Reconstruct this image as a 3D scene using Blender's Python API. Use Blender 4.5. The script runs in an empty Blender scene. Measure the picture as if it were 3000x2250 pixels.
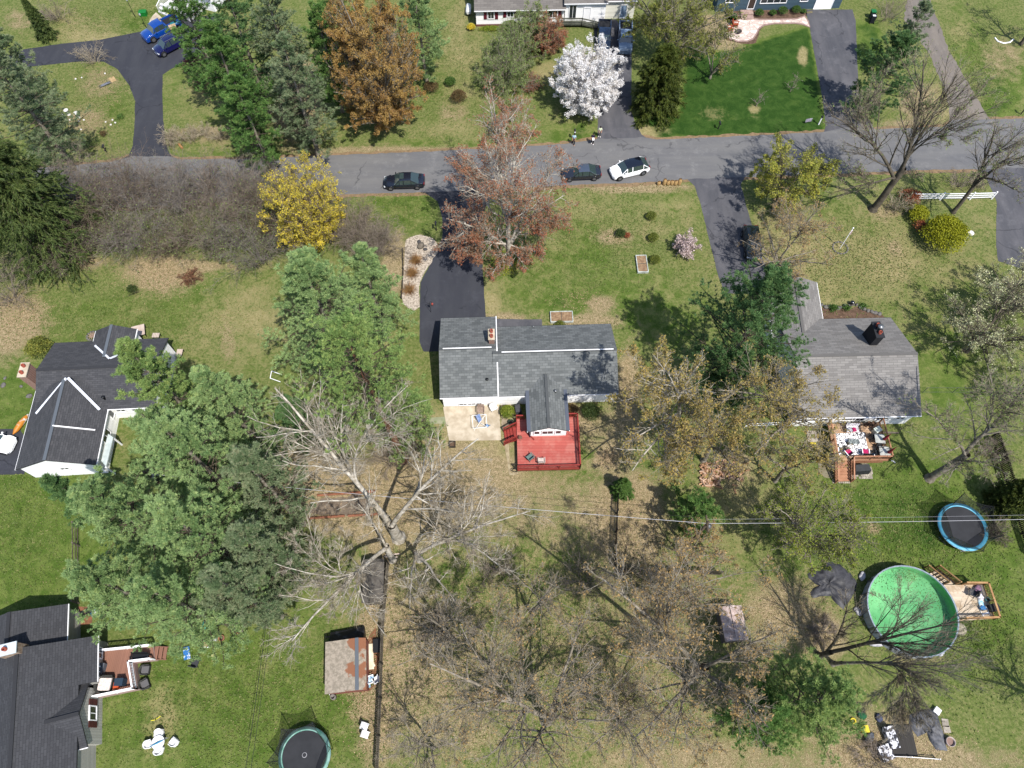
import bpy, math, random
import numpy as np
from mathutils import Vector, Matrix

# ------------------------------------------------------------------ camera, sky, sun, exposure
SC = bpy.context.scene
CAM_H = 66.0; FPX = 2080.0; TILT = math.radians(27)
SN, CS = math.sin(TILT), math.cos(TILT)
cd = bpy.data.cameras.new('drone_camera'); cam = bpy.data.objects.new('drone_camera', cd)
SC.collection.objects.link(cam); SC.camera = cam
cam.location = (0, 0, CAM_H); cam.rotation_euler = (TILT, 0, 0)
cd.sensor_width = 36; cd.lens = FPX / 3000 * 36; cd.clip_end = 3000
SUN_EL, SUN_AZ = math.radians(58.5), math.radians(144)      # azimuth clockwise from +Y
w = bpy.data.worlds.new('World'); SC.world = w; w.use_nodes = True
wn = w.node_tree.nodes; bg = wn['Background']; sky = wn.new('ShaderNodeTexSky')
sky.sky_type = 'NISHITA'; sky.sun_disc = False; sky.sun_elevation = SUN_EL; sky.sun_rotation = SUN_AZ
w.node_tree.links.new(sky.outputs[0], bg.inputs[0]); bg.inputs[1].default_value = 0.125
sd = bpy.data.lights.new('sun', 'SUN'); sd.energy = 4.0; sd.angle = math.radians(0.5); sd.color = (1, 0.955, 0.88)
so = bpy.data.objects.new('sun', sd); SC.collection.objects.link(so)
tosun = Vector((math.sin(SUN_AZ) * math.cos(SUN_EL), math.cos(SUN_AZ) * math.cos(SUN_EL), math.sin(SUN_EL)))
so.rotation_euler = tosun.to_track_quat('Z', 'Y').to_euler(); so.location = (0, 0, 90)
SC.view_settings.view_transform = 'Standard'; SC.view_settings.look = 'None'
SC.view_settings.exposure = 0.92; SC.view_settings.gamma = 1
SC.cycles.max_bounces = 6; SC.cycles.diffuse_bounces = 3; SC.cycles.transparent_max_bounces = 12

# ------------------------------------------------------------------ helpers
def at(px, py, z=0.0):
    "world x, y of the point at height z which the photograph shows at pixel (px, py) of 3000x2250"
    u = (px - 1500) / FPX; v = (1125 - py) / FPX; t = (CAM_H - z) / (CS - v * SN)
    return Vector((u * t, (SN + v * CS) * t, z))
def to_px(x, y, z=0.0):
    dz = z - CAM_H
    dep = y * SN - dz * CS; up = y * CS + dz * SN
    return 1500 + FPX * x / dep, 1125 - FPX * up / dep
def ang(p, q): return math.atan2(q[1] - p[1], q[0] - p[0])
def L(c):
    c = c / 255.0
    return c / 12.92 if c <= 0.04045 else ((c + 0.055) / 1.055) ** 2.4
K = 2.7
def C(r, g, b):      # sunlit look in an 8-bit picture -> surface reflectance
    y = .25 * L(r) + .6 * L(g) + .15 * L(b); k = (1 + 1.3 * y * y) / K
    return tuple(min(0.82, L(v) * k) for v in (r, g, b)) + (1,)

MATS = {}
def new_mat(name):
    m = bpy.data.materials.new(name); m.use_nodes = True
    nt = m.node_tree; b = nt.nodes['Principled BSDF']
    return m, nt, b
def noise(nt, scale, detail=3, rough=0.55, vec=None, dist=0):
    n = nt.nodes.new('ShaderNodeTexNoise'); n.inputs['Scale'].default_value = scale
    n.inputs['Detail'].default_value = detail; n.inputs['Roughness'].default_value = rough
    n.inputs['Distortion'].default_value = dist
    if vec is not None: nt.links.new(vec, n.inputs['Vector'])
    return n.outputs['Fac']
def mth(nt, op, a, b=0.5, clamp=False):
    n = nt.nodes.new('ShaderNodeMath'); n.operation = op; n.use_clamp = clamp
    for i, v in enumerate((a, b)):
        if isinstance(v, (int, float)): n.inputs[i].default_value = v
        else: nt.links.new(v, n.inputs[i])
    return n.outputs[0]
def ramp01(nt, f, lo, hi):
    n = nt.nodes.new('ShaderNodeMapRange'); n.interpolation_type = 'SMOOTHSTEP'
    nt.links.new(f, n.inputs[0]); n.inputs[1].default_value = lo; n.inputs[2].default_value = hi
    return n.outputs[0]
def mixc(nt, f, a, b, mode='MIX'):
    n = nt.nodes.new('ShaderNodeMix'); n.data_type = 'RGBA'; n.blend_type = mode
    if isinstance(f, (int, float)): n.inputs[0].default_value = f
    else: nt.links.new(f, n.inputs[0])
    for i, v in ((6, a), (7, b)):
        if isinstance(v, tuple): n.inputs[i].default_value = v
        else: nt.links.new(v, n.inputs[i])
    return n.outputs[2]
def objvec(nt):
    n = nt.nodes.new('ShaderNodeTexCoord'); return n.outputs['Object']
def uvvec(nt):
    n = nt.nodes.new('ShaderNodeTexCoord'); return n.outputs['UV']
def bump(nt, b, h, strength=0.3, dist=0.02):
    n = nt.nodes.new('ShaderNodeBump'); n.inputs['Strength'].default_value = strength
    n.inputs['Distance'].default_value = dist
    nt.links.new(h, n.inputs['Height']); nt.links.new(n.outputs[0], b.inputs['Normal'])

def M(name, c1, c2=None, scale=4, rough=0.8, metal=0, fine=0.0, lo=0.35, hi=0.65, bmp=0.0, coat=0, spec=0.3):
    "plain surface with a second colour in noise patches and a fine grain"
    if name in MATS: return MATS[name]
    m, nt, b = new_mat(name); v = objvec(nt)
    col = c1
    if c2:
        col = mixc(nt, ramp01(nt, noise(nt, scale, 5, 0.6, v), lo, hi), c1, c2)
    if fine:
        f = mth(nt, 'MULTIPLY_ADD', noise(nt, scale * 14 + 20, 2, 0.6, v), fine * 2)
        f.node.inputs[2].default_value = 1 - fine
        cmb = nt.nodes.new('ShaderNodeCombineColor')
        for i in range(3): nt.links.new(f, cmb.inputs[i])
        col = mixc(nt, 1.0, col, cmb.outputs[0], 'MULTIPLY')
    if isinstance(col, tuple): b.inputs['Base Color'].default_value = col
    else: nt.links.new(col, b.inputs['Base Color'])
    b.inputs['Roughness'].default_value = rough; b.inputs['Metallic'].default_value = metal
    b.inputs['Specular IOR Level'].default_value = spec
    if coat: b.inputs['Coat Weight'].default_value = coat; b.inputs['Coat Roughness'].default_value = 0.05
    if bmp: bump(nt, b, noise(nt, scale * 4, 4, 0.6, v), bmp)
    MATS[name] = m; return m

def leafmat(name, c1, c2, c3=None, scale=1.2, trans=0.3, gain=1.35):
    if name in MATS: return MATS[name]
    c1, c2, c3 = [tuple(min(.8, x * gain) for x in c[:3]) + (1,) if c else None for c in (c1, c2, c3)]
    m, nt, b = new_mat(name); v = objvec(nt)
    col = mixc(nt, ramp01(nt, noise(nt, scale, 3, 0.6, v), 0.36, 0.64), c1, c2)
    if c3: col = mixc(nt, ramp01(nt, noise(nt, scale * 7, 2, 0.6, v), 0.5, 0.66), col, c3)
    nt.links.new(col, b.inputs['Base Color']); b.inputs['Roughness'].default_value = 0.65
    b.inputs['Specular IOR Level'].default_value = 0.25
    tr = nt.nodes.new('ShaderNodeBsdfTranslucent'); nt.links.new(col, tr.inputs[0])
    mx = nt.nodes.new('ShaderNodeMixShader'); mx.inputs[0].default_value = trans
    nt.links.new(b.outputs[0], mx.inputs[1]); nt.links.new(tr.outputs[0], mx.inputs[2])
    nt.links.new(mx.outputs[0], nt.nodes['Material Output'].inputs[0])
    MATS[name] = m; return m

def shingle(name, c1, c2, w=0.9, h=0.28, dark=(0.05, 0.05, 0.055, 1), patch=0.25):
    if name in MATS: return MATS[name]
    m, nt, b = new_mat(name); v = uvvec(nt)
    br = nt.nodes.new('ShaderNodeTexBrick'); nt.links.new(v, br.inputs['Vector'])
    br.inputs['Color1'].default_value = c1; br.inputs['Color2'].default_value = c2
    br.inputs['Mortar'].default_value = dark
    br.inputs['Scale'].default_value = 1; br.inputs['Brick Width'].default_value = w; br.inputs['Row Height'].default_value = h
    br.inputs['Mortar Size'].default_value = 0.018; br.inputs['Mortar Smooth'].default_value = 0.3; br.inputs['Bias'].default_value = -0.1
    o = objvec(nt)
    f = mth(nt, 'MULTIPLY_ADD', noise(nt, 0.5, 6, 0.65, o), patch * 2); f.node.inputs[2].default_value = 1 - patch
    g = mth(nt, 'MULTIPLY_ADD', noise(nt, 22, 2, 0.6, o), 0.5); g.node.inputs[2].default_value = 0.75
    f = mth(nt, 'MULTIPLY', f, g)
    cmb = nt.nodes.new('ShaderNodeCombineColor')
    for i in range(3): nt.links.new(f, cmb.inputs[i])
    nt.links.new(mixc(nt, 1.0, br.outputs[0], cmb.outputs[0], 'MULTIPLY'), b.inputs['Base Color'])
    b.inputs['Roughness'].default_value = 0.85; b.inputs['Specular IOR Level'].default_value = 0.35
    bump(nt, b, br.outputs['Fac'], 0.25, 0.01)
    MATS[name] = m; return m

def lines(name, c1, c2, period, axis='Z', width=0.12, rough=0.7, var=None, vscale=2.0):
    "boards or lap siding: thin lines of c2 every period metres along an axis of the part"
    if name in MATS: return MATS[name]
    m, nt, b = new_mat(name); v = objvec(nt)
    sp = nt.nodes.new('ShaderNodeSeparateXYZ'); nt.links.new(v, sp.inputs[0])
    x = sp.outputs['XYZ'.index(axis)]
    fr = mth(nt, 'FRACT', mth(nt, 'DIVIDE', x, period))
    f = ramp01(nt, fr, 1 - width, 1 - width * 0.5)
    base = c1
    if var:
        base = mixc(nt, ramp01(nt, noise(nt, vscale, 5, 0.65, v), 0.42, 0.62), c1, var)
    cid = mth(nt, 'FLOOR', mth(nt, 'DIVIDE', x, period))
    wn2 = nt.nodes.new('ShaderNodeTexWhiteNoise'); wn2.noise_dimensions = '1D'; nt.links.new(cid, wn2.inputs['W'])
    g = mth(nt, 'MULTIPLY_ADD', wn2.outputs[0], 0.16); g.node.inputs[2].default_value = 0.92
    cmb = nt.nodes.new('ShaderNodeCombineColor')
    for i in range(3): nt.links.new(g, cmb.inputs[i])
    base = mixc(nt, 1.0, base, cmb.outputs[0], 'MULTIPLY')
    nt.links.new(mixc(nt, f, base, c2), b.inputs['Base Color']); b.inputs['Roughness'].default_value = rough
    b.inputs['Specular IOR Level'].default_value = 0.2
    MATS[name] = m; return m

def link(o, parent=None):
    SC.collection.objects.link(o)
    if parent is not None: o.parent = parent
    return o
def tag(o, label=None, cat=None, group=None, kind=None):
    if label: o['label'] = label
    if cat: o['category'] = cat
    if group: o['group'] = group
    if kind: o['kind'] = kind
    return o
def thing(name, label, cat, loc=(0, 0, 0), rz=0.0, group=None):
    o = bpy.data.objects.new(name, None); o.empty_display_size = 0.3
    o.location = loc; o.rotation_euler = (0, 0, rz); link(o)
    return tag(o, label, cat, group)
def copy_thing(root, loc, rz, label=None, group=None, scale=None):
    def cp(o, par):
        c = o.copy(); SC.collection.objects.link(c); c.parent = par
        for ch in list(o.children): cp(ch, c)
        return c
    r = cp(root, None); r.location = loc; r.rotation_euler = (0, 0, rz)
    if scale: r.scale = (scale,) * 3
    if label: r['label'] = label
    if group: r['group'] = group
    return r

def mesh_np(name, V, Fs, mats, parent=None, smooth=False, midx=None, uv=None, loc=None):
    "V (n,3); Fs a list of int arrays (m,k)"
    me = bpy.data.meshes.new(name)
    V = np.asarray(V, dtype=np.float32); me.vertices.add(len(V)); me.vertices.foreach_set('co', V.ravel())
    Fs = [np.asarray(f, dtype=np.int32) for f in Fs if len(f)]
    tot = sum(f.size for f in Fs); npol = sum(len(f) for f in Fs)
    me.loops.add(tot); me.polygons.add(npol)
    me.loops.foreach_set('vertex_index', np.concatenate([f.ravel() for f in Fs]))
    ks = np.concatenate([np.full(len(f), f.shape[1], dtype=np.int32) for f in Fs])
    st = np.zeros(npol, dtype=np.int32); st[1:] = np.cumsum(ks)[:-1]
    me.polygons.foreach_set('loop_start', st); me.polygons.foreach_set('loop_total', ks)
    if smooth: me.polygons.foreach_set('use_smooth', np.ones(npol, dtype=bool))
    if not isinstance(mats, (list, tuple)): mats = [mats]
    for m in mats: me.materials.append(m)
    if midx is not None: me.polygons.foreach_set('material_index', np.asarray(midx, dtype=np.int32))
    me.update(calc_edges=True); me.validate()
    o = bpy.data.objects.new(name, me)
    if loc is not None: o.location = loc
    return link(o, parent)

class MB:
    "collects boxes, prisms, tubes into one mesh"
    def __init__(s): s.V = []; s.F = []; s.U = []; s.S = []
    def add(s, vs, fs, uvs=None, sm=False):
        n = len(s.V); s.V += [tuple(v) for v in vs]
        for i, f in enumerate(fs):
            s.F.append([n + k for k in f]); s.U.append(uvs[i] if uvs else None); s.S.append(sm)
        return s
    def box(s, c, d, rz=0.0, rx=0.0, ry=0.0):
        x, y, z = d[0] / 2, d[1] / 2, d[2] / 2
        R = Matrix.Rotation(rz, 3, 'Z') @ Matrix.Rotation(ry, 3, 'Y') @ Matrix.Rotation(rx, 3, 'X')
        vs = [R @ Vector(p) + Vector(c) for p in ((-x,-y,-z),(x,-y,-z),(x,y,-z),(-x,y,-z),(-x,-y,z),(x,-y,z),(x,y,z),(-x,y,z))]
        return s.add(vs, [(0,3,2,1),(4,5,6,7),(0,1,5,4),(1,2,6,5),(2,3,7,6),(3,0,4,7)])
    def bar(s, p, q, w, h=None, up=(0, 0, 1)):
        h = h or w; p = Vector(p); q = Vector(q); d = (q - p)
        if d.length < 1e-6: return s
        d.normalize(); u = Vector(up)
        if abs(d.dot(u)) > 0.98: u = Vector((1, 0, 0))
        a = d.cross(u).normalized() * w / 2; b = d.cross(a).normalized() * h / 2
        vs = [p - a - b, p + a - b, p + a + b, p - a + b, q - a - b, q + a - b, q + a + b, q - a + b]
        return s.add(vs, [(0,1,2,3),(7,6,5,4),(0,4,5,1),(1,5,6,2),(2,6,7,3),(3,7,4,0)])
    def tube(s, pts, r, n=6, cap=True):
        pts = [Vector(p) for p in pts]; rs = r if isinstance(r, (list, tuple)) else [r] * len(pts)
        rings = []
        for i, p in enumerate(pts):
            d = (pts[min(i + 1, len(pts) - 1)] - pts[max(i - 1, 0)]).normalized()
            u = Vector((0, 0, 1)) if abs(d.z) < 0.9 else Vector((1, 0, 0))
            a = d.cross(u).normalized(); b = d.cross(a)
            rings.append([p + (a * math.cos(t) + b * math.sin(t)) * rs[i] for t in [2 * math.pi * k / n for k in range(n)]])
        vs = [v for rg in rings for v in rg]; fs = []
        for i in range(len(pts) - 1):
            for k in range(n):
                fs.append((i * n + k, i * n + (k + 1) % n, (i + 1) * n + (k + 1) % n, (i + 1) * n + k))
        s.add(vs, fs, sm=True)
        if cap: s.add(rings[0], [tuple(range(n))]); s.add(rings[-1], [tuple(reversed(range(n)))])
        return s
    def lathe(s, prof, c=(0, 0, 0), n=20, sx=1, sy=1, sm=True):
        vs = []; fs = []; m = len(prof)
        for r, z in prof:
            for k in range(n):
                t = 2 * math.pi * k / n; vs.append((c[0] + r * sx * math.cos(t), c[1] + r * sy * math.sin(t), c[2] + z))
        for i in range(m - 1):
            for k in range(n):
                fs.append((i * n + k, i * n + (k + 1) % n, (i + 1) * n + (k + 1) % n, (i + 1) * n + k))
        return s.add(vs, fs, sm=sm)
    def disc(s, c, r, z, n=24, sx=1, sy=1):
        return s.add([(c[0] + r * sx * math.cos(2 * math.pi * k / n), c[1] + r * sy * math.sin(2 * math.pi * k / n), z) for k in range(n)], [tuple(range(n))])
    def prism(s, poly, z0, z1):
        a = sum(poly[i][0] * poly[(i + 1) % len(poly)][1] - poly[(i + 1) % len(poly)][0] * poly[i][1] for i in range(len(poly)))
        if a < 0: poly = list(reversed(poly))
        n = len(poly); vs = [(p[0], p[1], z0) for p in poly] + [(p[0], p[1], z1) for p in poly]
        fs = [tuple(reversed(range(n))), tuple(range(n, 2 * n))] + [(i, (i + 1) % n, n + (i + 1) % n, n + i) for i in range(n)]
        return s.add(vs, fs)
    def blob(s, c, r, n=10, m=7, seed=0, j=0.12):
        rg = random.Random(seed); prof = []; vs = []; fs = []
        for i in range(m + 1):
            ph = math.pi * i / m
            for k in range(n):
                t = 2 * math.pi * k / n; q = 1 + rg.uniform(-j, j)
                if i in (0, m): q = 1
                vs.append((c[0] + r[0] * q * math.sin(ph) * math.cos(t), c[1] + r[1] * q * math.sin(ph) * math.sin(t), c[2] - r[2] * q * math.cos(ph)))
        for i in range(m):
            for k in range(n): fs.append((i * n + k, i * n + (k + 1) % n, (i + 1) * n + (k + 1) % n, (i + 1) * n + k))
        return s.add(vs, fs, sm=True)
    def build(s, name, mat, parent=None, off=None):
        me = bpy.data.meshes.new(name)
        vs = [(v[0] - off[0], v[1] - off[1], v[2] - off[2]) for v in s.V] if off is not None else s.V
        me.from_pydata(vs, [], s.F); me.materials.append(mat)
        if len(me.polygons) == len(s.S): me.polygons.foreach_set('use_smooth', s.S)
        if any(u for u in s.U):
            ul = me.uv_layers.new(name='UVMap'); k = 0
            for f, u in zip(s.F, s.U):
                for i in range(len(f)):
                    ul.data[k].uv = u[i] if u else (0.01, 0.01); k += 1
        me.validate(); me.update()
        return link(bpy.data.objects.new(name, me), parent)

def resample(poly, step=0.6, jit=0.05, seed=1, closed=True, smooth=False):
    rg = random.Random(seed); out = []; n = len(poly)
    P = [Vector((p[0], p[1])) for p in poly]
    for i in range(n if closed else n - 1):
        a, b = P[i], P[(i + 1) % n]
        k = max(1, int((b - a).length / step))
        for j in range(k):
            t = j / k
            if smooth:
                p0, p3 = P[(i - 1) % n], P[(i + 2) % n]
                q = 0.5 * ((2 * a) + (b - p0) * t + (2 * p0 - 5 * a + 4 * b - p3) * t * t + (3 * a - p0 - 3 * b + p3) * t ** 3)
            else: q = a.lerp(b, t)
            out.append((q.x + rg.uniform(-jit, jit), q.y + rg.uniform(-jit, jit)))
    return out
HARD = []
def sheet(name, px, z, mat, jit=0.05, smooth=False, step=0.6, kind='structure', parent=None, thick=None, seed=1):
    if name in ('road', 'driveway', 'patio', 'garden_path', 'footpath', 'gravel_bed'): HARD.append(px)
    poly = resample([at(p[0], p[1], 0) for p in px], step, jit, seed, True, smooth)
    if thick: mb = MB().prism(poly, 0.0, z)
    else: mb = MB().add([(p[0], p[1], z) for p in poly], [tuple(range(len(poly)))])
    o = mb.build(name, mat, parent)
    if len(o.data.polygons) and not thick and o.data.polygons[0].normal.z < 0: o.data.flip_normals()
    if kind: tag(o, kind=kind)
    return o
# ------------------------------------------------------------------ ground
def ground():
    gx = np.concatenate([[-900, -500, -300, -180, -130], np.arange(-100, 100.1, 0.45), [130, 180, 300, 500, 900]])
    gy = np.concatenate([[-900, -500, -250, -120, -60, -35], np.arange(-20, 122, 0.45), [140, 180, 260, 400, 650, 900]])
    X, Y = np.meshgrid(gx, gy); nx, ny = len(gx), len(gy)
    V = np.stack([X.ravel(), Y.ravel(), np.zeros(nx * ny)], 1)
    i = np.arange(ny - 1)[:, None] * nx + np.arange(nx - 1)[None, :]; i = i.ravel()
    F = np.stack([i, i + 1, i + 1 + nx, i + nx], 1)
    dz = 0 - CAM_H; dep = Y * SN - dz * CS; dep = np.maximum(dep, 5)
    PX = 1500 + FPX * X / dep; PY = 1125 - FPX * (Y * CS + dz * SN) / dep
    att = {'lush': np.full(X.shape, 0.30), 'dry': np.full(X.shape, 0.45), 'litter': np.full(X.shape, 0.0)}
    def blob(k, cx, cy, rx, ry, s, hard=2.0):
        q = ((PX - cx) / rx) ** 2 + ((PY - cy) / ry) ** 2
        f = 1 / (1 + q ** hard); att[k] += f * s
    def poly(k, pts, s, soft=14):
        n = len(pts); ins = np.zeros(PX.shape, bool); dmin = np.full(PX.shape, 1e9)
        for a in range(n):
            x1, y1 = pts[a]; x2, y2 = pts[(a + 1) % n]
            c = ((y1 > PY) != (y2 > PY)) & (PX < (x2 - x1) * (PY - y1) / ((y2 - y1) or 1e-6) + x1); ins ^= c
            t = np.clip(((PX - x1) * (x2 - x1) + (PY - y1) * (y2 - y1)) / ((x2 - x1) ** 2 + (y2 - y1) ** 2), 0, 1)
            dmin = np.minimum(dmin, np.hypot(PX - x1 - t * (x2 - x1), PY - y1 - t * (y2 - y1)))
        sd_ = np.where(ins, dmin, -dmin); att[k] += s / (1 + np.exp(-sd_ / soft * 3))
    # bright mown lawn of the blue house
    pl = [(2020, 120), (2110, 150), (2200, 130), (2372, 75), (2420, 395), (1930, 405), (1860, 345), (1990, 330)]
    poly('lush', pl, 1.2, 10); poly('dry', pl, -0.55, 14)
    for b in ((1900, 385, 70, 22, .9), (2090, 330, 60, 30, .75), (2352, 165, 16, 30, 1.4), (2210, 320, 20, 14, 1.1), (2160, 140, 60, 10, .6), (2230, 350, 90, 12, .5)): blob('dry', *b)
    poly('lush', [(2508, 60), (2570, 60), (2600, 200), (2515, 200)], .8, 12); poly('dry', [(2508, 60), (2570, 60), (2600, 200), (2515, 200)], -.3, 12)
    for b in ((2100, 70, 90, 30, .8), (2120, 125, 60, 22, .7)): blob('litter', *b)
    # neighbours on the left and bottom left
    for b in ((60, 1580, 230, 260, .6), (700, 2080, 420, 230, .5), (60, 1180, 160, 120, .35), (330, 930, 260, 60, .3), (600, 850, 150, 60, .15)): blob('lush', *b)
    for b in ((60, 1580, 230, 260, -.35), (700, 2080, 420, 230, -.22), (60, 1180, 160, 120, -.15)): blob('dry', *b)
    for b in ((90, 1620, 40, 60, .3), (470, 2110, 60, 110, .5), (590, 2040, 80, 50, .25), (860, 1950, 120, 60, .18), (700, 960, 120, 110, .25), (740, 880, 60, 90, .25)): blob('dry', *b)
    for b in ((480, 800, 95, 55, .9), (240, 770, 80, 18, .7), (60, 930, 80, 70, .8), (560, 780, 150, 16, .6), (665, 1000, 25, 60, .5), (0, 980, 60, 80, .7)): blob('litter', *b)
    # top left beds and verges
    for b in ((300, 240, 70, 45, .5), (250, 355, 70, 40, .6), (60, 60, 60, 30, .5), (240, 60, 70, 25, .3), (640, 430, 120, 22, .2), (1150, 440, 260, 12, .7), (870, 280, 70, 120, 1.0), (600, 390, 110, 25, .5), (1325, 330, 45, 30, .5), (250, 430, 60, 20, .3)): blob('litter', *b)
    for b in ((280, 110, 90, 20, .5), (180, 60, 70, 40, .3), (1360, 200, 60, 150, .25), (1330, 60, 60, 70, .2), (600, 300, 70, 60, .2), (1600, 210, 40, 25, .5), (1340, 380, 120, 30, .25)): blob('dry', *b)
    for b in ((420, 60, 80, 40, .4), (350, 320, 40, 40, .3), (520, 260, 40, 60, .25), (1270, 200, 45, 120, .25), (760, 450, 90, 10, .5), (1690, 390, 60, 25, .8), (560, 450, 100, 10, .4), (1230, 420, 90, 14, .3), (1470, 240, 60, 60, .2)): blob('lush', *b)
    for b in ((2900, 290, 90, 70, .7), (2830, 130, 45, 110, .35), (2960, 200, 60, 60, .4)): blob('lush', *b)
    for b in ((2820, 90, 30, 60, .3), (2750, 300, 60, 60, .5)): blob('dry', *b)
    for b in ((2690, 300, 60, 50, .8), (2940, 170, 70, 70, .5), (2650, 365, 60, 12, .6)): blob('litter', *b)
    # main front lawn
    for b in ((1720, 700, 90, 100, .45), (1980, 600, 60, 30, .45), (1660, 890, 80, 30, .55), (1860, 870, 120, 70, .35), (1180, 610, 90, 60, .55), (1600, 780, 60, 80, .35), (1480, 860, 60, 60, .2), (1960, 960, 90, 70, .4)): blob('lush', *b)
    for b in ((1720, 600, 110, 50, .3), (1920, 660, 50, 50, .28), (1600, 700, 60, 40, .2), (1440, 880, 30, 60, .5), (1700, 800, 100, 50, .1), (2010, 620, 25, 50, .3)): blob('dry', *b)
    for b in ((1860, 545, 170, 10, 1.0), (1150, 566, 130, 5, 1.0), (1760, 890, 35, 22, 1.0), (1800, 695, 55, 22, .9), (1720, 945, 90, 22, .9), (1470, 930, 80, 12, .8), (1840, 1120, 35, 90, .9), (1160, 770, 40, 90, .9), (1860, 560, 120, 10, .5)): blob('litter', *b)
    # right front yard, tan
    for b in ((2480, 780, 240, 130, .3), (2620, 740, 60, 120, .25), (2300, 700, 120, 100, .3), (2860, 640, 60, 100, .12), (2820, 800, 70, 60, .2)): blob('dry', *b)
    for b in ((2590, 620, 50, 30, .6), (2620, 730, 20, 30, .7), (2440, 760, 30, 30, .3)): blob('litter', *b)
    for b in ((2400, 600, 60, 50, .35), (2560, 660, 25, 30, .3), (2750, 1000, 120, 160, .35), (2800, 1180, 100, 60, .3)): blob('lush', *b)
    # back gardens
    for b in ((1400, 1330, 110, 110, .7), (1430, 1400, 200, 60, .3), (1260, 1250, 80, 60, .4), (1950, 1130, 60, 80, .3), (2150, 1410, 150, 80, .3)): blob('dry', *b)
    for b in ((1350, 1380, 190, 80, .55), (1200, 1450, 200, 110, .75), (880, 1390, 110, 60, 1.0), (1080, 1500, 160, 70, .9), (1650, 1500, 200, 110, .35), (1850, 1530, 90, 130, .9), (1780, 1340, 30, 28, 1.2), (1650, 1230, 60, 40, .8), (1800, 1250, 140, 60, .4), (2150, 1370, 60, 60, .6)): blob('litter', *b)
    for b in ((1760, 1370, 90, 60, .5), (1700, 1580, 80, 100, .35), (1900, 1480, 90, 50, .3), (1950, 1200, 100, 160, .3)): blob('lush', *b)
    for b in ((1450, 1900, 420, 330, .2), (1950, 1950, 330, 300, .28), (1300, 2050, 160, 250, .35), (1120, 1800, 30, 330, .7), (1080, 1930, 45, 120, .8), (1200, 1880, 70, 160, .4), (1100, 2080, 60, 160, .4), (2300, 1780, 110, 90, .6), (2420, 1870, 70, 60, .6), (2600, 2150, 160, 90, .55), (2700, 2230, 300, 50, .6), (2050, 2230, 300, 60, .4)): blob('litter', *b)
    for b in ((1600, 1950, 330, 280, .25), (2150, 1560, 150, 90, .2), (2400, 1730, 110, 60, .25), (1100, 1560, 260, 160, .1)): blob('dry', *b)
    for b in ((1330, 1680, 90, 60, .25), (1560, 1640, 60, 60, .3), (1480, 1760, 40, 60, .3), (900, 1560, 120, 60, .3), (980, 1800, 90, 60, .2), (1300, 1620, 120, 60, .15)): blob('lush', *b)
    for b in ((2620, 1510, 200, 110, .75), (2700, 1400, 120, 50, .3), (2820, 1640, 180, 90, .5), (2900, 1800, 120, 130, .3), (2330, 1560, 120, 80, .25), (2800, 1940, 120, 60, .3)): blob('lush', *b)
    for b in ((2620, 1510, 200, 110, -.4), (2820, 1640, 180, 90, -.3), (2850, 1950, 150, 120, -.1)): blob('dry', *b)
    for b in ((2560, 1548, 22, 12, 1.2), (2480, 1430, 90, 20, .3), (2700, 1930, 120, 14, .5)): blob('litter', *b)
    # the natural ground mat
    m, nt, b = new_mat('lawn'); v = objvec(nt)
    def A(n):
        q = nt.nodes.new('ShaderNodeAttribute'); q.attribute_name = n; return q.outputs['Fac']
    n1 = noise(nt, 0.16, 4, 0.6, v); n2 = noise(nt, 0.75, 5, 0.65, v, 0.6); n3 = noise(nt, 3.2, 4, 0.7, v); n4 = noise(nt, 14, 3, 0.7, v); n5 = noise(nt, 0.45, 4, .6, v)
    g = mixc(nt, ramp01(nt, n3, .38, .62), C(114, 132, 66), C(148, 154, 94))
    gl = mixc(nt, ramp01(nt, n2, .35, .65), C(98, 126, 50), C(130, 148, 74)); gd = mixc(nt, ramp01(nt, n2, .35, .65), C(56, 92, 32), C(78, 112, 46))
    lv = mth(nt, 'ADD', A('lush'), mth(nt, 'MULTIPLY', mth(nt, 'SUBTRACT', n5, .5), 1.3))
    g = mixc(nt, ramp01(nt, lv, .25, .8), g, gl); g = mixc(nt, ramp01(nt, lv, .85, 1.45), g, gd)
    straw = mixc(nt, ramp01(nt, n3, .4, .62), C(192, 176, 132), C(164, 156, 104))
    dv = mth(nt, 'ADD', A('dry'), mth(nt, 'MULTIPLY', mth(nt, 'SUBTRACT', n1, .5), .9))
    dv = mth(nt, 'ADD', dv, mth(nt, 'MULTIPLY', mth(nt, 'SUBTRACT', n2, .5), 1.1))
    dv = mth(nt, 'ADD', dv, mth(nt, 'MULTIPLY', mth(nt, 'SUBTRACT', n3, .5), 1.2))
    g = mixc(nt, mth(nt, 'MULTIPLY', ramp01(nt, dv, .38, 1.1), .92), g, straw)
    lit = mixc(nt, ramp01(nt, n3, .36, .6), C(192, 170, 134), C(146, 134, 92))
    lit = mixc(nt, ramp01(nt, n4, .5, .68), lit, C(222, 198, 166))
    tv = mth(nt, 'ADD', A('litter'), mth(nt, 'MULTIPLY', mth(nt, 'SUBTRACT', n2, .5), 1.1))
    tv = mth(nt, 'ADD', tv, mth(nt, 'MULTIPLY', mth(nt, 'SUBTRACT', n3, .5), .9))
    g = mixc(nt, mth(nt, 'MULTIPLY', ramp01(nt, tv, .14, .72), .95), g, lit)
    f = mth(nt, 'MULTIPLY_ADD', mth(nt, 'ADD', n4, noise(nt, 6, 5, .8, v)), 1.45); f.node.inputs[2].default_value = -.45
    cmb = nt.nodes.new('ShaderNodeCombineColor')
    for i in range(3): nt.links.new(f, cmb.inputs[i])
    g = mixc(nt, 1.0, g, cmb.outputs[0], 'MULTIPLY')
    nt.links.new(g, b.inputs['Base Color']); b.inputs['Roughness'].default_value = .95; b.inputs['Specular IOR Level'].default_value = .1
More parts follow.
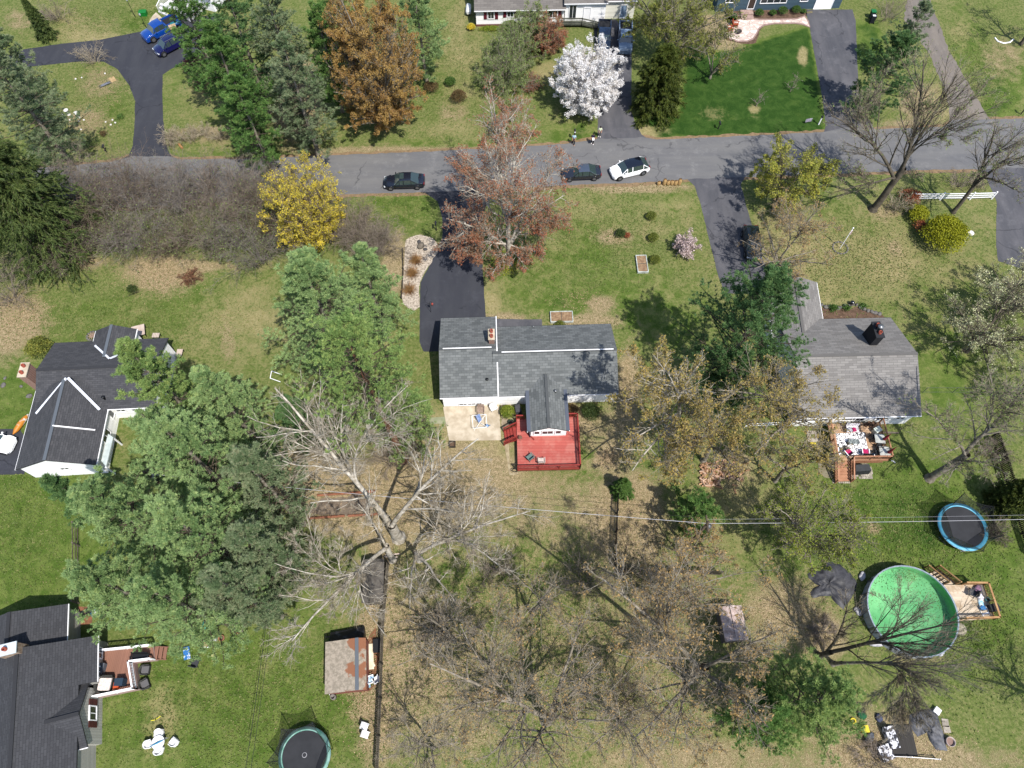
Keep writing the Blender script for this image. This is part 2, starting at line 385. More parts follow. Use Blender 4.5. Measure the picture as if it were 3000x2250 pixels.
    bump(nt, b, mth(nt, 'ADD', n4, n3), .6, .07)
    o = mesh_np('ground', V, [F], m); tag(o, kind='structure')
    for k, a in att.items():
        q = o.data.attributes.new(k, 'FLOAT', 'POINT'); q.data.foreach_set('value', a.astype(np.float32).ravel())
ground()

def asphalt(name, c, c2, scale=0.35, lo=.3, hi=.7, fine=.12):
    m, nt, b = new_mat(name); v = objvec(nt)
    sp = nt.nodes.new('ShaderNodeMapping'); sp.inputs['Scale'].default_value = (.25, 1.6, 1) if name == 'road_asphalt' else (1.4, .3, 1)
    nt.links.new(v, sp.inputs[0])
    col = mixc(nt, ramp01(nt, noise(nt, scale * 1.5, 5, .6, sp.outputs[0]), lo, hi), c, c2)
    col = mixc(nt, ramp01(nt, noise(nt, .55, 7, .75, v), .5, .72), col, tuple(min(1, x * 1.22) for x in c2[:3]) + (1,))
    f = mth(nt, 'MULTIPLY_ADD', noise(nt, 24, 3, .7, v), fine * 4); f.node.inputs[2].default_value = 1 - fine * 2
    cmb = nt.nodes.new('ShaderNodeCombineColor')
    for i in range(3): nt.links.new(f, cmb.inputs[i])
    nt.links.new(mixc(nt, 1.0, col, cmb.outputs[0], 'MULTIPLY'), b.inputs['Base Color'])
    b.inputs['Roughness'].default_value = .88; b.inputs['Specular IOR Level'].default_value = .2
    vo = nt.nodes.new('ShaderNodeTexVoronoi'); vo.feature = 'DISTANCE_TO_EDGE'; vo.inputs['Scale'].default_value = .16
    wv = nt.nodes.new('ShaderNodeVectorMath'); wv.operation = 'ADD'; nz = nt.nodes.new('ShaderNodeTexNoise'); nz.inputs['Scale'].default_value = .8; nz.inputs['Detail'].default_value = 4
    nt.links.new(v, nz.inputs['Vector']); sc_ = nt.nodes.new('ShaderNodeVectorMath'); sc_.operation = 'SCALE'; sc_.inputs['Scale'].default_value = 1.6; nt.links.new(nz.outputs['Color'], sc_.inputs[0])
    nt.links.new(v, wv.inputs[0]); nt.links.new(sc_.outputs[0], wv.inputs[1]); nt.links.new(wv.outputs[0], vo.inputs[0])
    ck = mth(nt, 'MULTIPLY', ramp01(nt, vo.outputs[0], .014, .003), ramp01(nt, noise(nt, .25, 2, .5, v), .48, .56))
    base_in = b.inputs['Base Color'].links[0].from_socket
    nt.links.new(mixc(nt, mth(nt, 'MULTIPLY', ck, .7), base_in, tuple(x * .5 for x in c[:3]) + (1,)), b.inputs['Base Color'])
    bump(nt, b, noise(nt, 30, 2, .6, v), .25, .01); return m
A_ROAD = asphalt('road_asphalt', C(132, 132, 135), C(144, 143, 143))
A_NEW = asphalt('sealed_asphalt', C(74, 76, 86), C(84, 86, 94), fine=.06)
A_DRV = asphalt('worn_asphalt', C(100, 101, 108), C(122, 121, 126))
A_OLD = asphalt('old_asphalt', C(140, 132, 126), C(158, 148, 138), fine=.16)
EDGE = M('roadside_grit', C(176, 146, 112), C(150, 128, 94), 2.5, .95, fine=.2)

road = [(-260, 515), (120, 492), (250, 481), (325, 474), (385, 458), (497, 458), (528, 467), (723, 465), (956, 456), (1274, 443), (1637, 423), (1750, 408), (1889, 402), (1923, 409), (2300, 393), (2419, 386), (2480, 372), (2560, 378), (2760, 372), (2790, 352), (2905, 350), (3350, 338),
        (3350, 480), (3000, 492), (2866, 497), (2735, 497), (2403, 511), (2190, 519), (2030, 524), (2006, 527), (1920, 533), (1703, 541), (1440, 555), (1256, 563), (1032, 569), (700, 590), (300, 612), (-260, 640)]
sheet('road_shoulder', [(x, y - 7 if i < 22 else y + 9) for i, (x, y) in enumerate(road)], .004, EDGE, .16)
sheet('driveway', [(40, 160), (60, 146), (180, 128), (290, 117), (435, 88), (520, 60), (640, 40), (660, 150), (590, 165), (535, 185), (500, 203), (477, 219), (476, 289), (479, 362), (487, 425), (497, 452), (510, 463), (350, 468), (376, 456), (389, 427), (394, 362), (396, 297), (380, 253), (344, 202), (304, 181), (231, 180), (85, 196), (-60, 210), (-60, 165)], .008, A_NEW, .03)
sheet('driveway', [(2359, 28), (2497, 28), (2507, 60), (2511, 174), (2516, 260), (2538, 335), (2560, 376), (2560, 392), (2410, 397), (2419, 370), (2412, 300), (2372, 82)], .0085, A_DRV, .03)
sheet('driveway', [(1739, 58), (1804, 56), (1850, 120), (1850, 330), (1862, 362), (1880, 395), (1905, 411), (1735, 420), (1750, 408), (1752, 350), (1748, 200)], .009, A_DRV, .03)
sheet('driveway', [(1238, 560), (1282, 590), (1296, 640), (1296, 695), (1270, 755), (1231, 828), (1229, 1000), (1240, 1030), (1300, 1030), (1320, 950), (1424, 950), (1423, 924), (1415, 803), (1411, 700), (1418, 620), (1440, 575), (1470, 552)], .0075, A_NEW, .03)
sheet('driveway', [(2008, 520), (2035, 545), (2053, 600), (2104, 810), (2125, 860), (2290, 860), (2250, 800), (2222, 724), (2187, 604), (2170, 540), (2185, 515)], .0095, A_DRV, .03)
sheet('driveway', [(2850, 490), (2876, 505), (2894, 532), (2920, 590), (2918, 720), (2924, 765), (3000, 790), (3300, 800), (3300, 480)], .0105, A_DRV, .03)
sheet('driveway', [(2663, -40), (2648, 54), (2724, 163), (2771, 271), (2783, 347), (2755, 385), (2925, 380), (2900, 350), (2847, 260), (2779, 145), (2725, 0), (2715, -40)], .0115, A_OLD, .12)
sheet('driveway', [(-80, 1257), (58, 1256), (85, 1300), (72, 1389), (-80, 1394)], .010, A_NEW, .03)
sheet('road', road, .014, A_ROAD, .07)
sheet('footpath', [(1451, 934), (1588, 936), (1588, 957), (1451, 966)], .012, A_DRV, .02)

PAVE = M('pink_pavers', C(232, 214, 202), C(206, 186, 174), 1.2, .8, fine=.1)
PEDGE = M('dark_paver_edge', C(190, 160, 150), C(170, 142, 132), 3, .8, fine=.1)
MULCH = M('mulch', C(140, 112, 92), C(108, 84, 66), 2.5, .95, fine=.3, bmp=.6)
CONC = M('concrete', C(222, 208, 186), C(200, 184, 158), .9, .85, fine=.06)
def bl(pts, x0, y0, s): return [(x0 + p[0] * s, y0 + p[1] * s) for p in pts]
S4 = 320 / 2212
sheet('planting_bed', bl([(300, 240), (1950, 150), (1950, 330), (1800, 375), (900, 385), (600, 380), (400, 470), (220, 560), (200, 700), (330, 820), (560, 870), (760, 900), (930, 870), (1010, 640), (1100, 520), (1000, 480), (480, 330)], 2080, 0, S4), .018, MULCH, .12)
pp = [(600, 375), (860, 365), (1000, 385), (1300, 385), (1750, 375), (1920, 315), (2000, 430), (2030, 565), (1850, 500), (1700, 485), (1300, 492), (1100, 525), (1000, 590), (950, 700), (880, 800), (760, 850), (560, 855), (420, 810), (290, 740), (245, 620), (260, 540), (340, 465), (470, 435)]
sheet('garden_path', bl(pp, 2080, 0, S4), .05, PEDGE, 0, thick=True)
ctr = (650, 600)
def inset(poly, d):
    n = len(poly); out = []
    a = sum(poly[i][0] * poly[(i + 1) % n][1] - poly[(i + 1) % n][0] * poly[i][1] for i in range(n)); sg = 1 if a > 0 else -1
    for i in range(n):
        p0, p1, p2 = poly[i - 1], poly[i], poly[(i + 1) % n]
        t = (Vector(p1) - Vector(p0)).normalized() + (Vector(p2) - Vector(p1)).normalized()
        if t.length < 1e-6: out.append(p1); continue
        t.normalize(); out.append((p1[0] - t.y * d * sg, p1[1] + t.x * d * sg))
    return out
m, nt, b = new_mat('flagstone'); v = objvec(nt)
vo = nt.nodes.new('ShaderNodeTexVoronoi'); vo.feature = 'DISTANCE_TO_EDGE'; vo.inputs['Scale'].default_value = 1.1; nt.links.new(v, vo.inputs[0])
cc = mixc(nt, ramp01(nt, noise(nt, 1.3, 4, .6, v), .4, .6), C(240, 222, 210), C(222, 200, 188))
nt.links.new(mixc(nt, ramp01(nt, vo.outputs[0], .02, .06), C(205, 180, 168), cc), b.inputs['Base Color']); b.inputs['Roughness'].default_value = .8
sheet('garden_path', bl(inset(pp, 28), 2080, 0, S4), .058, m, 0, thick=True)
sheet('patio', [(1298, 1193), (1462, 1184), (1468, 1290), (1316, 1292)], .06, CONC, 0, thick=True)
sheet('patio', [(1245, 1225), (1316, 1220), (1320, 1240), (1250, 1243)], .03, M('mossy_concrete', C(182, 182, 150), C(160, 168, 130), 1, .9, fine=.1), 0.02, thick=True)
GRAV = M('pale_gravel', C(214, 200, 182), C(172, 158, 140), 5, .95, fine=.35, lo=.42, hi=.6, bmp=.8)
sheet('gravel_bed', [(1190, 705), (1215, 690), (1250, 690), (1275, 705), (1284, 728), (1270, 758), (1232, 826), (1228, 900), (1215, 910), (1180, 890), (1180, 830), (1185, 760)], .012, GRAV, .08, smooth=True)
sheet('planting_bed', [(2372, 880), (2392, 900), (2450, 905), (2530, 900), (2590, 925), (2595, 934), (2380, 940)], .014, MULCH, .1)
sheet('planting_bed', [(2390, 1335), (2400, 1385), (2415, 1400), (2520, 1395), (2550, 1365), (2520, 1340)], .010, M('worn_soil', C(168, 160, 136), C(150, 138, 110), 1, .9, fine=.2), .1)
sheet('planting_bed', [(1468, 1184), (1500, 1184), (1510, 1230), (1470, 1262)], .010, M('gravelly_soil', C(196, 180, 156), C(160, 142, 116), 2, .9, fine=.2), .05)
S5 = 300 / 1914
sheet('planting_bed', [(1478, 1300), (1491, 1300), (1495, 1385), (1517, 1383), (1520, 1390), (1492, 1392)], .011, M('deck_gravel', C(200, 184, 150), C(176, 158, 126), 2, .9, fine=.2), .03)
sheet('patio', [(440, 58), (449, 45), (458, 37), (470, 48), (486, 66), (470, 74), (441, 78), (438, 66)], .06, CONC, 0, thick=True)
sheet('planting_bed', [(1052, 1900), (1100, 1840), (1112, 1900), (1104, 2010), (1062, 2030)], .010, M('red_soil', C(176, 118, 88), C(140, 100, 72), 2, .95, fine=.3), .15)

# ------------------------------------------------------------------ houses
SH_MAIN = shingle('grey_green_shingles', C(146, 150, 150), C(112, 117, 118), 0.55, 0.27, C(104, 108, 110))
SH_MAIN2 = SH_MAIN
SH_R = shingle('light_grey_shingles', C(166, 162, 158), C(142, 138, 135), 0.8, 0.24, C(126, 123, 120), .16)
SH_L = shingle('charcoal_shingles', C(100, 100, 104), C(78, 79, 84), 0.5, 0.2, C(68, 69, 74), .14)
SH_B = shingle('slate_black_shingles', C(88, 89, 94), C(72, 73, 78), 0.5, 0.2, C(60, 61, 66), .14)
SH_T = shingle('brown_grey_shingles', C(150, 144, 138), C(130, 124, 120), 0.9, 0.3, C(116, 112, 108), .15)
TRIM = M('white_trim', C(246, 246, 248), None, rough=.6)
SIDE_W = lines('white_siding', C(250, 250, 250), C(222, 222, 228), .2, 'Z', .14, .6)
SIDE_C = lines('cream_siding', C(236, 234, 220), C(200, 200, 190), .2, 'Z', .14, .6)
SIDE_B = lines('slate_blue_siding', C(98, 124, 142), C(74, 98, 116), .2, 'Z', .18, .6)
SIDE_G = lines('light_grey_siding', C(200, 198, 190), C(172, 170, 164), .2, 'Z', .18, .6)
BRICK = shingle('red_brick', C(176, 104, 88), C(150, 84, 72), .22, .075, C(196, 176, 160), .15)
GLASS, nt, b = new_mat('window_glass'); b.inputs['Base Color'].default_value = (.02, .025, .03, 1); b.inputs['Roughness'].default_value = .04; b.inputs['Specular IOR Level'].default_value = .8
METAL = M('grey_metal', C(170, 172, 176), None, rough=.4, metal=.7)
BLACK = M('black_plastic', C(40, 42, 46), None, rough=.55)
DARKM = M('dark_metal', C(58, 60, 64), None, rough=.45, metal=.5)
WHITEP = M('white_plastic', C(240, 240, 240), C(222, 222, 222), 2, .45)

class Blk:
    "oriented block: centre c, axes ex (along top edge, east) and ey (north), half sizes"
    def __init__(s, pts, z):        # NW, NE, SE, SW pixels of the eave line at height z
        P = [at(p[0], p[1], z) for p in pts]
        s.c = sum(P, Vector((0, 0, 0))) / 4; s.c.z = 0
        e = ((P[1] - P[0]) + (P[2] - P[3])).normalized(); s.a = math.atan2(e.y, e.x)
        s.setup(); s.hx = (P[1] - P[0] + P[2] - P[3]).length / 4; s.hy = abs(((P[0] - P[3] + P[1] - P[2]) / 4).dot(s.ey))
    def setup(s):
        s.ex = Vector((math.cos(s.a), math.sin(s.a), 0)); s.ey = Vector((-math.sin(s.a), math.cos(s.a), 0))
    def w(s, x, y, z): p = s.c + s.ex * x + s.ey * y; return Vector((p.x, p.y, z))

def gable(root, B, ze, zr, axis, roofm, wallm, ov=0.4, rake=0.25, off=None, lo=(0, 0), ridge_m=None, z0=0.0, walls=True, gut=.07, shift=0.0):
    "axis x: ridge runs along ex. shift moves the ridge sideways. roof slabs with thickness, walls with gables, fascia boards"
    off = root.location
    hl, hc = (B.hx, B.hy) if axis == 'x' else (B.hy, B.hx)
    def P(a, c, z): return B.w(a, c, z) if axis == 'x' else B.w(-c, a, z)
    mb = MB(); T = .16
    for sgn in (-1, 1):
        c0 = sgn * hc; dz = zr - ze; run = abs(c0 - shift)
        ln = math.hypot(run, dz)
        q = [P(-hl, c0, ze), P(hl, c0, ze), P(hl, shift, zr), P(-hl, shift, zr)]
        uv = [(0, 0), (2 * hl, 0), (2 * hl, ln), (0, ln)]
        lowq = [v - Vector((0, 0, T)) for v in q]
        top = [0, 1, 2, 3] if (q[1] - q[0]).cross(q[3] - q[0]).z > 0 else [3, 2, 1, 0]
        mb.add(q + lowq, [tuple(top), tuple(4 + k for k in reversed(top)), (0, 1, 5, 4), (1, 2, 6, 5), (3, 0, 4, 7)], [[uv[k] for k in top], None, None, None, None])
    roof = mb.build('roof', roofm, root, off)
    rc = MB().bar(P(-hl, shift, zr + .015), P(hl, shift, zr + .015), .3, .05)
    rc.build('ridge_cap', ridge_m or roofm, roof, off)
    for sgn in ((-1, 1) if gut else ()): MB().bar(P(-hl, sgn * (hc + .025), ze - .1), P(hl, sgn * (hc + .025), ze - .1), gut if not (axis == 'x' and sgn > 0) else .04, .12).build('gutter', TRIM if not (axis == 'x' and sgn > 0) else DARKM, roof, off)
    if walls:
        il, ic = hl - rake, hc - ov
        zl = ze + (zr - ze) * ov / (hc - shift if shift < hc else hc) - T - .02; zl2 = ze + (zr - ze) * ov / (hc + shift) - T - .02
        zt = zr - T - .03
        vs = []; 
        for a in (-il, il):
            vs += [P(a, -ic, z0), P(a, ic, z0), P(a, ic, zl), P(a, shift, zt), P(a, -ic, zl2)]
        fs = [(0, 1, 2, 3, 4), (9, 8, 7, 6, 5), (0, 5, 6, 1), (1, 6, 7, 2), (2, 7, 8, 3), (3, 8, 9, 4), (4, 9, 5, 0)]
        wl = MB().add(vs, fs).build('wall', wallm, root, off)
    return roof, P

def on_wall(root, p, n, w_, h, z, name='window', frame=TRIM, pane=GLASS, mull=1, off=None):
    "window or door: frame proud of the wall and pane, at world point p on the wall, outward normal n"
    n = Vector((n[0], n[1], 0)).normalized(); t = Vector((-n.y, n.x, 0)); off = root.location
    c = Vector((p[0], p[1], z)); a = math.atan2(t.y, t.x)
    f = MB(); fw = .09
    for s in (-1, 1): f.box(c + t * s * (w_ / 2) + n * .03, (fw, .1, h + fw), a)
    for s in (-1, 1): f.box(c + Vector((0, 0, s * h / 2)) + n * .035, (w_ - fw, .11, fw), a)
    for k in range(1, mull + 1):
        f.box(c + t * (w_ * (k / (mull + 1) - .5)) + n * .03, (.05, .09, h - fw), a)
    o = f.build(name, frame, root, off)
    MB().box(c + n * .015, (w_ - fw, .04, h - fw), a).build('pane', pane, o, off)
    return o

def near(B, side, frac, ov):    # point on a wall of block B: side n/s/e/w, frac -1..1
    x, y = B.hx - ov[0], B.hy - ov[1]
    if side == 's': return B.w(frac * x, -y, 0), -B.ey
    if side == 'n': return B.w(frac * x, y, 0), B.ey
    if side == 'e': return B.w(x, frac * y, 0), B.ex
    return B.w(-x, frac * y, 0), -B.ex

def chimney(root, p, w_, d_, z0, z1, a=0, mat=BRICK, flues=1, cap=None, parent=None):
    off = root.location; mb = MB()
    for q, uvs in ((0, 0),):
        x, y = w_ / 2, d_ / 2; R = Matrix.Rotation(a, 3, 'Z')
        P = [R @ Vector(v) + Vector((p[0], p[1], 0)) for v in ((-x, -y, 0), (x, -y, 0), (x, y, 0), (-x, y, 0))]
        vs = [(v.x, v.y, z0) for v in P] + [(v.x, v.y, z1) for v in P]
        h = z1 - z0; u = [(0, 0), (w_, 0), (w_, h), (0, h)]
        mb.add(vs, [(0, 1, 5, 4), (1, 2, 6, 5), (2, 3, 7, 6), (3, 0, 4, 7), (4, 5, 6, 7)], [u] * 5)
    o = mb.build('chimney', mat, parent or root, off)
    c2 = MB().box((p[0], p[1], z1 + .05), (w_ + .12, d_ + .12, .1), a)
    c2.build('chimney_cap', cap or CONC, o, off)
    for k in range(flues):
        f = MB()
        t = (k - (flues - 1) / 2) * d_ / max(1, flues) ; q = Matrix.Rotation(a, 3, 'Z') @ Vector((0, t, 0))
        f.lathe([(.17, 0), (.17, .32), (.12, .32), (.12, .02)], (p[0] + q.x, p[1] + q.y, z1 + .1), 10)
        f.build('flue', M('clay_flue', C(190, 96, 76), None), o, off)
    return o
def vent(root, parent, px, py, z, r=.12, h=.35, mat=None, name='roof_vent'):
    p = at(px, py, z); off = root.location
    MB().lathe([(r, -.35), (r, h), (r * 1.5, h), (r * 1.5, h + .06), (0.001, h + .08)], (p.x, p.y, z), 10).build(name, mat or METAL, parent, off)

# main ranch house
h1 = thing('ranch_house', 'white ranch house with grey green shingles and white ridge lines, behind the red deck', 'house', at(1560, 1080))
BG = Blk([(1291, 932), (1452, 928), (1459, 1161), (1289, 1167)], 2.6); 
roofg, _ = gable(h1, BG, 2.6, 4.25, 'x', SH_MAIN, SIDE_W, ov=.3, rake=.2)
BM = Blk([(1460, 959), (1795, 947), (1807, 1154), (1463, 1161)], 2.45)
BM.c = BM.c - BM.ex * .3; BM.hx += .3
roofm, _ = gable(h1, BM, 2.45, 4.2, 'x', SH_MAIN2, SIDE_W, ov=.3, rake=.2)
MB().bar(BG.w(-BG.hx + .4, 0, 4.31), BG.w(BG.hx - .5, 0, 4.31), .09, .05).build('ridge_vent', TRIM, roofg, h1.location)
MB().bar(BM.w(-BM.hx + .9, 0, 4.26), BM.w(BM.hx - .35, 0, 4.26), .09, .05).build('ridge_vent', TRIM, roofm, h1.location)
rk = MB()
rk.bar(BG.w(BG.hx + .04, -BG.hy, 2.6), BG.w(BG.hx + .04, 0, 4.25), .1, .16); rk.bar(BG.w(BG.hx + .04, BG.hy, 2.6), BG.w(BG.hx + .04, 0, 4.25), .1, .16)
rk.build('rake_trim', TRIM, roofg, h1.location)
BW = Blk([(1540, 1110), (1659, 1107), (1665, 1262), (1545, 1266)], 2.5)
roofw, Pw = gable(h1, BW, 2.5, 3.45, 'y', SH_MAIN, SIDE_W, ov=.22, rake=.25)
for sgn in (-1, 1):
    gm = MB(); gm.bar(BW.w(sgn * (BW.hx - .12), -BW.hy, 2.64), BW.w(sgn * (BW.hx - .12), BW.hy - 1, 2.64), .34, .05)
    gm.build('metal_eave_flashing', M('blue_grey_metal', C(112, 120, 136), None, rough=.6), roofw, h1.location)
p, n = near(BW, 's', 0, (.22, .25))
for dx, ww in ((-1.05, .55), (0, 1.1), (1.05, .55)):
    on_wall(h1, p + BW.ex * (dx - .05), n, ww, .9, 1.75, mull=0 if ww < 1 else 1)
MB().bar(p + BW.ex * -1.75 + n * .06 + Vector((0, 0, .1)), p + BW.ex * -1.75 + n * .06 + Vector((0, 0, 2.3)), .09).build('downpipe', M('dark_pipe', C(40, 50, 80), None), h1, h1.location)
for i, fx in enumerate((-.72, -.25, .22, .62)):
    p, n = near(BG, 's', fx, (.2, .3)); on_wall(h1, p, n, .75, .5, 2.0, mull=0)
for fx in (-.93, -.8, -.55, .32, .7):
    p, n = near(BM, 's', fx, (.2, .3)); on_wall(h1, p, n, .7, .45, 2.0, mull=0)
for fx in (-.6, .1, .6):
    p, n = near(BM, 'n', fx, (.2, .3)); on_wall(h1, p, n, 1.6, 1.2, 1.5)
for fx in (-.45, .45):
    p, n = near(BG, 'n', fx, (.2, .3)); on_wall(h1, p, n, 2.4, 2.1, 1.08, 'garage_door', TRIM, TRIM, 0)
for fx in (-.25, .05, .35):
    p, n = near(BG, 's', fx, (.2, .3)); o = on_wall(h1, p, n, .9 if fx < .3 else .5, .5, .5, 'basement_window', TRIM, GLASS, 1)
cp = at(1440, 985, 4.6)
chimney(h1, (cp.x, cp.y), .55, 1.15, 3.0, 4.9, BG.a, BRICK, 2, parent=roofg)
vent(h1, roofg, 1427, 1114, 3.1, .1, .2, DARKM); vent(h1, roofw, 1627, 1149, 3.0, .1, .3, METAL)
vent(h1, roofm, 1562, 958, 2.5, .06, .1, METAL)

# right house
h2 = thing('grey_roofed_house', 'white house with light grey shingle roof and big black chimney at the right', 'house', at(2520, 1100))
B2 = Blk([(2335, 941), (2612, 933), (2699, 1216), (2337, 1227)], 2.8)
P2 = [at(2381, 939, 2.8), at(2612, 933, 2.8), at(2699, 1216, 2.8), at(2337, 1227, 2.8)]
xw = P2[3].x; xe = (P2[1].x + P2[2].x) / 2
B2.c = Vector(((xw + xe) / 2, (39.85 + 28.6) / 2, 0)); B2.a = math.radians(1.5); B2.setup(); B2.hx = (xe - xw) / 2; B2.hy = (39.9 - 28.6) / 2
roof2, _ = gable(h2, B2, 2.8, 5.15, 'x', SH_R, SIDE_W, ov=.4, rake=.25)
B2b = Blk([(2230, 850), (2362, 868), (2385, 1010), (2230, 1005)], 2.5); B2b.c = Vector((30.0, 41.2, 0)); B2b.hx = 2.75; B2b.hy = 3.6; B2b.a = math.radians(-3); B2b.setup()
roof2b, _ = gable(h2, B2b, 2.6, 3.7, 'y', SH_R, SIDE_W, ov=.3, rake=.2)
MB().bar(at(2384, 938, 2.9), at(2336, 992, 3.6), .28, .05).build('valley_flashing', M('pale_flashing', C(190, 204, 212), None, rough=.4, metal=.3), roof2, h2.location)
c = at(2548, 994, 4.3)
o = chimney(h2, (c.x, c.y), .75, 1.75, 3.4, 6.1, math.radians(2), M('black_brick', C(46, 48, 54), C(36, 38, 44), 3, .8), 2, M('black_cap', C(52, 54, 60), None), roof2)
MB().lathe([(.18, 0), (.18, .5), (.3, .5), (.3, .62), (0, .68)], (c.x, c.y, 6.2), 10).build('flue', METAL, o, h2.location)
vent(h2, roof2, 2681, 1100, 3.6, .12, .4, M('white_vent', C(240, 240, 244), None)); vent(h2, roof2, 2355, 1210, 2.95, .1, .25, M('white_vent', C(240, 240, 244), None))
for fx, ww in ((-.82, 2.0), (-.45, 1.0), (-.03, 2.4), (.1, .9), (.48, 1.3), (.8, .9)):
    p, n = near(B2, 's', fx, (.25, .4)); on_wall(h2, p, n, ww, 1.0, 1.75)
p, n = near(B2, 's', -.3, (.25, .4)); on_wall(h2, p, n, .9, 2.1, 1.1, 'door', TRIM, TRIM, 0)
for fx in (-.5, .5): p, n = near(B2, 'e', fx, (.25, .4)); on_wall(h2, p, n, 1.0, 1.0, 1.6)
for fx in (0, .5): p, n = near(B2, 'n', fx, (.25, .4)); on_wall(h2, p, n, 1.4, 1.1, 1.6)

# left house
h3 = thing('charcoal_roofed_house', 'white house with charcoal roof, front gable and brick chimney at the left', 'house', at(250, 1150))
B3 = Blk([(165, 1005), (505, 990), (434, 1195), (99, 1205)], 2.8)
x0, x1 = -46.9, -35.3; B3.c = Vector(((x0 + x1) / 2, 33.3, 0)); B3.hx = (x1 - x0) / 2; B3.hy = 3.95; B3.a = math.radians(3); B3.setup()
roof3, _ = gable(h3, B3, 2.8, 4.3, 'x', SH_L, SIDE_W, ov=.35, rake=.2)
B3b = Blk([(87, 1140), (293, 1140), (284, 1357), (40, 1373)], 2.8); B3b.c = Vector((-43.35, 27.6, 0)); B3b.hx = 3.75; B3b.hy = 4.2; B3b.a = math.radians(4); B3b.setup()
roof3b, _ = gable(h3, B3b, 2.75, 4.6, 'y', SH_L, SIDE_W, ov=.25, rake=.2, ridge_m=M('grey_ridge', C(120, 128, 138), None))
val = MB(); 
val.bar(at(106, 1212, 3.2), at(194, 1108, 4.66), .24, .1); val.bar(at(199, 1107, 4.66), at(292, 1200, 3.2), .24, .1)
val.build('valley_flashing', M('white_flashing', C(226, 230, 240), None, rough=.4), roof3, h3.location)
st = MB(); st.bar(at(154, 1247, 4.7), at(279, 1260, 3.1), .09, .16); st.bar(at(279, 1259, 2.9), at(294, 1200, 2.9), .1, .14)
st.build('step_flashing', TRIM, roof3b, h3.location)
B3c = Blk([(282, 1012), (383, 998), (383, 1060), (282, 1060)], 2.8); B3c.c = Vector((-41.0, 36.6, 0)); B3c.hx = 2.1; B3c.hy = 1.9; B3c.a = B3.a; B3c.setup()
roof3c, _ = gable(h3, B3c, 2.85, 3.85, 'y', SH_L, SIDE_W, ov=.25, rake=.15, ridge_m=M('grey_ridge', C(120, 128, 138), None))
val = MB(); val.bar(at(278, 1012, 3.3), at(320, 1050, 4.05), .2, .05); val.bar(at(322, 1050, 4.05), at(358, 1035, 3.4), .2, .05)
val.build('valley_flashing', M('white_flashing', C(226, 230, 240), None), roof3, h3.location)
vent(h3, roof3b, 188, 1184, 4.0, .18, .12, M('white_vent', C(240, 240, 244), None)); vent(h3, roof3b, 154, 1296, 4.2, .18, .12, M('white_vent', C(240, 240, 244), None))
vent(h3, roof3, 304, 1166, 3.4, .1, .2, DARKM)
c = at(80, 1090, 4.2); chimney(h3, (c.x - .1, c.y), .75, 1.5, 0, 4.6, B3.a, BRICK, 2, CONC)
for fx in (.35, .62, .85): p, n = near(B3, 's', fx, (.2, .35)); on_wall(h3, p, n, .9, .8, 1.9)
p, n = near(B3b, 's', .1, (.25, .2)); on_wall(h3, p, n, .8, .6, 1.9)
for fx in (.5, -.2): p, n = near(B3b, 'e', fx, (.25, .2)); on_wall(h3, p, n, 1.4, 1.1, 1.6)
p, n = near(B3b, 'w', 0, (.25, .2)); on_wall(h3, p, n, 4.8, 2.1, 1.1, 'garage_door', TRIM, TRIM, 1)
pm = MB(); q = [at(318, 1272, 1.9), at(333, 1282, 1.9), at(312, 1368, 1.9), at(298, 1352, 1.9)]
pm.prism([(v.x, v.y) for v in q], 1.85, 2.0); pm.build('porch_roof', M('pale_porch_roof', C(214, 224, 222), C(196, 208, 206), 1), h3, h3.location)
for v in q[1:3]: MB().bar((v.x - .1, v.y, 0), (v.x - .1, v.y, 1.85), .12).build('porch_post', TRIM, h3, h3.location)

# bottom-left house
h4 = thing('grey_sided_house', 'light grey sided house with slate black roof at the bottom left corner', 'house', at(120, 2060))
def blk(c, hx, hy, a):
    B = Blk([(0, 0), (9, 0), (9, 9), (0, 9)], 0); B.c = Vector((c[0], c[1], 0)); B.hx = hx; B.hy = hy; B.a = math.radians(a); B.setup(); return B
AX4 = -14 + 90 - 90
e1, e2 = at(286, 1862, 2.8), at(284, 1994, 2.8)
ua = math.degrees(ang(e2, e1)) - 90        # direction of ey
def place(B0, ne, hx, hy, a):
    B = blk((0, 0), hx, hy, a); B.c = Vector((ne[0], ne[1], 0)) - B.ex * hx - B.ey * hy; return B
B4a = place(None, at(199, 1769, 2.7), 3.9, 2.6, ua)
roof4a, _ = gable(h4, B4a, 2.7, 4.3, 'y', SH_B, SIDE_G, ov=.3, rake=.2)
B4b = place(None, e1, 5.2, 1.85, ua)
roof4b, _ = gable(h4, B4b, 2.8, 5.0, 'y', SH_B, SIDE_G, ov=.5, rake=.1)
B4e = blk((0, 0), 4.0, 4.6, ua); B4e.c = B4b.c - B4b.ey * (1.85 + 4.6 - .12)
roof4e, _ = gable(h4, B4e, 3.3, 4.99, 'y', SH_B, SIDE_G, ov=.2, rake=.1, gut=0)
B4c = place(None, at(260, 1999, 2.75), 3.4, 2.45, ua)
roof4c, _ = gable(h4, B4c, 2.75, 4.15, 'x', SH_B, lines('vertical_grey_siding', C(206, 204, 196), C(176, 174, 168), .22, 'Y', .16, .6), ov=.3, rake=.25)
B4d = place(None, at(180, 2172, 2.75), 3.2, 5, ua)
roof4d, _ = gable(h4, B4d, 2.75, 4.6, 'y', SH_B, SIDE_G, ov=.3, rake=.2, gut=.05)
p, n = near(B4c, 'e', .08, (.25, .3)); o = on_wall(h4, p, n, 1.1, 1.1, 1.6)
for s in (-1, 1): MB().box(p + B4c.ey * s * .85 + n * .05 + Vector((0, 0, 1.6)), (.06, .5, 1.25), B4c.a).build('shutter', M('maroon_paint', C(116, 58, 52), C(100, 48, 44), 3), h4, h4.location)
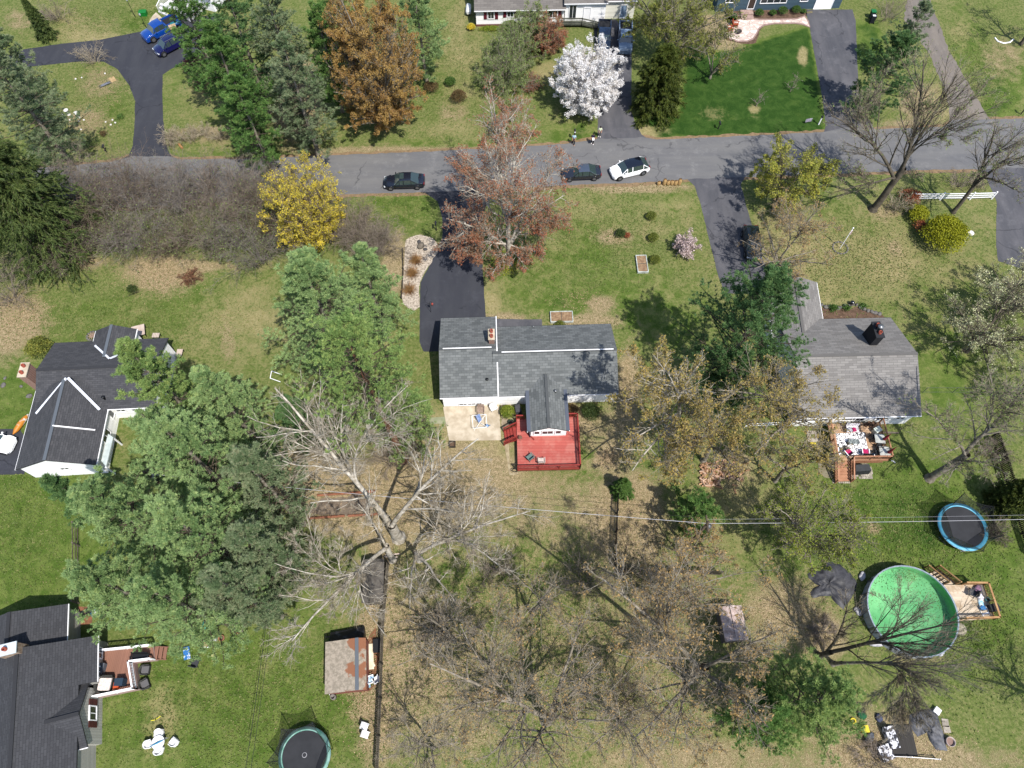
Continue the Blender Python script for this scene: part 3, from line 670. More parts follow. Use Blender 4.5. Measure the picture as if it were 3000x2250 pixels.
for fx in (-.9, 0): p, n = near(B4b, 'e', .4 + fx, (.5, .1)); on_wall(h4, p, n, .9, 1.2, 1.7)
c = at(30, 1905, 5.2); chimney(h4, (c.x, c.y), 1.5, .8, 4.0, 5.7, math.radians(ua), M('tan_stone', C(170, 140, 116), C(200, 180, 160), 4), 1, M('pale_cap', C(210, 220, 226), None), roof4b)
vent(h4, roof4b, 118, 2174, 3.9, .12, .3, METAL)

# top centre house
h5 = thing('shuttered_house', 'white house with maroon shutters and brown grey roof at the top edge', 'house', at(1600, 40))
y5 = 90.1
B5 = blk((1.0, 94.4), 6.3, 4.65, 1.5)
roof5, _ = gable(h5, B5, 2.65, 4.6, 'x', SH_T, SIDE_W, ov=.4, rake=.2)
for fx, mu in ((-.66, 0), (-.22, 0), (.28, 0), (.74, 0)):
    p, n = near(B5, 's', fx, (.2, .4)); on_wall(h5, p, n, .85 if fx < .7 else 1.3, 1.25 if fx != -.22 else .8, 1.75)
    for s in (-1, 1): MB().box(p + B5.ex * s * (.78 if fx < .7 else 1.0) + n * .05 + Vector((0, 0, 1.75)), (.42, .06, 1.3 if fx != -.22 else .85), B5.a).build('shutter', M('maroon_shutter', C(136, 44, 66), None, rough=.5), h5, h5.location)
MB().prism([tuple(B5.w(x, y, 0)[:2]) for x, y in ((-B5.hx + .14, -B5.hy + .33), (B5.hx - .14, -B5.hy + .33), (B5.hx - .14, 0), (-B5.hx + .14, 0))], 0, .3).build('brick_base', M('brick_base', C(158, 110, 96), C(140, 96, 84), 4), h5, h5.location)
B5b = blk((10.0, 95.2), 3.0, 5.1, 1.5)
roof5b, _ = gable(h5, B5b, 3.4, 5.4, 'x', SH_T, SIDE_W, ov=.3, rake=.2)
p, n = near(B5b, 's', -.62, (.2, .3)); on_wall(h5, p, n, 1.0, 2.0, 2.0)
p, n = near(B5b, 's', .1, (.2, .3)); on_wall(h5, p, n, .95, 2.1, 1.5, 'door', TRIM, TRIM, 0)
B5c = blk((13.0, 95.9), 4.2, 4.6, 1.5)
roof5c, _ = gable(h5, B5c, 2.9, 4.9, 'x', SH_T, SIDE_C, ov=.3, rake=.2)
for fx, ww, hh, nm in ((-.45, .9, .5, 'window'), (.62, .9, 2.0, 'door')):
    p, n = near(B5c, 's', fx, (.2, .3)); on_wall(h5, p, n, ww, hh, 2.1 if nm == 'window' else 1.1, nm, TRIM, GLASS if nm == 'window' else M('pale_blue_door', C(150, 176, 206), None), 1 if nm == 'window' else 0)

# blue house
h6 = thing('blue_sided_house', 'slate blue sided house with white framed windows at the top edge', 'house', at(2280, 25))
B6 = blk((37.6, 98.3), 9.1, 5.2, 2.3)
roof6, _ = gable(h6, B6, 2.8, 5.0, 'x', SH_L, SIDE_B, ov=.4, rake=.2)
def onpx(px, py): return at(px, py, 0)
for px_, ww, hh, z, nm, mu in ((2192, .95, 2.1, 1.35, 'door', 0), (2254, 3.7, 1.3, 1.75, 'window', 3), (2343, 1.1, 1.1, 1.8, 'window', 0), (2125, 1.2, 1.1, 1.9, 'window', 1)):
    xx = at(px_, 34, 0).x; fx = (xx - B6.c.x) / (B6.hx - .2); p, n = near(B6, 's', fx, (.2, .4))
    on_wall(h6, p, n, ww, hh, z, nm, TRIM, GLASS if nm == 'window' else M('dark_door', C(92, 76, 66), None), mu)
xx = at(2404, 28, 0).x; p, n = near(B6, 's', (xx - B6.c.x) / (B6.hx - .2), (.2, .4)); on_wall(h6, p, n, 2.5, 2.1, 1.08, 'garage_door', TRIM, M('white_garage_door', C(250, 252, 254), None), 0)
sp_ = MB(); 
for k, (dy, zz) in enumerate(((.0, .42), (.75, .22))):
    q = at(2185, 40, 0); sp_.box((q.x, 92.9 - dy - .4, zz / 2), (1.75, .9, zz), B6.a)
sp_.build('front_steps', M('brick_steps', C(206, 178, 166), C(186, 156, 146), 3, .85), h6, h6.location)

# loose leaves and coarse grass tufts lying on the ground
def scatter(name, label_kind, centers, n, size, mat, seed, h=.03, flat=.5):
    rg = np.random.default_rng(seed); P = []
    for cx, cy, rx, ry, wgt in centers:
        k = int(n * wgt); a = rg.normal(0, .55, (k, 2)); X_, Y_ = cx + a[:, 0] * rx, cy + a[:, 1] * ry; bad = np.zeros(k, bool)
        for pl_ in HARD:
            ins = np.zeros(k, bool)
            for (x1, y1), (x2, y2) in zip(pl_, pl_[1:] + pl_[:1]): ins ^= ((y1 > Y_) != (y2 > Y_)) & (X_ < (x2 - x1) * (Y_ - y1) / ((y2 - y1) or 1e-6) + x1)
            bad |= ins
        P.append(np.array([list(at(x, y)) for x, y in zip(X_[~bad], Y_[~bad])]).reshape(-1, 3))
    c = np.concatenate(P); c[:, 2] = h * rg.uniform(.4, 1.3, len(c)) + .01; m_ = len(c)
    a = rg.normal(0, 1, (m_, 3)); a[:, 2] *= (1 - flat); a /= np.linalg.norm(a, axis=1, keepdims=True); q = rg.normal(0, 1, (m_, 3)); q[:, 2] *= (1 - flat); q -= (q * a).sum(1, keepdims=True) * a; q /= np.linalg.norm(q, axis=1, keepdims=True)
    s = size * rg.uniform(.6, 1.4, (m_, 1)) * .5; V = np.stack([c - a * s, c - q * s * .6, c + a * s, c + q * s * .6], 1).reshape(-1, 3); V[:, 2] = np.maximum(V[:, 2], .02)
    o = mesh_np(name, V, [np.arange(m_ * 4).reshape(-1, 4)], mat); return tag(o, kind='stuff')
scatter('fallen_leaves', '', [(480, 800, 110, 60, .1), (60, 930, 90, 80, .08), (870, 300, 90, 130, .12), (1200, 1450, 220, 110, .12), (880, 1400, 120, 80, .08), (1450, 1900, 400, 330, .3), (2000, 1950, 330, 300, .3), (1850, 1530, 120, 150, .1), (1780, 1340, 35, 28, .03), (2300, 1820, 130, 110, .06), (2600, 2180, 200, 80, .08), (1080, 1950, 70, 230, .1), (1840, 1120, 40, 90, .03), (300, 250, 90, 60, .03), (260, 360, 90, 50, .03), (1700, 880, 90, 30, .02), (2470, 760, 240, 130, .03)], 24000, .11,
    leafmat('dead_leaves', C(190, 162, 124), C(160, 134, 100), C(206, 184, 150), 3, .1), 5)
scatter('grass_tufts', '', [(1720, 700, 300, 190, .16), (60, 1500, 220, 300, .14), (700, 2050, 420, 250, .18), (380, 930, 380, 120, .14), (2600, 1550, 360, 200, .16), (2850, 1850, 180, 200, .08), (2500, 760, 330, 160, .14), (1300, 200, 180, 220, .12), (2850, 230, 120, 200, .06), (1500, 1900, 420, 350, .2), (300, 300, 160, 160, .05), (300, 60, 300, 60, .05), (1180, 620, 100, 60, .03)], 60000, .16,
    leafmat('tuft_blades', C(108, 130, 60), C(132, 146, 78), C(158, 158, 98), .4, .3), 6, .05, .25)
# ------------------------------------------------------------------ trees and shrubs
NG = np.random.default_rng
def nrm(a): return a / np.maximum(np.linalg.norm(a, axis=-1, keepdims=True), 1e-9)
def grow(st, d, ln, P, wob, up, rg, droop=0.0):
    n = len(st); pts = np.empty((n, P, 3)); pts[:, 0] = st; d = nrm(d.copy()); s = (ln / (P - 1))[:, None]
    for i in range(1, P):
        d = d + rg.normal(0, wob, d.shape); d[:, 2] += up - droop * i; d = nrm(d)
        pts[:, i] = pts[:, i - 1] + d * s
    return pts
def kids(pts, ln, r, m, t0, t1, an, lf, rg, up=0.0, flat=0.0):
    n, P, _ = pts.shape; t = rg.uniform(t0, t1, (n, m)); x = t * (P - 1); i = np.minimum(x.astype(int), P - 2); f = (x - i)[..., None]
    a = np.take_along_axis(pts, i[..., None].repeat(3, 2), 1); b = np.take_along_axis(pts, (i + 1)[..., None].repeat(3, 2), 1)
    pos = a * (1 - f) + b * f; tan = nrm(b - a); q = rg.normal(0, 1, pos.shape); q[..., 2] *= (1 - flat)
    q = nrm(q - (q * tan).sum(-1, keepdims=True) * tan); A = np.radians(rg.normal(an, an * .22, (n, m)))[..., None]
    d = np.cos(A) * tan + np.sin(A) * q; d[..., 2] += up
    L2 = (ln[:, None] * lf * (1.15 - .75 * t) * rg.uniform(.7, 1.25, (n, m)))
    R = r[:, None] * (1 - .75 * t)
    return pos.reshape(-1, 3), nrm(d).reshape(-1, 3), L2.ravel(), np.minimum(R, 9).ravel()
def tubes(pts, r0, r1, k=3):
    n, P, _ = pts.shape; d = np.empty_like(pts); d[:, 1:-1] = pts[:, 2:] - pts[:, :-2]; d[:, 0] = pts[:, 1] - pts[:, 0]; d[:, -1] = pts[:, -1] - pts[:, -2]; d = nrm(d)
    u = np.zeros_like(d); u[..., 0] = 1; u[np.abs(d[..., 0]) > .9] = (0, 1, 0)
    a = nrm(np.cross(d, u)); b = np.cross(d, a); th = np.arange(k) * 2 * np.pi / k
    rr = (r0[:, None] + (r1 - r0)[:, None] * np.linspace(0, 1, P)[None])[..., None, None]
    V = pts[:, :, None, :] + rr * (a[:, :, None] * np.cos(th)[None, None, :, None] + b[:, :, None] * np.sin(th)[None, None, :, None])
    base = (np.arange(n) * P * k)[:, None, None] + (np.arange(P - 1) * k)[None, :, None] + np.arange(k)[None, None]
    nx = (np.arange(n) * P * k)[:, None, None] + (np.arange(P - 1) * k)[None, :, None] + ((np.arange(k) + 1) % k)[None, None]
    F = np.stack([base, nx, nx + k, base + k], -1).reshape(-1, 4)
    return V.reshape(-1, 3), F
def join(parts):
    Vs, Fs, o = [], [], 0
    for V, F in parts: Vs.append(V); Fs.append(F + o); o += len(V)
    return np.concatenate(Vs), Fs
def samp(pts, m, t0, rg, jit=0.05):
    n, P, _ = pts.shape; x = rg.uniform(t0, 1, (n, m)) * (P - 1); i = np.minimum(x.astype(int), P - 2); f = (x - i)[..., None]
    a = np.take_along_axis(pts, i[..., None].repeat(3, 2), 1); b = np.take_along_axis(pts, (i + 1)[..., None].repeat(3, 2), 1)
    return (a * (1 - f) + b * f).reshape(-1, 3) + rg.normal(0, jit, (n * m, 3))
def leaves(c, size, rg, var=.35, flat=0.0, elong=1.0):
    n = len(c); a = rg.normal(0, 1, (n, 3)); a[:, 2] *= (1 - flat); a = nrm(a); q = rg.normal(0, 1, (n, 3)); q[:, 2] *= (1 - flat); b = nrm(np.cross(a, q) if flat < .5 else q)
    s = (size * rg.uniform(1 - var, 1 + var, n))[:, None]; a = a * s * .5 * elong; b = b * s * .5
    V = np.stack([c - a, c - b * .7, c + a, c + b * .7], 1).reshape(-1, 3)
    return V, (np.arange(n)[:, None] * 4 + np.arange(4)[None])
def tufts(c, rad, nb, rg, up=.45, bw=.07, out=None):
    n = len(c); d = rg.normal(0, 1, (n, nb, 3)); d[..., 2] = np.abs(d[..., 2]) * .6 + up * rg.uniform(0, 1.4, (n, nb))
    if out is not None: d += out[:, None] * .9
    d = nrm(d); r = (rad * rg.uniform(.75, 1.25, (n, 1)) * rg.uniform(.55, 1.1, (n, nb)))[..., None]
    s = nrm(np.cross(d, rg.normal(0, 1, d.shape))) * bw * .5 * rg.uniform(.7, 1.3, (n, nb, 1))
    p = c[:, None]; V = np.stack([p + d * r * .25 - s, p + d * r * .25 + s, p + d * r], 2).reshape(-1, 3)
    return V, np.arange(n * nb * 3).reshape(-1, 3)

BK_GREY = M('grey_bark', C(184, 174, 158), C(144, 134, 118), 3, .9, fine=.2)
BK_PALE = M('pale_bark', C(222, 214, 200), C(176, 166, 148), 2.2, .85, fine=.2)
BK_TWIG = M('twig_bark', C(208, 194, 170), C(176, 160, 134), .8, .9)
BK_VINE = M('vine_bark', C(184, 168, 152), C(146, 132, 116), .5, .9)
BK_PINE = M('pine_branch_bark', C(120, 108, 90), C(88, 78, 64), 2, .9)
BK_RED = M('red_pine_bark', C(176, 120, 88), C(130, 98, 78), 2, .9, fine=.2)
BK_DARK = M('dark_bark', C(132, 122, 106), C(96, 88, 76), 2, .9, fine=.2)
LF = dict(
    pine=leafmat('white_pine_needles', C(112, 138, 88), C(136, 158, 106), C(154, 170, 114), .4, .5, 2.9),
    pine2=leafmat('bright_pine_needles', C(110, 138, 78), C(134, 156, 92), C(152, 168, 100), .4, .45, 2.5),
    pine3=leafmat('grey_pine_needles', C(106, 128, 90), C(134, 148, 112), C(154, 160, 126), .4, .45, 2.3),
    pine4=leafmat('deep_pine_needles', C(78, 112, 66), C(102, 136, 84), C(122, 150, 90), .4, .4, 2.1),
    pine5=leafmat('vivid_pine_needles', C(84, 122, 60), C(108, 144, 76), C(130, 158, 86), .4, .4, 2.1),
    spruce=leafmat('spruce_needles', C(66, 86, 42), C(94, 112, 58), C(118, 130, 72), .5, .35, 1.8),
    yew=leafmat('yew_needles', C(66, 84, 30), C(100, 116, 44), C(124, 132, 54), .6),
    orange=leafmat('orange_buds', C(156, 118, 66), C(166, 136, 74), C(184, 154, 92), .3, .4, 2.1),
    red=leafmat('red_buds', C(176, 104, 76), C(158, 120, 90), C(190, 126, 92), .5, .35, 1.7),
    amber=leafmat('amber_buds', C(168, 144, 78), C(148, 140, 76), C(186, 164, 98), .6, .4, 2.0),
    gold=leafmat('gold_green_leaves', C(168, 170, 72), C(146, 154, 64), C(194, 184, 84), .6, .4, 1.9),
    lime=leafmat('lime_leaves', C(134, 160, 50), C(158, 172, 60), C(180, 184, 80), .7, .35),
    green=leafmat('spring_green_leaves', C(116, 142, 76), C(136, 156, 90), C(156, 172, 100), .6, .4, 1.8),
    oak=leafmat('olive_leaves', C(132, 138, 60), C(108, 118, 54), C(170, 168, 80), .5, .4, 1.8),
    yellow=leafmat('yellow_blossom', C(214, 190, 56), C(150, 140, 50), C(230, 210, 92), 1.1, .4, 2.0),
    white=leafmat('white_blossom', C(252, 248, 244), C(240, 234, 232), C(226, 216, 214), 1.0, .3),
    cream=leafmat('cream_blossom', C(210, 212, 160), C(170, 178, 122), C(228, 228, 190), .6, .3),
    pink=leafmat('pink_blossom', C(236, 216, 216), C(206, 180, 178), C(180, 160, 156), 1.5, .3),
    globe=leafmat('globe_shrub_leaves', C(92, 108, 40), C(128, 140, 54), C(150, 156, 66), 1.8, .15),
    bud=leafmat('tan_buds', C(166, 140, 96), C(176, 146, 92), C(192, 158, 104), .6, .35, 1.7),
    globeg=leafmat('green_shrub_leaves', C(68, 104, 44), C(92, 128, 54), C(114, 144, 64), 1.8, .15),
    globeb=leafmat('brown_shrub_leaves', C(92, 78, 48), C(122, 96, 60), C(142, 118, 76), 1.8, .15),
    shrubd=leafmat('dark_shrub_leaves', C(56, 78, 34), C(80, 100, 44), C(100, 114, 56), 1.5, .15),
    chart=leafmat('chartreuse_leaves', C(142, 150, 22), C(172, 174, 34), C(190, 190, 60), 1.2, .25),
    maroon=leafmat('maroon_leaves', C(112, 60, 60), C(140, 78, 72), C(90, 56, 50), 1.2, .2),
    rust=leafmat('rust_leaves', C(176, 96, 70), C(196, 120, 84), C(150, 110, 60), 1.2, .25),
    tan=leafmat('dead_grass', C(196, 160, 104), C(176, 136, 88), C(190, 118, 76), 1.2, .2),
)
def rootat(px, py, z=0): p = at(px, py, z); return (p.x, p.y, 0)

def pine(name, label, px, py, zc, h, R, leaf='pine', seed=1, z0=.28, group=None, bark=BK_GREY, rad=.5, nb=26, dens=1.0, lean=(0, 0), shape=1.0, whorl=.85):
    "white pine: whorls of rising branches that carry rounded tufts of needles; (px, py) is where the crown shows at height zc"
    rg = NG(seed); t = thing(name, label, 'tree', rootat(px, py, zc), 0, group)
    n = 12; zz = np.linspace(0, h, n); tr = np.stack([lean[0] * (zz / h) ** 1.4 + rg.normal(0, .05, n), lean[1] * (zz / h) ** 1.4 + rg.normal(0, .05, n), zz], 1)[None]
    r = .018 * h
    V, F = tubes(tr, np.array([r]), np.array([.03]), 8); mesh_np('trunk', V, [F], bark, t, True)
    S, D, Ln, Rr = [], [], [], []
    z = h * z0; k = 0
    while z < h - .3:
        q = (z - h * z0) / (h * (1 - z0)); prof = (min(1, (q + .12) / .3) ** .6) * (1 - q ** (1.5 * shape)) ** .75 + .06
        m = rg.integers(4, 7); a0 = rg.uniform(0, 6.28)
        c = np.array([np.interp(z, zz, tr[0, :, i]) for i in range(3)])
        for j in range(m):
            a = a0 + j * 6.283 / m + rg.normal(0, .25); ll = R * prof * rg.uniform(.5, 1.22)
            el = .05 + .75 * q ** 1.5
            S.append(c + (0, 0, rg.uniform(-.3, .3))); D.append((math.cos(a) * math.cos(el), math.sin(a) * math.cos(el), math.sin(el))); Ln.append(ll); Rr.append(.012 * ll + .02)
        z += whorl * 1.3 * rg.uniform(.7, 1.3) * (1 - .5 * q)
    S, D, Ln, Rr = map(np.array, (S, D, Ln, Rr))
    b1 = grow(S, D, Ln, 7, .07, .03, rg); p = [tubes(b1, Rr, Rr * .25, 4)]
    cs = [samp(b1, 6, .4, rg, .08), b1[:, -1]]
    s2, d2, l2, r2 = kids(b1, Ln, Rr * .6, 11, .25, .97, 46, .38, rg, .12, .9)
    b2 = grow(s2, d2, l2, 4, .08, .06, rg); p.append(tubes(b2, r2 * .6, r2 * .2, 3))
    cs += [samp(b2, max(1, round(3 * dens)), .25, rg, .06), b2[:, -1]]
    V, F = join(p); mesh_np('branches', V, F, BK_PINE, t)
    c = np.concatenate(cs); c[:, 2] += .08
    if dens < 1: c = c[rg.random(len(c)) < dens + .2]
    cen = np.stack([np.interp(c[:, 2], zz, tr[0, :, i]) for i in range(2)] + [c[:, 2]], 1); out = nrm(c - cen + 1e-6)
    V, F = tufts(c, rad * .62, int(nb * .7), rg, .5, .055, out * 1.1)
    mesh_np('crown', V, [F], LF[leaf], t)
    return t

def spruce(name, label, px, py, zc, h, R, leaf='spruce', seed=1, z0=.04, group=None, nb=30, droop=.035, rad=.34, whorl=.42, lean=(0, 0), narrow=1.0):
    rg = NG(seed); t = thing(name, label, 'tree', rootat(px, py, zc), 0, group)
    n = 8; zz = np.linspace(0, h, n); tr = np.stack([lean[0] * zz / h, lean[1] * zz / h, zz], 1)[None]
    V, F = tubes(tr, np.array([.016 * h]), np.array([.02]), 7); mesh_np('trunk', V, [F], BK_DARK, t, True)
    S, D, Ln = [], [], []; z = h * z0 + .1
    while z < h - .15:
        q = (z - h * z0) / (h * (1 - z0)); m = rg.integers(7, 10) if R > 1.5 else rg.integers(5, 8); a0 = rg.uniform(0, 6.28)
        c = np.array([lean[0] * z / h, lean[1] * z / h, z])
        for j in range(m):
            a = a0 + j * 6.283 / m + rg.normal(0, .2); ll = R * ((1 - q) ** (.8 * narrow) + .03) * rg.uniform(.7, 1.12); el = .1 + .7 * q ** 2
            S.append(c); D.append((math.cos(a) * math.cos(el), math.sin(a) * math.cos(el), math.sin(el))); Ln.append(ll)
        z += whorl * rg.uniform(.75, 1.25) * max(.35, 1 - .5 * q) * (1 if h > 6 else .6)
    S, D, Ln = map(np.array, (S, D, Ln)); b1 = grow(S, D, Ln, 7, .04, 0, rg, droop)
    s2, d2, l2, r2 = kids(b1, Ln, np.full(len(Ln), .02), 9, .12, .95, 42, .36, rg, -.08, .8)
    b2 = grow(s2, d2, l2, 4, .05, 0, rg, .05)
    V, F = join([tubes(b1, .01 * Ln + .01, Ln * 0 + .006, 3)]); mesh_np('branches', V, F, BK_DARK, t)
    def needles(b, m, rr):
        n_, P, _ = b.shape; i = rg.integers(0, P - 1, (n_, m)); f = rg.uniform(0, 1, (n_, m, 1))
        a = np.take_along_axis(b, i[..., None].repeat(3, 2), 1); e = np.take_along_axis(b, (i + 1)[..., None].repeat(3, 2), 1)
        pos = a * (1 - f) + e * f; d = nrm(nrm(e - a) + rg.normal(0, .45, pos.shape) + (0, 0, -.12)); ln = rr * rg.uniform(.6, 1.3, (n_, m, 1))
        s = nrm(np.cross(d, rg.normal(0, 1, d.shape))) * .045
        return np.stack([pos - s, pos + s, pos + d * ln], 2).reshape(-1, 3)
    V = np.concatenate([needles(b1, nb, rad), needles(b2, nb // 2 + 2, rad)])
    mesh_np('crown', V, [np.arange(len(V)).reshape(-1, 3)], LF[leaf], t)
    return t

def bare(name, label, px, py, h, hf=None, limbs=None, nl=9, R=5, leaf=None, nleaf=2, lsize=.13, seed=1, lv=(12, 8, 5), bark=BK_PALE, twig=BK_TWIG, group=None, r=None, lean=(0, 0), cat='tree', lf=(.42, .5, .5), el=(.5, 1.2), wob=.15, an=(48, 44, 40), up=.05, trunks=1, ljit=.08, tw=.008, elong=1.3, oval=False):
    "deciduous tree before or at leaf-out, grown from limbs; limbs may be given as (px, py, z) end points, or are spread round"
    rg = NG(seed); o = Vector(rootat(px, py)); t = thing(name, label, cat, o, 0, group)
    hf = hf or h * .3; r = r or .02 * h
    tr = grow(np.zeros((1, 3)), np.array([[lean[0] / h, lean[1] / h, 1.0]]), np.array([hf]), 6, .03, .05, rg)
    top = tr[0, -1]; V, F = tubes(tr, np.array([r]), np.array([r * .8]), 8)
    fl = tubes(np.array([[[0, 0, -.1], [0, 0, .25], [0, 0, .6]]]) * 1.0, np.array([r * 1.5]), np.array([r]), 8)
    V, F = join([(V, F), fl]); mesh_np('trunk', V, F, bark, t, True)
    P = 12; S, E, K2 = [], [], []
    if limbs:
        for lx, ly, lz in limbs:
            e = at(lx, ly, lz); E.append(np.array([e.x - o.x, e.y - o.y, lz]))
        E = np.array(E)
    else:
        a = np.arange(nl) * 2.39996 + rg.uniform(0, .5, nl); uu = (np.arange(nl) + .5) / nl
        prof_ = np.sqrt(np.maximum(0, 1 - ((uu - .38) / .64) ** 2)) ** .75 if oval else np.sqrt(np.maximum(0, 1 - uu ** 2.4))
        rr = R * (prof_ * .9 + .1) * rg.uniform(.8, 1.05, nl) * np.where(uu < .12, .85, 1)
        E = np.stack([np.cos(a) * rr + lean[0], np.sin(a) * rr + lean[1], hf + (h - hf) * (.08 + .92 * uu) * rg.uniform(.9, 1.0, nl)], 1)
    N = len(E); fz = rg.uniform(.55, 1, N) if not trunks > 1 else rg.uniform(.05, .3, N)
    st = np.stack([np.interp(fz * 5, range(6), tr[0, :, i]) for i in range(3)], 1)
    dd = E - st; c = st + dd * np.array([.35, .35, .62]); u = np.linspace(0, 1, P)[None, :, None]
    b1 = (1 - u) ** 2 * st[:, None] + 2 * u * (1 - u) * c[:, None] + u ** 2 * E[:, None]
    r1f = np.ones(N)
    if trunks == 1:
        order = np.argsort(-np.linalg.norm(dd, axis=1)); done = []
        for i in order:
            best = None
            for j in done:
                cs_ = float(nrm(dd[i][None])[0] @ nrm(b1[j, 6] - st[j])); 
                if cs_ > .86 and (best is None or cs_ > best[0]): best = (cs_, j)
            if best and r1f[best[1]] > .4:
                j = best[1]; k0 = int(rg.integers(3, 6)); s0 = b1[j, k0].copy(); tn = b1[j, k0 + 1] - b1[j, k0]; dv = E[i] - s0
                cc = s0 + nrm(tn[None])[0] * np.linalg.norm(dv) * .3 + dv * .15
                b1[i] = ((1 - u) ** 2 * s0 + 2 * u * (1 - u) * cc + u ** 2 * E[i])[0]; r1f[i] = r1f[j] * .62; dd[i] = dv; st[i] = s0
            else: done.append(i)
            if best and i not in done and len(done) < N: done.append(i)
    wv = np.cumsum(rg.normal(0, wob * .3, b1.shape), 1); wv -= wv[:, :1]; b1 = b1 + wv * np.minimum(1, np.linalg.norm(dd, axis=1) / 4)[:, None, None]
    Ln = np.linalg.norm(dd, axis=1); R1 = np.minimum(r * .7, .014 * Ln + .035) * r1f
    parts = [tubes(b1, R1, R1 * .22, 6)]
    s, d, l, q = kids(b1, Ln, R1, lv[0], .18, .98, an[0], lf[0], rg, up)
    b2 = grow(s, d, l, 7, wob, up, rg); parts.append(tubes(b2, q * .5 + .004, q * .14 + .004, 4))
    s, d, l, q3 = kids(b2, l, q * .5, lv[1], .15, .98, an[1], lf[1], rg, up)
    b3 = grow(s, d, l, 5, wob * 1.1, up, rg); parts.append(tubes(b3, np.minimum(q3 * .5, .03) + tw, q3 * 0 + tw, 3))
    V, F = join(parts); mesh_np('limbs', V, F, bark, t, True)
    last = b3; pts = [b3]
    if lv[2]:
        s, d, l, q4 = kids(b3, l, q3, lv[2], .1, 1, an[2], lf[2] * 1.1, rg, up)
        b4 = grow(s, d, np.maximum(l, .18), 4, wob * 1.2, up, rg)
        V, F = tubes(b4, q4 * 0 + tw * 1.1, q4 * 0 + tw * .6, 3); mesh_np('twigs', V, [F], twig, t); pts = [b4, b3]
    if leaf and nleaf:
        c = np.concatenate([samp(p, max(1, int(nleaf)), .35, rg, ljit) for p in pts])
        if nleaf < 1: c = c[rg.random(len(c)) < nleaf]
        V, F = leaves(c, lsize, rg, .4, 0, elong); mesh_np('crown', V, [F], LF[leaf], t)
    return t

def shrub(name, label, px, py, r, h, leaf='globe', n=1500, size=.09, seed=1, group=None, rough=.08, cat='shrub', ry=None, core=True):
    "clipped or dense shrub: short stems and many small leaves in an uneven ball"
    rg = NG(seed); t = thing(name, label, cat, rootat(px, py), 0, group); ry = ry or r
    st = grow(np.zeros((9, 3)), rg.normal(0, 1, (9, 3)) * (1, 1, .2) + (0, 0, 1.2), np.full(9, h * .75), 4, .1, .05, rg)
    V, F = tubes(st, np.full(9, .03), np.full(9, .01), 4); mesh_np('stems', V, [F], BK_DARK, t)
    d = nrm(rg.normal(0, 1, (n, 3))); d[:, 2] = np.abs(d[:, 2]) * 1.0 - .25
    bumps = nrm(rg.normal(0, 1, (24, 3))); bb = np.maximum(0, (d @ bumps.T) - .8).max(1) * 5 * rough * 2
    rad = (rg.uniform(0, 1, n) ** .28) * (1 - rough + bb + rg.normal(0, rough * .4, n))
    c = d * rad[:, None] * (r, ry, h * .5) + (0, 0, h * .5); c[:, 2] = np.maximum(c[:, 2], .04)
    V, F = leaves(c, size, rg, .4, 0, 1.2); mesh_np('foliage', V, [F], LF[leaf], t)
    return t

BK_V2 = M('vine_bark_grey', C(176, 166, 156), C(138, 128, 118), .5, .9); BK_V3 = M('vine_bark_brown', C(164, 144, 126), C(124, 108, 92), .5, .9)
def thicket(name, label, px, py, R, h, seed, leaf=None, nleaf=.25, n=60, mat=BK_VINE, group=None, cat='shrub', lv=(7, 6), lsize=.12, spread=.9):
    "overgrown shrub: many arching stems that fall outward, dense with grey twigs"
    rg = NG(seed); t = thing(name, label, cat, rootat(px, py), 0, group)
    a = rg.uniform(0, 6.283, n); s = np.stack([np.cos(a), np.sin(a), a * 0], 1) * rg.uniform(0, R * .45, (n, 1))
    sp = rg.uniform(.15, spread, n); d = np.stack([np.cos(a) * sp, np.sin(a) * sp, a * 0 + 1], 1)
    l = h * rg.uniform(.85, 1.3, n)
    b1 = grow(s, d, l, 9, .09, .03, rg, .035); b1[..., 2] = np.maximum(b1[..., 2], .02)
    s2, d2, l2, r2 = kids(b1, l, np.full(n, .03), lv[0], .25, 1, 50, .38, rg, -.02)
    b2 = grow(s2, d2, l2, 6, .13, -.04, rg); b2[..., 2] = np.maximum(b2[..., 2], .02)
    s3, d3, l3, r3 = kids(b2, l2, r2, lv[1], .1, 1, 50, .5, rg, -.05)
    b3 = grow(s3, d3, np.maximum(l3, .25), 4, .15, -.06, rg)
    V, F = join([tubes(b1, np.full(n, .03), np.full(n, .012), 3), tubes(b2, np.full(len(b2), .012), np.full(len(b2), .006), 3), tubes(b3, np.full(len(b3), .0085), np.full(len(b3), .004), 3)])
    mesh_np('stems', V, F, mat, t)
    if leaf:
        c = samp(b3, max(1, int(math.ceil(nleaf))), 0, rg, .1)
        if nleaf < 1: c = c[rg.random(len(c)) < nleaf]
        V, F = leaves(c, lsize, rg); mesh_np('foliage', V, [F], LF[leaf], t)
    return t

def clump(name, label, px, py, r, h, leaf, n=200, seed=1, group=None, cat='plant', lw=.03):
    "tussock: arching blades from one foot"
    rg = NG(seed); t = thing(name, label, cat, rootat(px, py), 0, group)
    a = rg.uniform(0, 6.283, n); sp = rg.uniform(.1, 1.6, n); d = np.stack([np.cos(a) * sp, np.sin(a) * sp, a * 0 + 1], 1)
    b = grow(rg.normal(0, r * .12, (n, 3)) * (1, 1, 0), d, r * rg.uniform(.7, 1.2, n), 4, .08, 0, rg, .12)
    V, F = tubes(b, np.full(n, lw * .5), np.full(n, lw * .15), 3); mesh_np('blades', V, [F], LF[leaf], t)
    return t

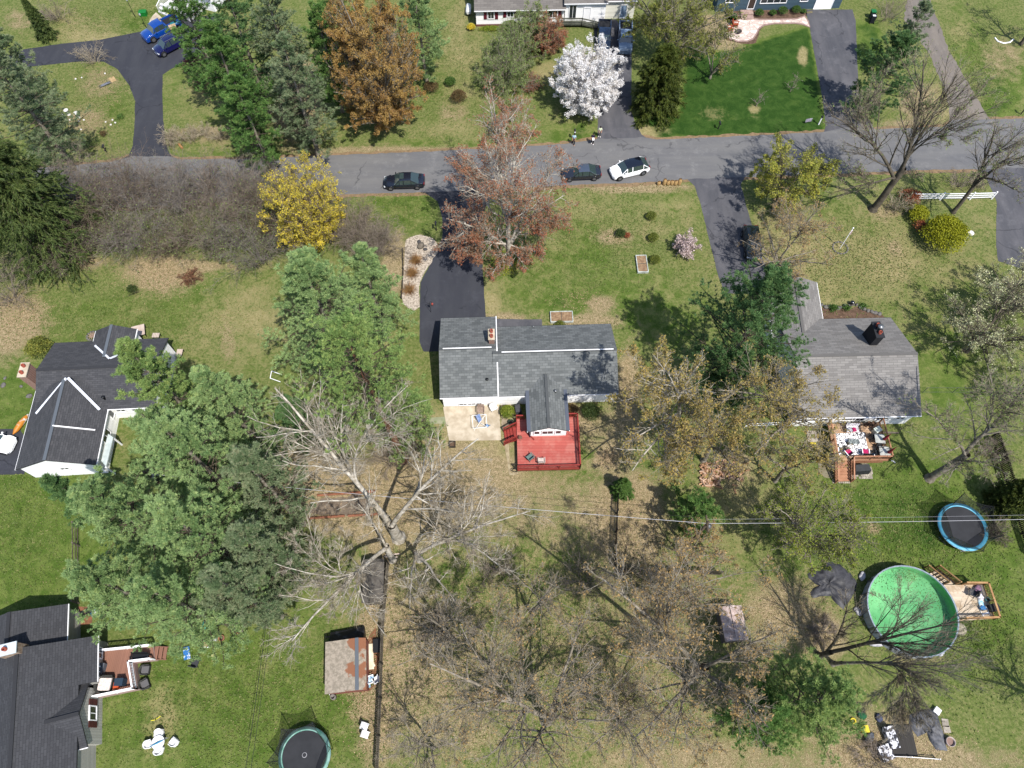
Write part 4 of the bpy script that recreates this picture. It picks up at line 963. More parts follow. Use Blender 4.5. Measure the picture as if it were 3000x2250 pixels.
# -- pines: the group on the left
GP = 'tall white pines between the left houses'
pl = [
    (470, 1120, 15, 21, 3.9, 'pine2', 'yellowish white pine covering the right end of the charcoal roofed house', 1.0),
    (650, 1170, 13, 18, 3.6, 'pine', 'white pine north of the pine mass, beside the pale bare tree top', .9),
    (560, 1330, 16, 22, 4.6, 'pine', 'tallest white pine in the middle of the left pine group', 1.0),
    (760, 1400, 13, 18, 4.0, 'pine3', 'greyish white pine at the right edge of the pine group by the dark gap', .8),
    (350, 1500, 14, 19, 4.6, 'pine', 'white pine standing south of the white garage gable', 1.0),
    (570, 1560, 15, 21, 4.8, 'pine', 'broad white pine at the heart of the lower left pines', 1.0),
    (760, 1610, 12, 17, 3.6, 'pine3', 'small white pine whose crown touches the bare tree limbs', .8),
    (330, 1720, 13, 18, 4.0, 'pine', 'white pine reaching over the split rail garden fence', 1.0),
    (510, 1760, 14, 19, 4.4, 'pine', 'southernmost white pine, above the teal cushion on the lawn', 1.0),
    (690, 1730, 12, 17, 3.6, 'pine3', 'white pine on the lower right of the left pine group', .9),
    (500, 1290, 14, 19, 3.9, 'pine', 'white pine beside the white side porch of the left house', 1.0),
    (215, 1450, 10, 14, 2.0, 'pine4', 'slender pine with a bare leader in front of the white garage gable', .6)]
for i, (x, y, zc, h, R, lf, lb, dn) in enumerate(pl):
    pine('white_pine', lb, x, y, zc, h, R, lf, 10 + i, .22 if R > 3 else .15, GP, rad=.42, nb=26, dens=dn)
# -- the pines beside the main house, top left, right
pine('white_pine', 'large bluish green white pine left of the main driveway', 930, 880, 13, 19, 5.6, 'pine', 31, .18, rad=.5, nb=26, bark=BK_GREY)
pine('white_pine', 'white pine with its tip over the yellow flowering shrub', 1080, 820, 11, 16, 3.4, 'pine', 36, .2, rad=.5, nb=26)
pine('red_barked_pine', 'pine with orange red bark below a bright green crown, left of the garage', 1075, 1070, 20, 24, 5.4, 'pine2', 32, .55, rad=.42, nb=26, bark=BK_RED, lean=(-1.2, 1.0))
pine('white_pine', 'green pine on the left edge of the ranch patio lawn behind the bare limbs', 1190, 1225, 7, 12, 3.6, 'pine2', 33, .1, rad=.4, nb=24, dens=.75)
pine('white_pine', 'low dark pine behind the pale bare tree, left of the brown yard', 870, 1230, 7, 11, 2.8, 'pine4', 34, .15, rad=.4, nb=24)
pine('white_pine', 'dark green white pine between the ranch house and the grey roofed house', 2200, 950, 12, 19, 5.9, 'pine4', 41, .12, rad=.5, nb=28, shape=1.2)
pine('white_pine', 'lower dark pine overlapping the orange budding trees', 2150, 1090, 8, 12, 2.8, 'pine4', 42, .12, rad=.42, nb=24)
pine('white_pine', 'bright green pine at the bottom edge right of the big bare tree', 2390, 2050, 10, 15, 4.2, 'pine2', 43, .12, rad=.42, nb=26)
pine('white_pine', 'half hidden green pine under the amber budding tree at the bottom', 2230, 2090, 7, 11, 3.0, 'pine5', 44, .12, rad=.4, nb=22)
tl = [(560, 60, 12, 17, 4.6, 'pine5', 'bright green pine hanging over the blue pickup'), (660, 190, 12, 17, 4.2, 'pine5', 'bright green pine with maroon shrub at its foot'), (725, 330, 9, 14, 3.6, 'pine5', 'bright green pine nearest the road, right of the first driveway'),
      (690, 60, 13, 19, 4.2, 'pine4', 'tall pine at the top edge left of the grey pines'), (810, 80, 13, 19, 4.4, 'pine3', 'grey green pine with visible limbs at the top edge'), (860, 230, 12, 17, 3.8, 'pine3', 'grey green pine above the leaf strewn clearing'),
      (950, 130, 10, 15, 3.2, 'pine5', 'vivid green pine immediately left of the orange budding maple'), (870, 350, 5, 8, 2.2, 'pine3', 'small grey pine beside the road verge left of the orange maple'), (1225, 60, 9, 14, 3.4, 'pine', 'green pine immediately right of the orange budding maple'), (980, 10, 10, 15, 3.2, 'pine5', 'green pine at the top edge behind the orange maple')]
for i, (x, y, zc, h, R, lf, lb) in enumerate(tl):
    pine('white_pine', lb, x, y, zc, h, R, lf, 60 + i, .15, 'pines around the top left driveway', rad=.5, nb=22, dens=1.0 if lf != 'pine3' else .75)
pine('white_pine', 'dull grey green pine on the left edge above the drooping spruce', 40, 260, 12, 18, 4.8, 'pine3', 71, .15, rad=.5, nb=26)
pine('white_pine', 'smaller grey pine at the left edge beside the dark shadow', 10, 160, 9, 13, 3.4, 'pine3', 72, .15, rad=.45, nb=24)
spruce('norway_spruce', 'large dark spruce with drooping boughs at the left edge by the road', 30, 560, 10, 22, 7.2, 'spruce', 73, nb=64, whorl=.55, rad=.4)
spruce('young_spruce', 'small dark spruce leaning in the tan grass at the top left', 128, 90, 1.2, 6.0, 1.5, 'spruce', 74, nb=30, rad=.24)
spruce('spruce', 'dense olive green spruce beside the driveway with the silver pickup', 1930, 265, 3.5, 9.5, 3.8, 'yew', 75, nb=60, narrow=.6, rad=.34)
pine('pine', 'dark pine between the two driveways at the top right', 2590, 225, 6, 11.5, 4.6, 'pine4', 76, .06, rad=.42, nb=30)
pine('pine', 'thin upright pine at the top right over the old driveway', 2670, 95, 6, 10, 3.0, 'pine3', 77, .1, rad=.42, nb=20, dens=.7)
spruce('young_spruce', 'small bright green spruce at the head of the black garden fence', 1824, 1427, 1.5, 3.4, 1.3, 'globeg', 78, nb=34, rad=.2)
spruce('juniper', 'dark green juniper at the right edge beside the trampoline', 2965, 1460, 2, 5, 1.9, 'yew', 79, nb=50, rad=.25, narrow=.5)
pine('pine', 'dark green pine under the budding trees by the utility pole', 2040, 1500, 3.5, 6.5, 2.6, 'pine5', 80, .08, rad=.4, nb=24)

# -- large bare trees
bare('pale_bare_tree', 'largest leafless tree with pale whitish limbs left of the ranch patio', 1168, 1575, 19, 5.2,
     [(1075, 1345, 10), (860, 1250, 15), (800, 1130, 18), (960, 1190, 17), (1085, 1270, 16), (1010, 1150, 19), (1190, 1120, 19), (1265, 1165, 18), (1220, 1330, 10), (1400, 1290, 15), (1350, 1380, 13), (940, 1330, 13), (850, 1420, 12), (1000, 1420, 9)],
     seed=101, lv=(13, 8, 5), r=.52, leaf=None, wob=.12)
bare('pale_bare_tree', 'leafless pale tree leaning low over the shed, left of the slat fence', 1150, 1640, 15, 4.0,
     [(860, 1560, 10), (800, 1640, 12), (880, 1720, 11), (960, 1800, 9), (860, 1880, 11), (1060, 1700, 8), (1010, 1540, 10), (1120, 1860, 9), (900, 1480, 10), (1050, 1480, 9)],
     seed=102, lv=(12, 9, 6), r=.3, wob=.12)
bare('pale_bare_tree', 'leafless pale tree whose limbs spread right toward the power line', 1230, 1640, 14, 3.4,
     [(1330, 1540, 8), (1450, 1440, 11), (1550, 1500, 12), (1480, 1570, 9), (1270, 1480, 10), (1380, 1640, 9), (1500, 1690, 10), (1340, 1760, 8), (1200, 1790, 8), (1430, 1370, 12)],
     seed=103, lv=(12, 9, 6), r=.26, wob=.13)
bare('budding_bare_tree', 'bare tree with sparse tan buds at the bottom centre', 1600, 2110, 17, 4.5,
     [(1480, 1750, 13), (1350, 1830, 14), (1260, 1960, 14), (1250, 2110, 13), (1400, 2030, 11), (1540, 1850, 12), (1620, 1720, 14), (1700, 1800, 13), (1760, 1950, 12), (1780, 2100, 11), (1650, 2280, 12), (1480, 2260, 12), (1330, 2230, 13), (1560, 1960, 15), (1690, 2010, 15)],
     seed=104, lv=(13, 9, 6), r=.4, leaf='bud', nleaf=.3, lsize=.12, bark=BK_GREY, tw=.007)
bare('budding_bare_tree', 'tall bare tree with orange tan buds right of the bottom centre', 2015, 1985, 19, 6,
     [(1850, 1760, 14), (1760, 1690, 16), (1950, 1700, 15), (2020, 1620, 17), (2110, 1720, 15), (2200, 1780, 15), (2260, 1680, 17), (2290, 1860, 14), (2240, 1960, 13), (2160, 2100, 13), (2250, 2150, 14), (2080, 2200, 14), (1960, 2180, 14), (1850, 2180, 13), (1780, 2040, 14), (1790, 1920, 13), (2060, 1850, 17), (1950, 1880, 17)],
     seed=105, lv=(13, 9, 6), r=.46, leaf='bud', nleaf=.5, lsize=.13, bark=BK_GREY, tw=.007)
bare('bare_tree', 'dark limbed leafless tree on the left of the green pool', 2398, 1922, 15, 2.6,
     [(2470, 1860, 5), (2640, 1700, 12), (2730, 1760, 13), (2790, 1820, 14), (2720, 1900, 11), (2830, 1900, 14), (2560, 1740, 10), (2600, 1900, 8), (2480, 1760, 9)],
     seed=106, lv=(11, 8, 4), r=.26, bark=BK_DARK, an=(26, 26, 28), lf=(.5, .55, .6), wob=.06, tw=.006)
bare('bare_tree', 'grey leafless tree drooping below the green pool toward the dark tarp', 2440, 1945, 12, 1.8,
     [(2600, 2010, 8), (2680, 2060, 10), (2640, 2110, 10), (2580, 2100, 9), (2740, 2010, 11), (2700, 2120, 11), (2530, 2060, 7), (2790, 1950, 12), (2610, 2160, 10)],
     seed=107, lv=(16, 10, 5), r=.2, bark=BK_GREY, an=(20, 24, 26), lf=(.55, .55, .55), wob=.06, tw=.007)
bare('bare_tree', 'big leafless tree with limbs fanning over the road at the upper right', 2557, 614, 17, 6.5,
     [(2440, 340, 14), (2500, 290, 15), (2590, 210, 17), (2700, 180, 18), (2800, 220, 17), (2880, 260, 17), (2930, 310, 16), (2860, 400, 12), (2780, 420, 11), (2660, 260, 16), (2480, 470, 8), (2700, 520, 6), (2450, 560, 6), (2740, 300, 16)],
     seed=108, lv=(14, 9, 5), r=.42, bark=BK_DARK, leaf='green', nleaf=.3, lsize=.12, lean=(1.2, .8), an=(30, 30, 32), wob=.1, lf=(.5, .5, .55))
bare('bare_tree', 'leafless tree leaning over the white rail fence', 2792, 622, 14, 6,
     [(2960, 470, 11), (3020, 400, 13), (3080, 430, 12), (2900, 480, 10), (2920, 370, 13), (2990, 560, 9), (3060, 330, 14), (2850, 520, 8)],
     seed=109, lv=(12, 8, 5), r=.24, bark=BK_DARK, lean=(1.5, 1.2), leaf='green', nleaf=.2, lsize=.12)
bare('bare_tree', 'leaning grey tree right of the wooden deck, base on the open lawn', 2722, 1402, 15, 5.5,
     [(2900, 1270, 10), (3010, 1180, 13), (2960, 1120, 14), (2850, 1130, 13), (3040, 1290, 12), (2780, 1210, 11), (2700, 1190, 11), (2930, 1380, 9), (2880, 1060, 15), (3060, 1060, 15), (2810, 1300, 8), (2780, 1420, 6)],
     seed=110, lv=(14, 9, 5), r=.38, bark=BK_GREY, lean=(2.6, 1.6), leaf='green', nleaf=.35, lsize=.12)
bare('bare_tree', 'leafless tree just outside the lower right corner, seen by its shadow fan', 3110, 2110, 13, 3.5, nl=10, R=5, seed=111, lv=(8, 6, 4), r=.3, bark=BK_DARK)
bare('bare_tree', 'dark leafless tree at the top right corner', 2990, 130, 12, 4, nl=9, R=5, seed=112, lv=(8, 6, 5), r=.22, bark=BK_DARK, leaf='green', nleaf=.3)

bare('bare_tree', 'fine twigged leafless tree between the slat fence and the bottom centre tree', 1330, 1880, 11, 2.5, nl=10, R=4.5, seed=113, lv=(9, 7, 4), r=.16, bark=BK_GREY, leaf='bud', nleaf=.2, lsize=.1)
bare('bare_tree', 'fine twigged leafless tree above the bottom centre, in dappled shade', 1560, 1800, 11, 2.5, nl=9, R=4, seed=114, lv=(8, 6, 4), r=.16, bark=BK_GREY, leaf='bud', nleaf=.3, lsize=.1)
bare('bare_tree', 'leafless multi stemmed tree between the two large bottom trees', 1810, 2110, 11, 1.5, nl=10, R=4.5, seed=115, lv=(9, 7, 4), r=.15, bark=BK_GREY, leaf='bud', nleaf=.3, lsize=.1)
bare('bare_tree', 'fine leafless tree at the bottom edge right of the slat fence', 1270, 2190, 10, 1.5, nl=10, R=4, seed=116, lv=(9, 7, 4), r=.14, bark=BK_GREY)
bare('bare_tree', 'rusty twigged leafless tree left of the pinkish roofed low shed', 1900, 1760, 12, 2.5, nl=11, R=4.5, seed=117, lv=(9, 7, 4), r=.17, bark=BK_GREY, leaf='bud', nleaf=.4, lsize=.11)
# -- trees with buds, blossom or young leaves
bare('orange_budding_maple', 'dense upright maple covered in orange buds at the top centre left', 1135, 375, 18.5, 1.0, nl=100, R=5.5, leaf='orange', nleaf=3, lsize=.12, seed=121, lv=(10, 7, 5), bark=BK_GREY, oval=True, an=(32, 36, 38), up=.1, lf=(.34, .5, .55), trunks=1, r=.3)
bare('red_budding_maple', 'grey limbed maple with red buds over the main driveway entrance', 1493, 775, 17, 4.2,
     [(1330, 520, 11), (1300, 640, 9), (1400, 420, 13), (1480, 340, 15), (1560, 380, 14), (1640, 470, 12), (1660, 580, 10), (1570, 560, 14), (1430, 560, 15), (1380, 700, 7), (1590, 680, 7), (1500, 450, 17), (1290, 700, 5), (1395, 765, 4), (1605, 745, 4), (1665, 655, 7), (1345, 750, 4.5), (1545, 790, 3.5), (1440, 800, 3.5), (1340, 440, 12), (1620, 640, 9), (1440, 300, 14), (1520, 620, 9), (1380, 600, 10)],
     leaf='red', nleaf=1, lsize=.13, seed=122, lv=(17, 10, 6), r=.36, bark=BK_PALE, tw=.008, lf=(.5, .5, .5))
bare('white_magnolia', 'round magnolia smothered in white blossom beside the second driveway', 1712, 318, 8.4, .6, nl=110, R=4.5, leaf='white', nleaf=5, lsize=.11, seed=123, lv=(9, 6, 4), oval=True, bark=BK_PALE, el=(.08, 1.45), up=.1, trunks=3, an=(34, 34, 36), lf=(.34, .5, .5), r=.16, elong=1.0)
bare('pink_magnolia', 'small star magnolia with pinkish white blossom right of the globe shrubs', 2003, 740, 2.9, .3, nl=18, R=1.5, leaf='pink', nleaf=2, lsize=.13, seed=124, lv=(7, 5, 2), bark=BK_TWIG, el=(.1, 1.45), trunks=3, r=.05)
bare('yellow_flowering_tree', 'bright yellow flowering tree below the road on the left', 928, 700, 11, .8, nl=64, R=4.7, leaf='yellow', nleaf=3, lsize=.11, seed=125, lv=(9, 6, 4), oval=True, bark=BK_VINE, twig=BK_VINE, el=(.1, 1.45), trunks=3, r=.12, lf=(.34, .5, .5))
bare('golden_leafing_tree', 'golden green leafing tree casting a dark shadow on the right driveway', 2262, 615, 9.5, 2.0, nl=24, R=4.6, leaf='gold', nleaf=2, lsize=.14, seed=126, lv=(10, 8, 4), oval=True, bark=BK_DARK, lean=(.6, .4), r=.15)
bare('orange_sparse_tree', 'thin orange brown budding tree over the parked dark car', 2262, 800, 11, 2.5, nl=22, R=5.2, leaf='bud', nleaf=.8, lsize=.12, seed=127, lv=(8, 6, 4), bark=BK_GREY, r=.16)
bare('olive_leafing_tree', 'olive green leafing tree over the silver pickup at the top', 1955, 185, 14, 2.5, nl=34, R=6.8, leaf='oak', nleaf=2, lsize=.15, seed=128, lv=(9, 7, 5), oval=True, bark=BK_GREY, r=.26)
bare('olive_leafing_tree', 'smaller olive tree right of the spruce, left of the round patio', 2080, 230, 9, 1, nl=16, R=3.4, leaf='oak', nleaf=1, lsize=.14, seed=129, lv=(7, 6, 3), bark=BK_GREY, r=.14)
bare('amber_budding_tree', 'large amber budding tree right of the red deck, shading the ranch roof', 1965, 1265, 16, 4.5,
     [(1830, 1030, 12), (1930, 1000, 14), (2040, 1060, 13), (1800, 1170, 11), (1830, 1290, 9), (2080, 1180, 12), (1960, 1130, 16), (1880, 1100, 15), (2060, 1280, 10), (1900, 1220, 13), (1850, 1380, 9), (1990, 1380, 9)],
     leaf='amber', nleaf=1, lsize=.15, seed=130, lv=(13, 9, 5), r=.32, bark=BK_PALE)
bare('amber_budding_tree', 'amber budding tree above the firewood heap', 2060, 1350, 14, 4,
     [(1960, 1320, 11), (1990, 1240, 13), (2080, 1250, 13), (2160, 1290, 12), (2200, 1230, 13), (2140, 1360, 10), (1960, 1410, 8), (2060, 1170, 14), (1900, 1400, 9)],
     leaf='amber', nleaf=1, lsize=.15, seed=131, lv=(12, 8, 5), r=.26, bark=BK_GREY)
bare('amber_budding_tree', 'thin amber tree over the left end of the grey roofed house', 2290, 1260, 15, 5,
     [(2200, 1130, 13), (2290, 1060, 14), (2380, 1080, 14), (2450, 1160, 13), (2480, 1250, 11), (2300, 1180, 15), (2170, 1220, 12), (2210, 1330, 10), (2330, 1360, 9), (2420, 1340, 9), (2100, 1140, 13)],
     leaf='amber', nleaf=1, lsize=.14, seed=132, lv=(13, 8, 5), r=.26, bark=BK_GREY)
bare('amber_budding_tree', 'sparse amber tree beside the wooden deck stairs', 2270, 1410, 12, 3.5, nl=12, R=4.2, leaf='amber', nleaf=.8, lsize=.13, seed=133, lv=(8, 6, 4), bark=BK_GREY, r=.18)
bare('lime_leafing_tree', 'yellow green leafing tree where the power line passes left of the lawn', 2300, 1600, 12, 3.5, nl=22, R=5.0, leaf='lime', nleaf=1, lsize=.12, seed=134, lv=(12, 8, 5), bark=BK_GREY, r=.2)
bare('amber_budding_tree', 'small rusty budding tree at the right end of the black board fence', 2010, 1650, 8, 2, nl=12, R=3.4, leaf='bud', nleaf=.8, lsize=.13, seed=135, lv=(8, 6, 4), bark=BK_GREY, r=.14)
bare('cream_blossom_tree', 'pale cream blossoming tree at the right edge right of the grey roofed house', 2830, 1030, 9, 2.2, nl=30, R=5.6, leaf='cream', nleaf=.8, lsize=.12, seed=136, lv=(10, 8, 4), oval=True, bark=BK_DARK, r=.2, lean=(.8, .4))
bare('cream_blossom_tree', 'cream blossoming tree cut by the right edge below the dark driveway', 2960, 920, 8, 2.0, nl=26, R=4.8, leaf='cream', nleaf=.9, lsize=.12, seed=137, lv=(10, 7, 4), oval=True, bark=BK_DARK, r=.16)
bare('green_leafing_tree', 'fine leaved green tree at the right edge above the trampoline hedge', 2950, 1180, 9, 2, nl=12, R=4, leaf='green', nleaf=.8, lsize=.13, seed=138, lv=(8, 6, 4), bark=BK_GREY, r=.14)
for i, (x, y, h, R, lf, lb) in enumerate([(1480, 260, 6.5, 3.0, 'green', 'green leafing shrub tree in front of the shuttered house, lower one'), (1510, 190, 6, 2.8, 'green', 'green leafing shrub tree in front of the shuttered house, middle one'), (1560, 130, 5.5, 2.4, 'green', 'green leafing shrub tree nearest the shuttered house'), (1600, 150, 5.0, 2.2, 'red', 'reddish brown leafing shrub tree left of the wooden ramp')]):
    bare('leafing_shrub_tree', lb, x, y, h, .6, nl=30, R=R * 1.4, leaf=lf, nleaf=2, lsize=.11, seed=140 + i, lv=(9, 7, 3), bark=BK_GREY, trunks=3, r=.08, el=(.2, 1.4), group='shrub trees in front of the shuttered house')
bare('leafing_shrub_tree', 'thin reddish budding small tree left of the three people', 1500, 410, 7, 1, nl=12, R=3.2, leaf='red', nleaf=.8, lsize=.12, seed=146, lv=(8, 6, 4), bark=BK_PALE, r=.09)
thin = [(2315, 268, 3.0, 1.3, 'young leafless sapling in a ring of mulch on the bright lawn, right one'), (2215, 312, 2.6, 1.2, 'young leafless sapling on the bright lawn, left one')]
for i, (x, y, h, R, lb) in enumerate(thin):
    bare('sapling', lb, x, y, h, .5, nl=9, R=R, seed=150 + i, lv=(5, 4, 0), bark=BK_GREY, r=.05, group='saplings on the bright lawn')
for i, (x, y, h, R, m, lb) in enumerate([(278, 185, 3.0, 1.4, BK_TWIG, 'bare fan shaped shrub at the driveway bend'), (172, 55, 3.2, 1.6, BK_VINE, 'bare grey shrub right of the small spruce at the top left'), (2600, 55, 3.5, 2.2, BK_VINE, 'bare brown shrub right of the two wheelie bins'), (2290, 640, 3, 1.8, BK_TWIG, 'low bare shrub under the golden green tree'), (2800, 545, 2.4, 1.6, BK_VINE, 'low bare shrub behind the white rail fence'), (35, 880, 6, 3.4, BK_VINE, 'grey leafless bush on the left edge above the mown lawn'), (60, 800, 5, 2.6, BK_VINE, 'grey leafless bush right under the drooping spruce'), (2860, 545, 1.4, 1.0, BK_TWIG, 'small low shrub at the right end of the white rail fence')]):
    thicket('bare_shrub', lb, x, y, R, h * .8, 160 + i, None if x != 60 else 'shrubd', .3, 26, m, cat='shrub', lv=(6, 5))
for i, (x, y) in enumerate([(495, 400), (530, 410), (565, 405), (600, 395), (640, 405), (500, 425)]):
    thicket('bare_shrub', ['bare tan shrub by the first driveway mouth, leftmost of the row', 'second tan bare shrub from the driveway mouth', 'third tan bare shrub from the driveway mouth', 'fourth tan bare shrub from the driveway mouth', 'tan bare shrub at the foot of the bright pines', 'low tan shrub nearest the road in the row'][i], x, y, 1.0, 1.4, 170 + i, None, 0, 22, BK_TWIG, 'tan bare shrubs along the first driveway', lv=(5, 4))
# -- the overgrown hedge row by the road
HG = 'overgrown shrubs along the road on the left'
hs = [(235, 600), (310, 570), (390, 590), (470, 565), (545, 590), (620, 570), (700, 600), (760, 560), (270, 690), (350, 700), (440, 690), (530, 700), (620, 690), (700, 690), (790, 660), (220, 740), (770, 740), (810, 560)]
nm_ = ['grey tangled shrub at the left end of the roadside row, against the spruce', 'second grey tangled shrub on the road side of the row', 'third grey tangled shrub on the road side of the row', 'fourth grey tangled shrub on the road side, opposite the driveway mouth', 'fifth grey tangled shrub on the road side of the row', 'sixth grey tangled shrub on the road side of the row', 'seventh grey tangled shrub on the road side of the row', 'grey tangled shrub on the road side next to the yellow tree', 'leftmost tangled shrub on the lawn side of the row', 'second tangled shrub on the lawn side of the row', 'third tangled shrub on the lawn side, above the brown leaf patch', 'fourth tangled shrub on the lawn side, above the brush heap', 'fifth tangled shrub on the lawn side of the row', 'sixth tangled shrub on the lawn side of the row', 'tangled shrub on the lawn side next to the yellow tree', 'low green edged shrub at the spruce tips', 'low green edged shrub right of the row above the big pine', 'tall grey shrub reaching up behind the yellow tree']
for i, (x, y) in enumerate(hs):
    thicket('overgrown_shrub', nm_[i], x, y + 25, 2.5, (6.2, 4.6, 6.8, 5.2, 6.4, 4.8)[i % 6] * (1 if i < 8 else .85), 180 + i, 'green', .4 if i > 7 else .1, 46, (BK_VINE, BK_V2, BK_V3)[i % 3], HG, lv=(9, 6), spread=.8, lsize=.13)
thicket('overgrown_shrub', 'brown arching shrub right of the yellow tree, beside the gravel bed', 1105, 740, 2.2, 4.0, 201, None, 0, 80, BK_VINE, lv=(8, 6))
thicket('overgrown_shrub', 'brown shrub immediately right of the yellow flowering tree', 1040, 690, 2.4, 4.0, 202, 'amber', .1, 80, BK_VINE, lv=(8, 6))
thicket('brush_heap', 'heap of cut brown branches lying below the roadside row', 560, 815, 1.4, .8, 203, None, 0, 40, BK_RED, cat='brush', spread=3.0)
thicket('brush_heap', 'heap of cut branches left of the green pool', 2410, 1850, 1.5, 1.0, 204, None, 0, 40, BK_VINE, cat='brush', spread=3.0)
for i, (x, y, R, h, lf, nl_, lb) in enumerate([(640, 750, 1.3, 1.6, 'green', .5, 'fresh green shrub under the grey row, middle'), (1215, 1270, 1.5, 2.5, 'green', .6, 'loose green shrub at the patio left edge'), (1150, 1350, 1.6, 3.0, None, 0, 'twiggy shrub in front of the red barked pine'), (2900, 1330, 1.5, 1.8, 'shrubd', .4, 'scrubby shrub at the top of the right hand hedge line'), (2900, 1560, 1.2, 1.4, 'shrubd', .4, 'scrubby shrub at the bottom of the right hand hedge line'), (1700, 1700, 2.6, 2.6, 'amber', .15, 'thin tan shrub in the leaf litter right of centre bottom'), (1900, 1700, 1.8, 2.0, 'shrubd', .9, 'dark evergreen looking shrub behind the black board fence'), (1450, 1660, 2.2, 1.6, None, 0, 'low tangle of brown twigs above the bottom centre tree'), (1560, 260, 1.5, 1.6, 'rust', .8, 'reddish low shrub under the leafing trees by the shuttered house'), (1830, 2050, 2.4, 2.4, None, 0, 'dense brown twig tangle between the two bottom trees'), (1290, 1840, 2.0, 1.5, None, 0, 'low brown twig tangle right of the slat fence'), (2560, 2220, 2.6, 1.2, None, 0, 'brown scrub along the bottom edge below the white rail')]):
    thicket('scrub_bush', lb, x, y, R, h, 210 + i, lf, nl_, 40, BK_VINE, lv=(6, 5))

# -- clipped and rounded shrubs
G1 = 'globe shrubs on the main front lawn'
for i, (x, y, lb) in enumerate([(1906, 640, 'globe shrub on the main lawn, topmost of three beside the pink magnolia'), (1912, 703, 'middle globe shrub of three beside the pink magnolia'), (1917, 768, 'globe shrub touching the upright raised bed')]):
    shrub('globe_shrub', lb, x, y, .62, 1.15, 'globe', 2600, .07, 230 + i, G1)
shrub('mixed_shrub', 'dark green shrub with a rusty side in a bare ring on the main lawn', 1816, 690, .65, .95, 'shrubd', 1800, .08, 235, rough=.14)
shrub('mixed_shrub', 'small rusty shrub against the dark green shrub on the main lawn', 1836, 694, .4, .7, 'rust', 800, .08, 236, rough=.14)
for i, (x, y, r, lf, lb) in enumerate([(1265, 268, .95, 'globeb', 'brown purple round shrub left of the green one'), (1320, 250, .75, 'globeg', 'green round shrub, topmost of the three on the upper lawn'), (1345, 298, 1.05, 'globeb', 'largest round brown shrub on the upper lawn')]):
    shrub('round_shrub', lb, x, y, r, r * 1.9, lf, 2600, .09, 240 + i, 'three round shrubs on the upper lawn')
shrub('yellow_shrub', 'small yellow flowering shrub at the corner of the shuttered house', 1381, 88, .6, 1.1, 'yellow', 1500, .1, 243)
shrub('foundation_plants', 'low lime green plants along the shuttered house front', 1440, 88, 1.8, .6, 'lime', 1500, .12, 244, ry=.5, rough=.2)
shrub('foundation_plants', 'taller green shrub under the shuttered house windows', 1495, 84, 1.2, 1.3, 'green', 1500, .11, 245, rough=.2)
fb = [(2222, 46, .62), (2262, 44, .5), (2290, 42, .72), (2330, 38, .68), (2352, 38, .38), (2147, 54, .5)]
for i, (x, y, r) in enumerate(fb):
    shrub('foundation_shrub', ['round green shrub in the mulch bed beside the brick steps', 'second round green shrub right of the brick steps', 'third round green shrub right of the brick steps', 'fourth and widest round green shrub in the mulch bed', 'smallest round shrub beside the doormat on the driveway', 'round green shrub left of the brick steps'][i], x, y, r, r * 1.8, 'globeg', 1800, .08, 250 + i, 'round shrubs in the bed of the blue house')
shrub('globe_shrub', 'yellow green round bush at the right end of the concrete patio', 1487, 1215, .78, 1.5, 'lime', 3000, .08, 260)
shrub('round_bush', 'large dark round bush against the back wall right of the gabled wing', 1727, 1212, 1.0, 1.3, 'shrubd', 3000, .1, 261, rough=.12)
shrub('round_bush', 'brown round bush between the gabled wing and the dark bush', 1672, 1208, .75, 1.1, 'globeb', 2000, .1, 262, rough=.14)
shrub('holly_bush', 'dark olive bush at the top left corner of the charcoal roof', 126, 1030, 1.25, 2.2, 'oak', 2600, .14, 263, rough=.15)
shrub('chartreuse_bush', 'big chartreuse bush with a dark shadow on the tan front lawn', 2748, 710, 2.5, 3.8, 'chart', 9000, .15, 264, rough=.12)
shrub('chartreuse_bush', 'smaller chartreuse bush between the big one and the red shrub', 2680, 640, 1.2, 2.0, 'chart', 2600, .14, 265, rough=.15)
shrub('red_leaved_shrub', 'red leaved shrub at the left end of the white rail fence', 2660, 590, 1.3, 1.7, 'rust', 1800, .12, 266, rough=.22)
shrub('red_leaved_shrub', 'red sprig between the two chartreuse bushes', 2690, 675, .8, 1.8, 'rust', 700, .12, 267, rough=.25)
thicket('overgrown_shrub', 'twiggy dark shrub left of the red leaved shrub', 2628, 610, 1.2, 1.8, 268, 'shrubd', .6, 34, BK_TWIG, lv=(6, 5))
shrub('barberry', 'maroon barberry under the bright pines, upper one', 572, 200, 1.5, 1.8, 'maroon', 2200, .1, 269, rough=.22)
shrub('barberry', 'maroon barberry under the bright pines, lower one', 598, 262, 1.2, 1.5, 'maroon', 1500, .1, 270, rough=.22)
shrub('low_plants', 'yellow green ring of low plants round the red budding maple trunk', 1478, 775, 1.5, .5, 'chart', 1300, .11, 271, rough=.3)
shrub('low_plants', 'yellow shrub with a red flower right of the maple trunk', 1528, 760, .7, 1.0, 'lime', 800, .1, 272, rough=.25)
shrub('juniper_bush', 'small grey green juniper in the left meadow below the grey row', 395, 858, .55, 1.6, 'shrubd', 1200, .08, 273, rough=.2)
shrub('low_shrub', 'dark low shrub near the black mailbox in the island bed', 275, 430, 1.2, 1.2, 'shrubd', 900, .09, 274, rough=.25)
shrub('low_shrub', 'small dark shrub above the island bed mailbox', 306, 398, .5, .8, 'globeb', 500, .08, 275, rough=.2)
shrub('flower_clump', 'green clump of white daffodils in the island bed', 353, 345, .55, .4, 'globeg', 500, .09, 276, rough=.3, cat='plant')
shrub('low_shrub', 'grey green bush at the front door of the ranch house', 1640, 955, .6, .7, 'globe', 900, .08, 277)
shrub('perennial', 'leafy green perennial in the stone edged bed, left', 2440, 905, .55, .6, 'globeg', 500, .12, 278, rough=.3, cat='plant')
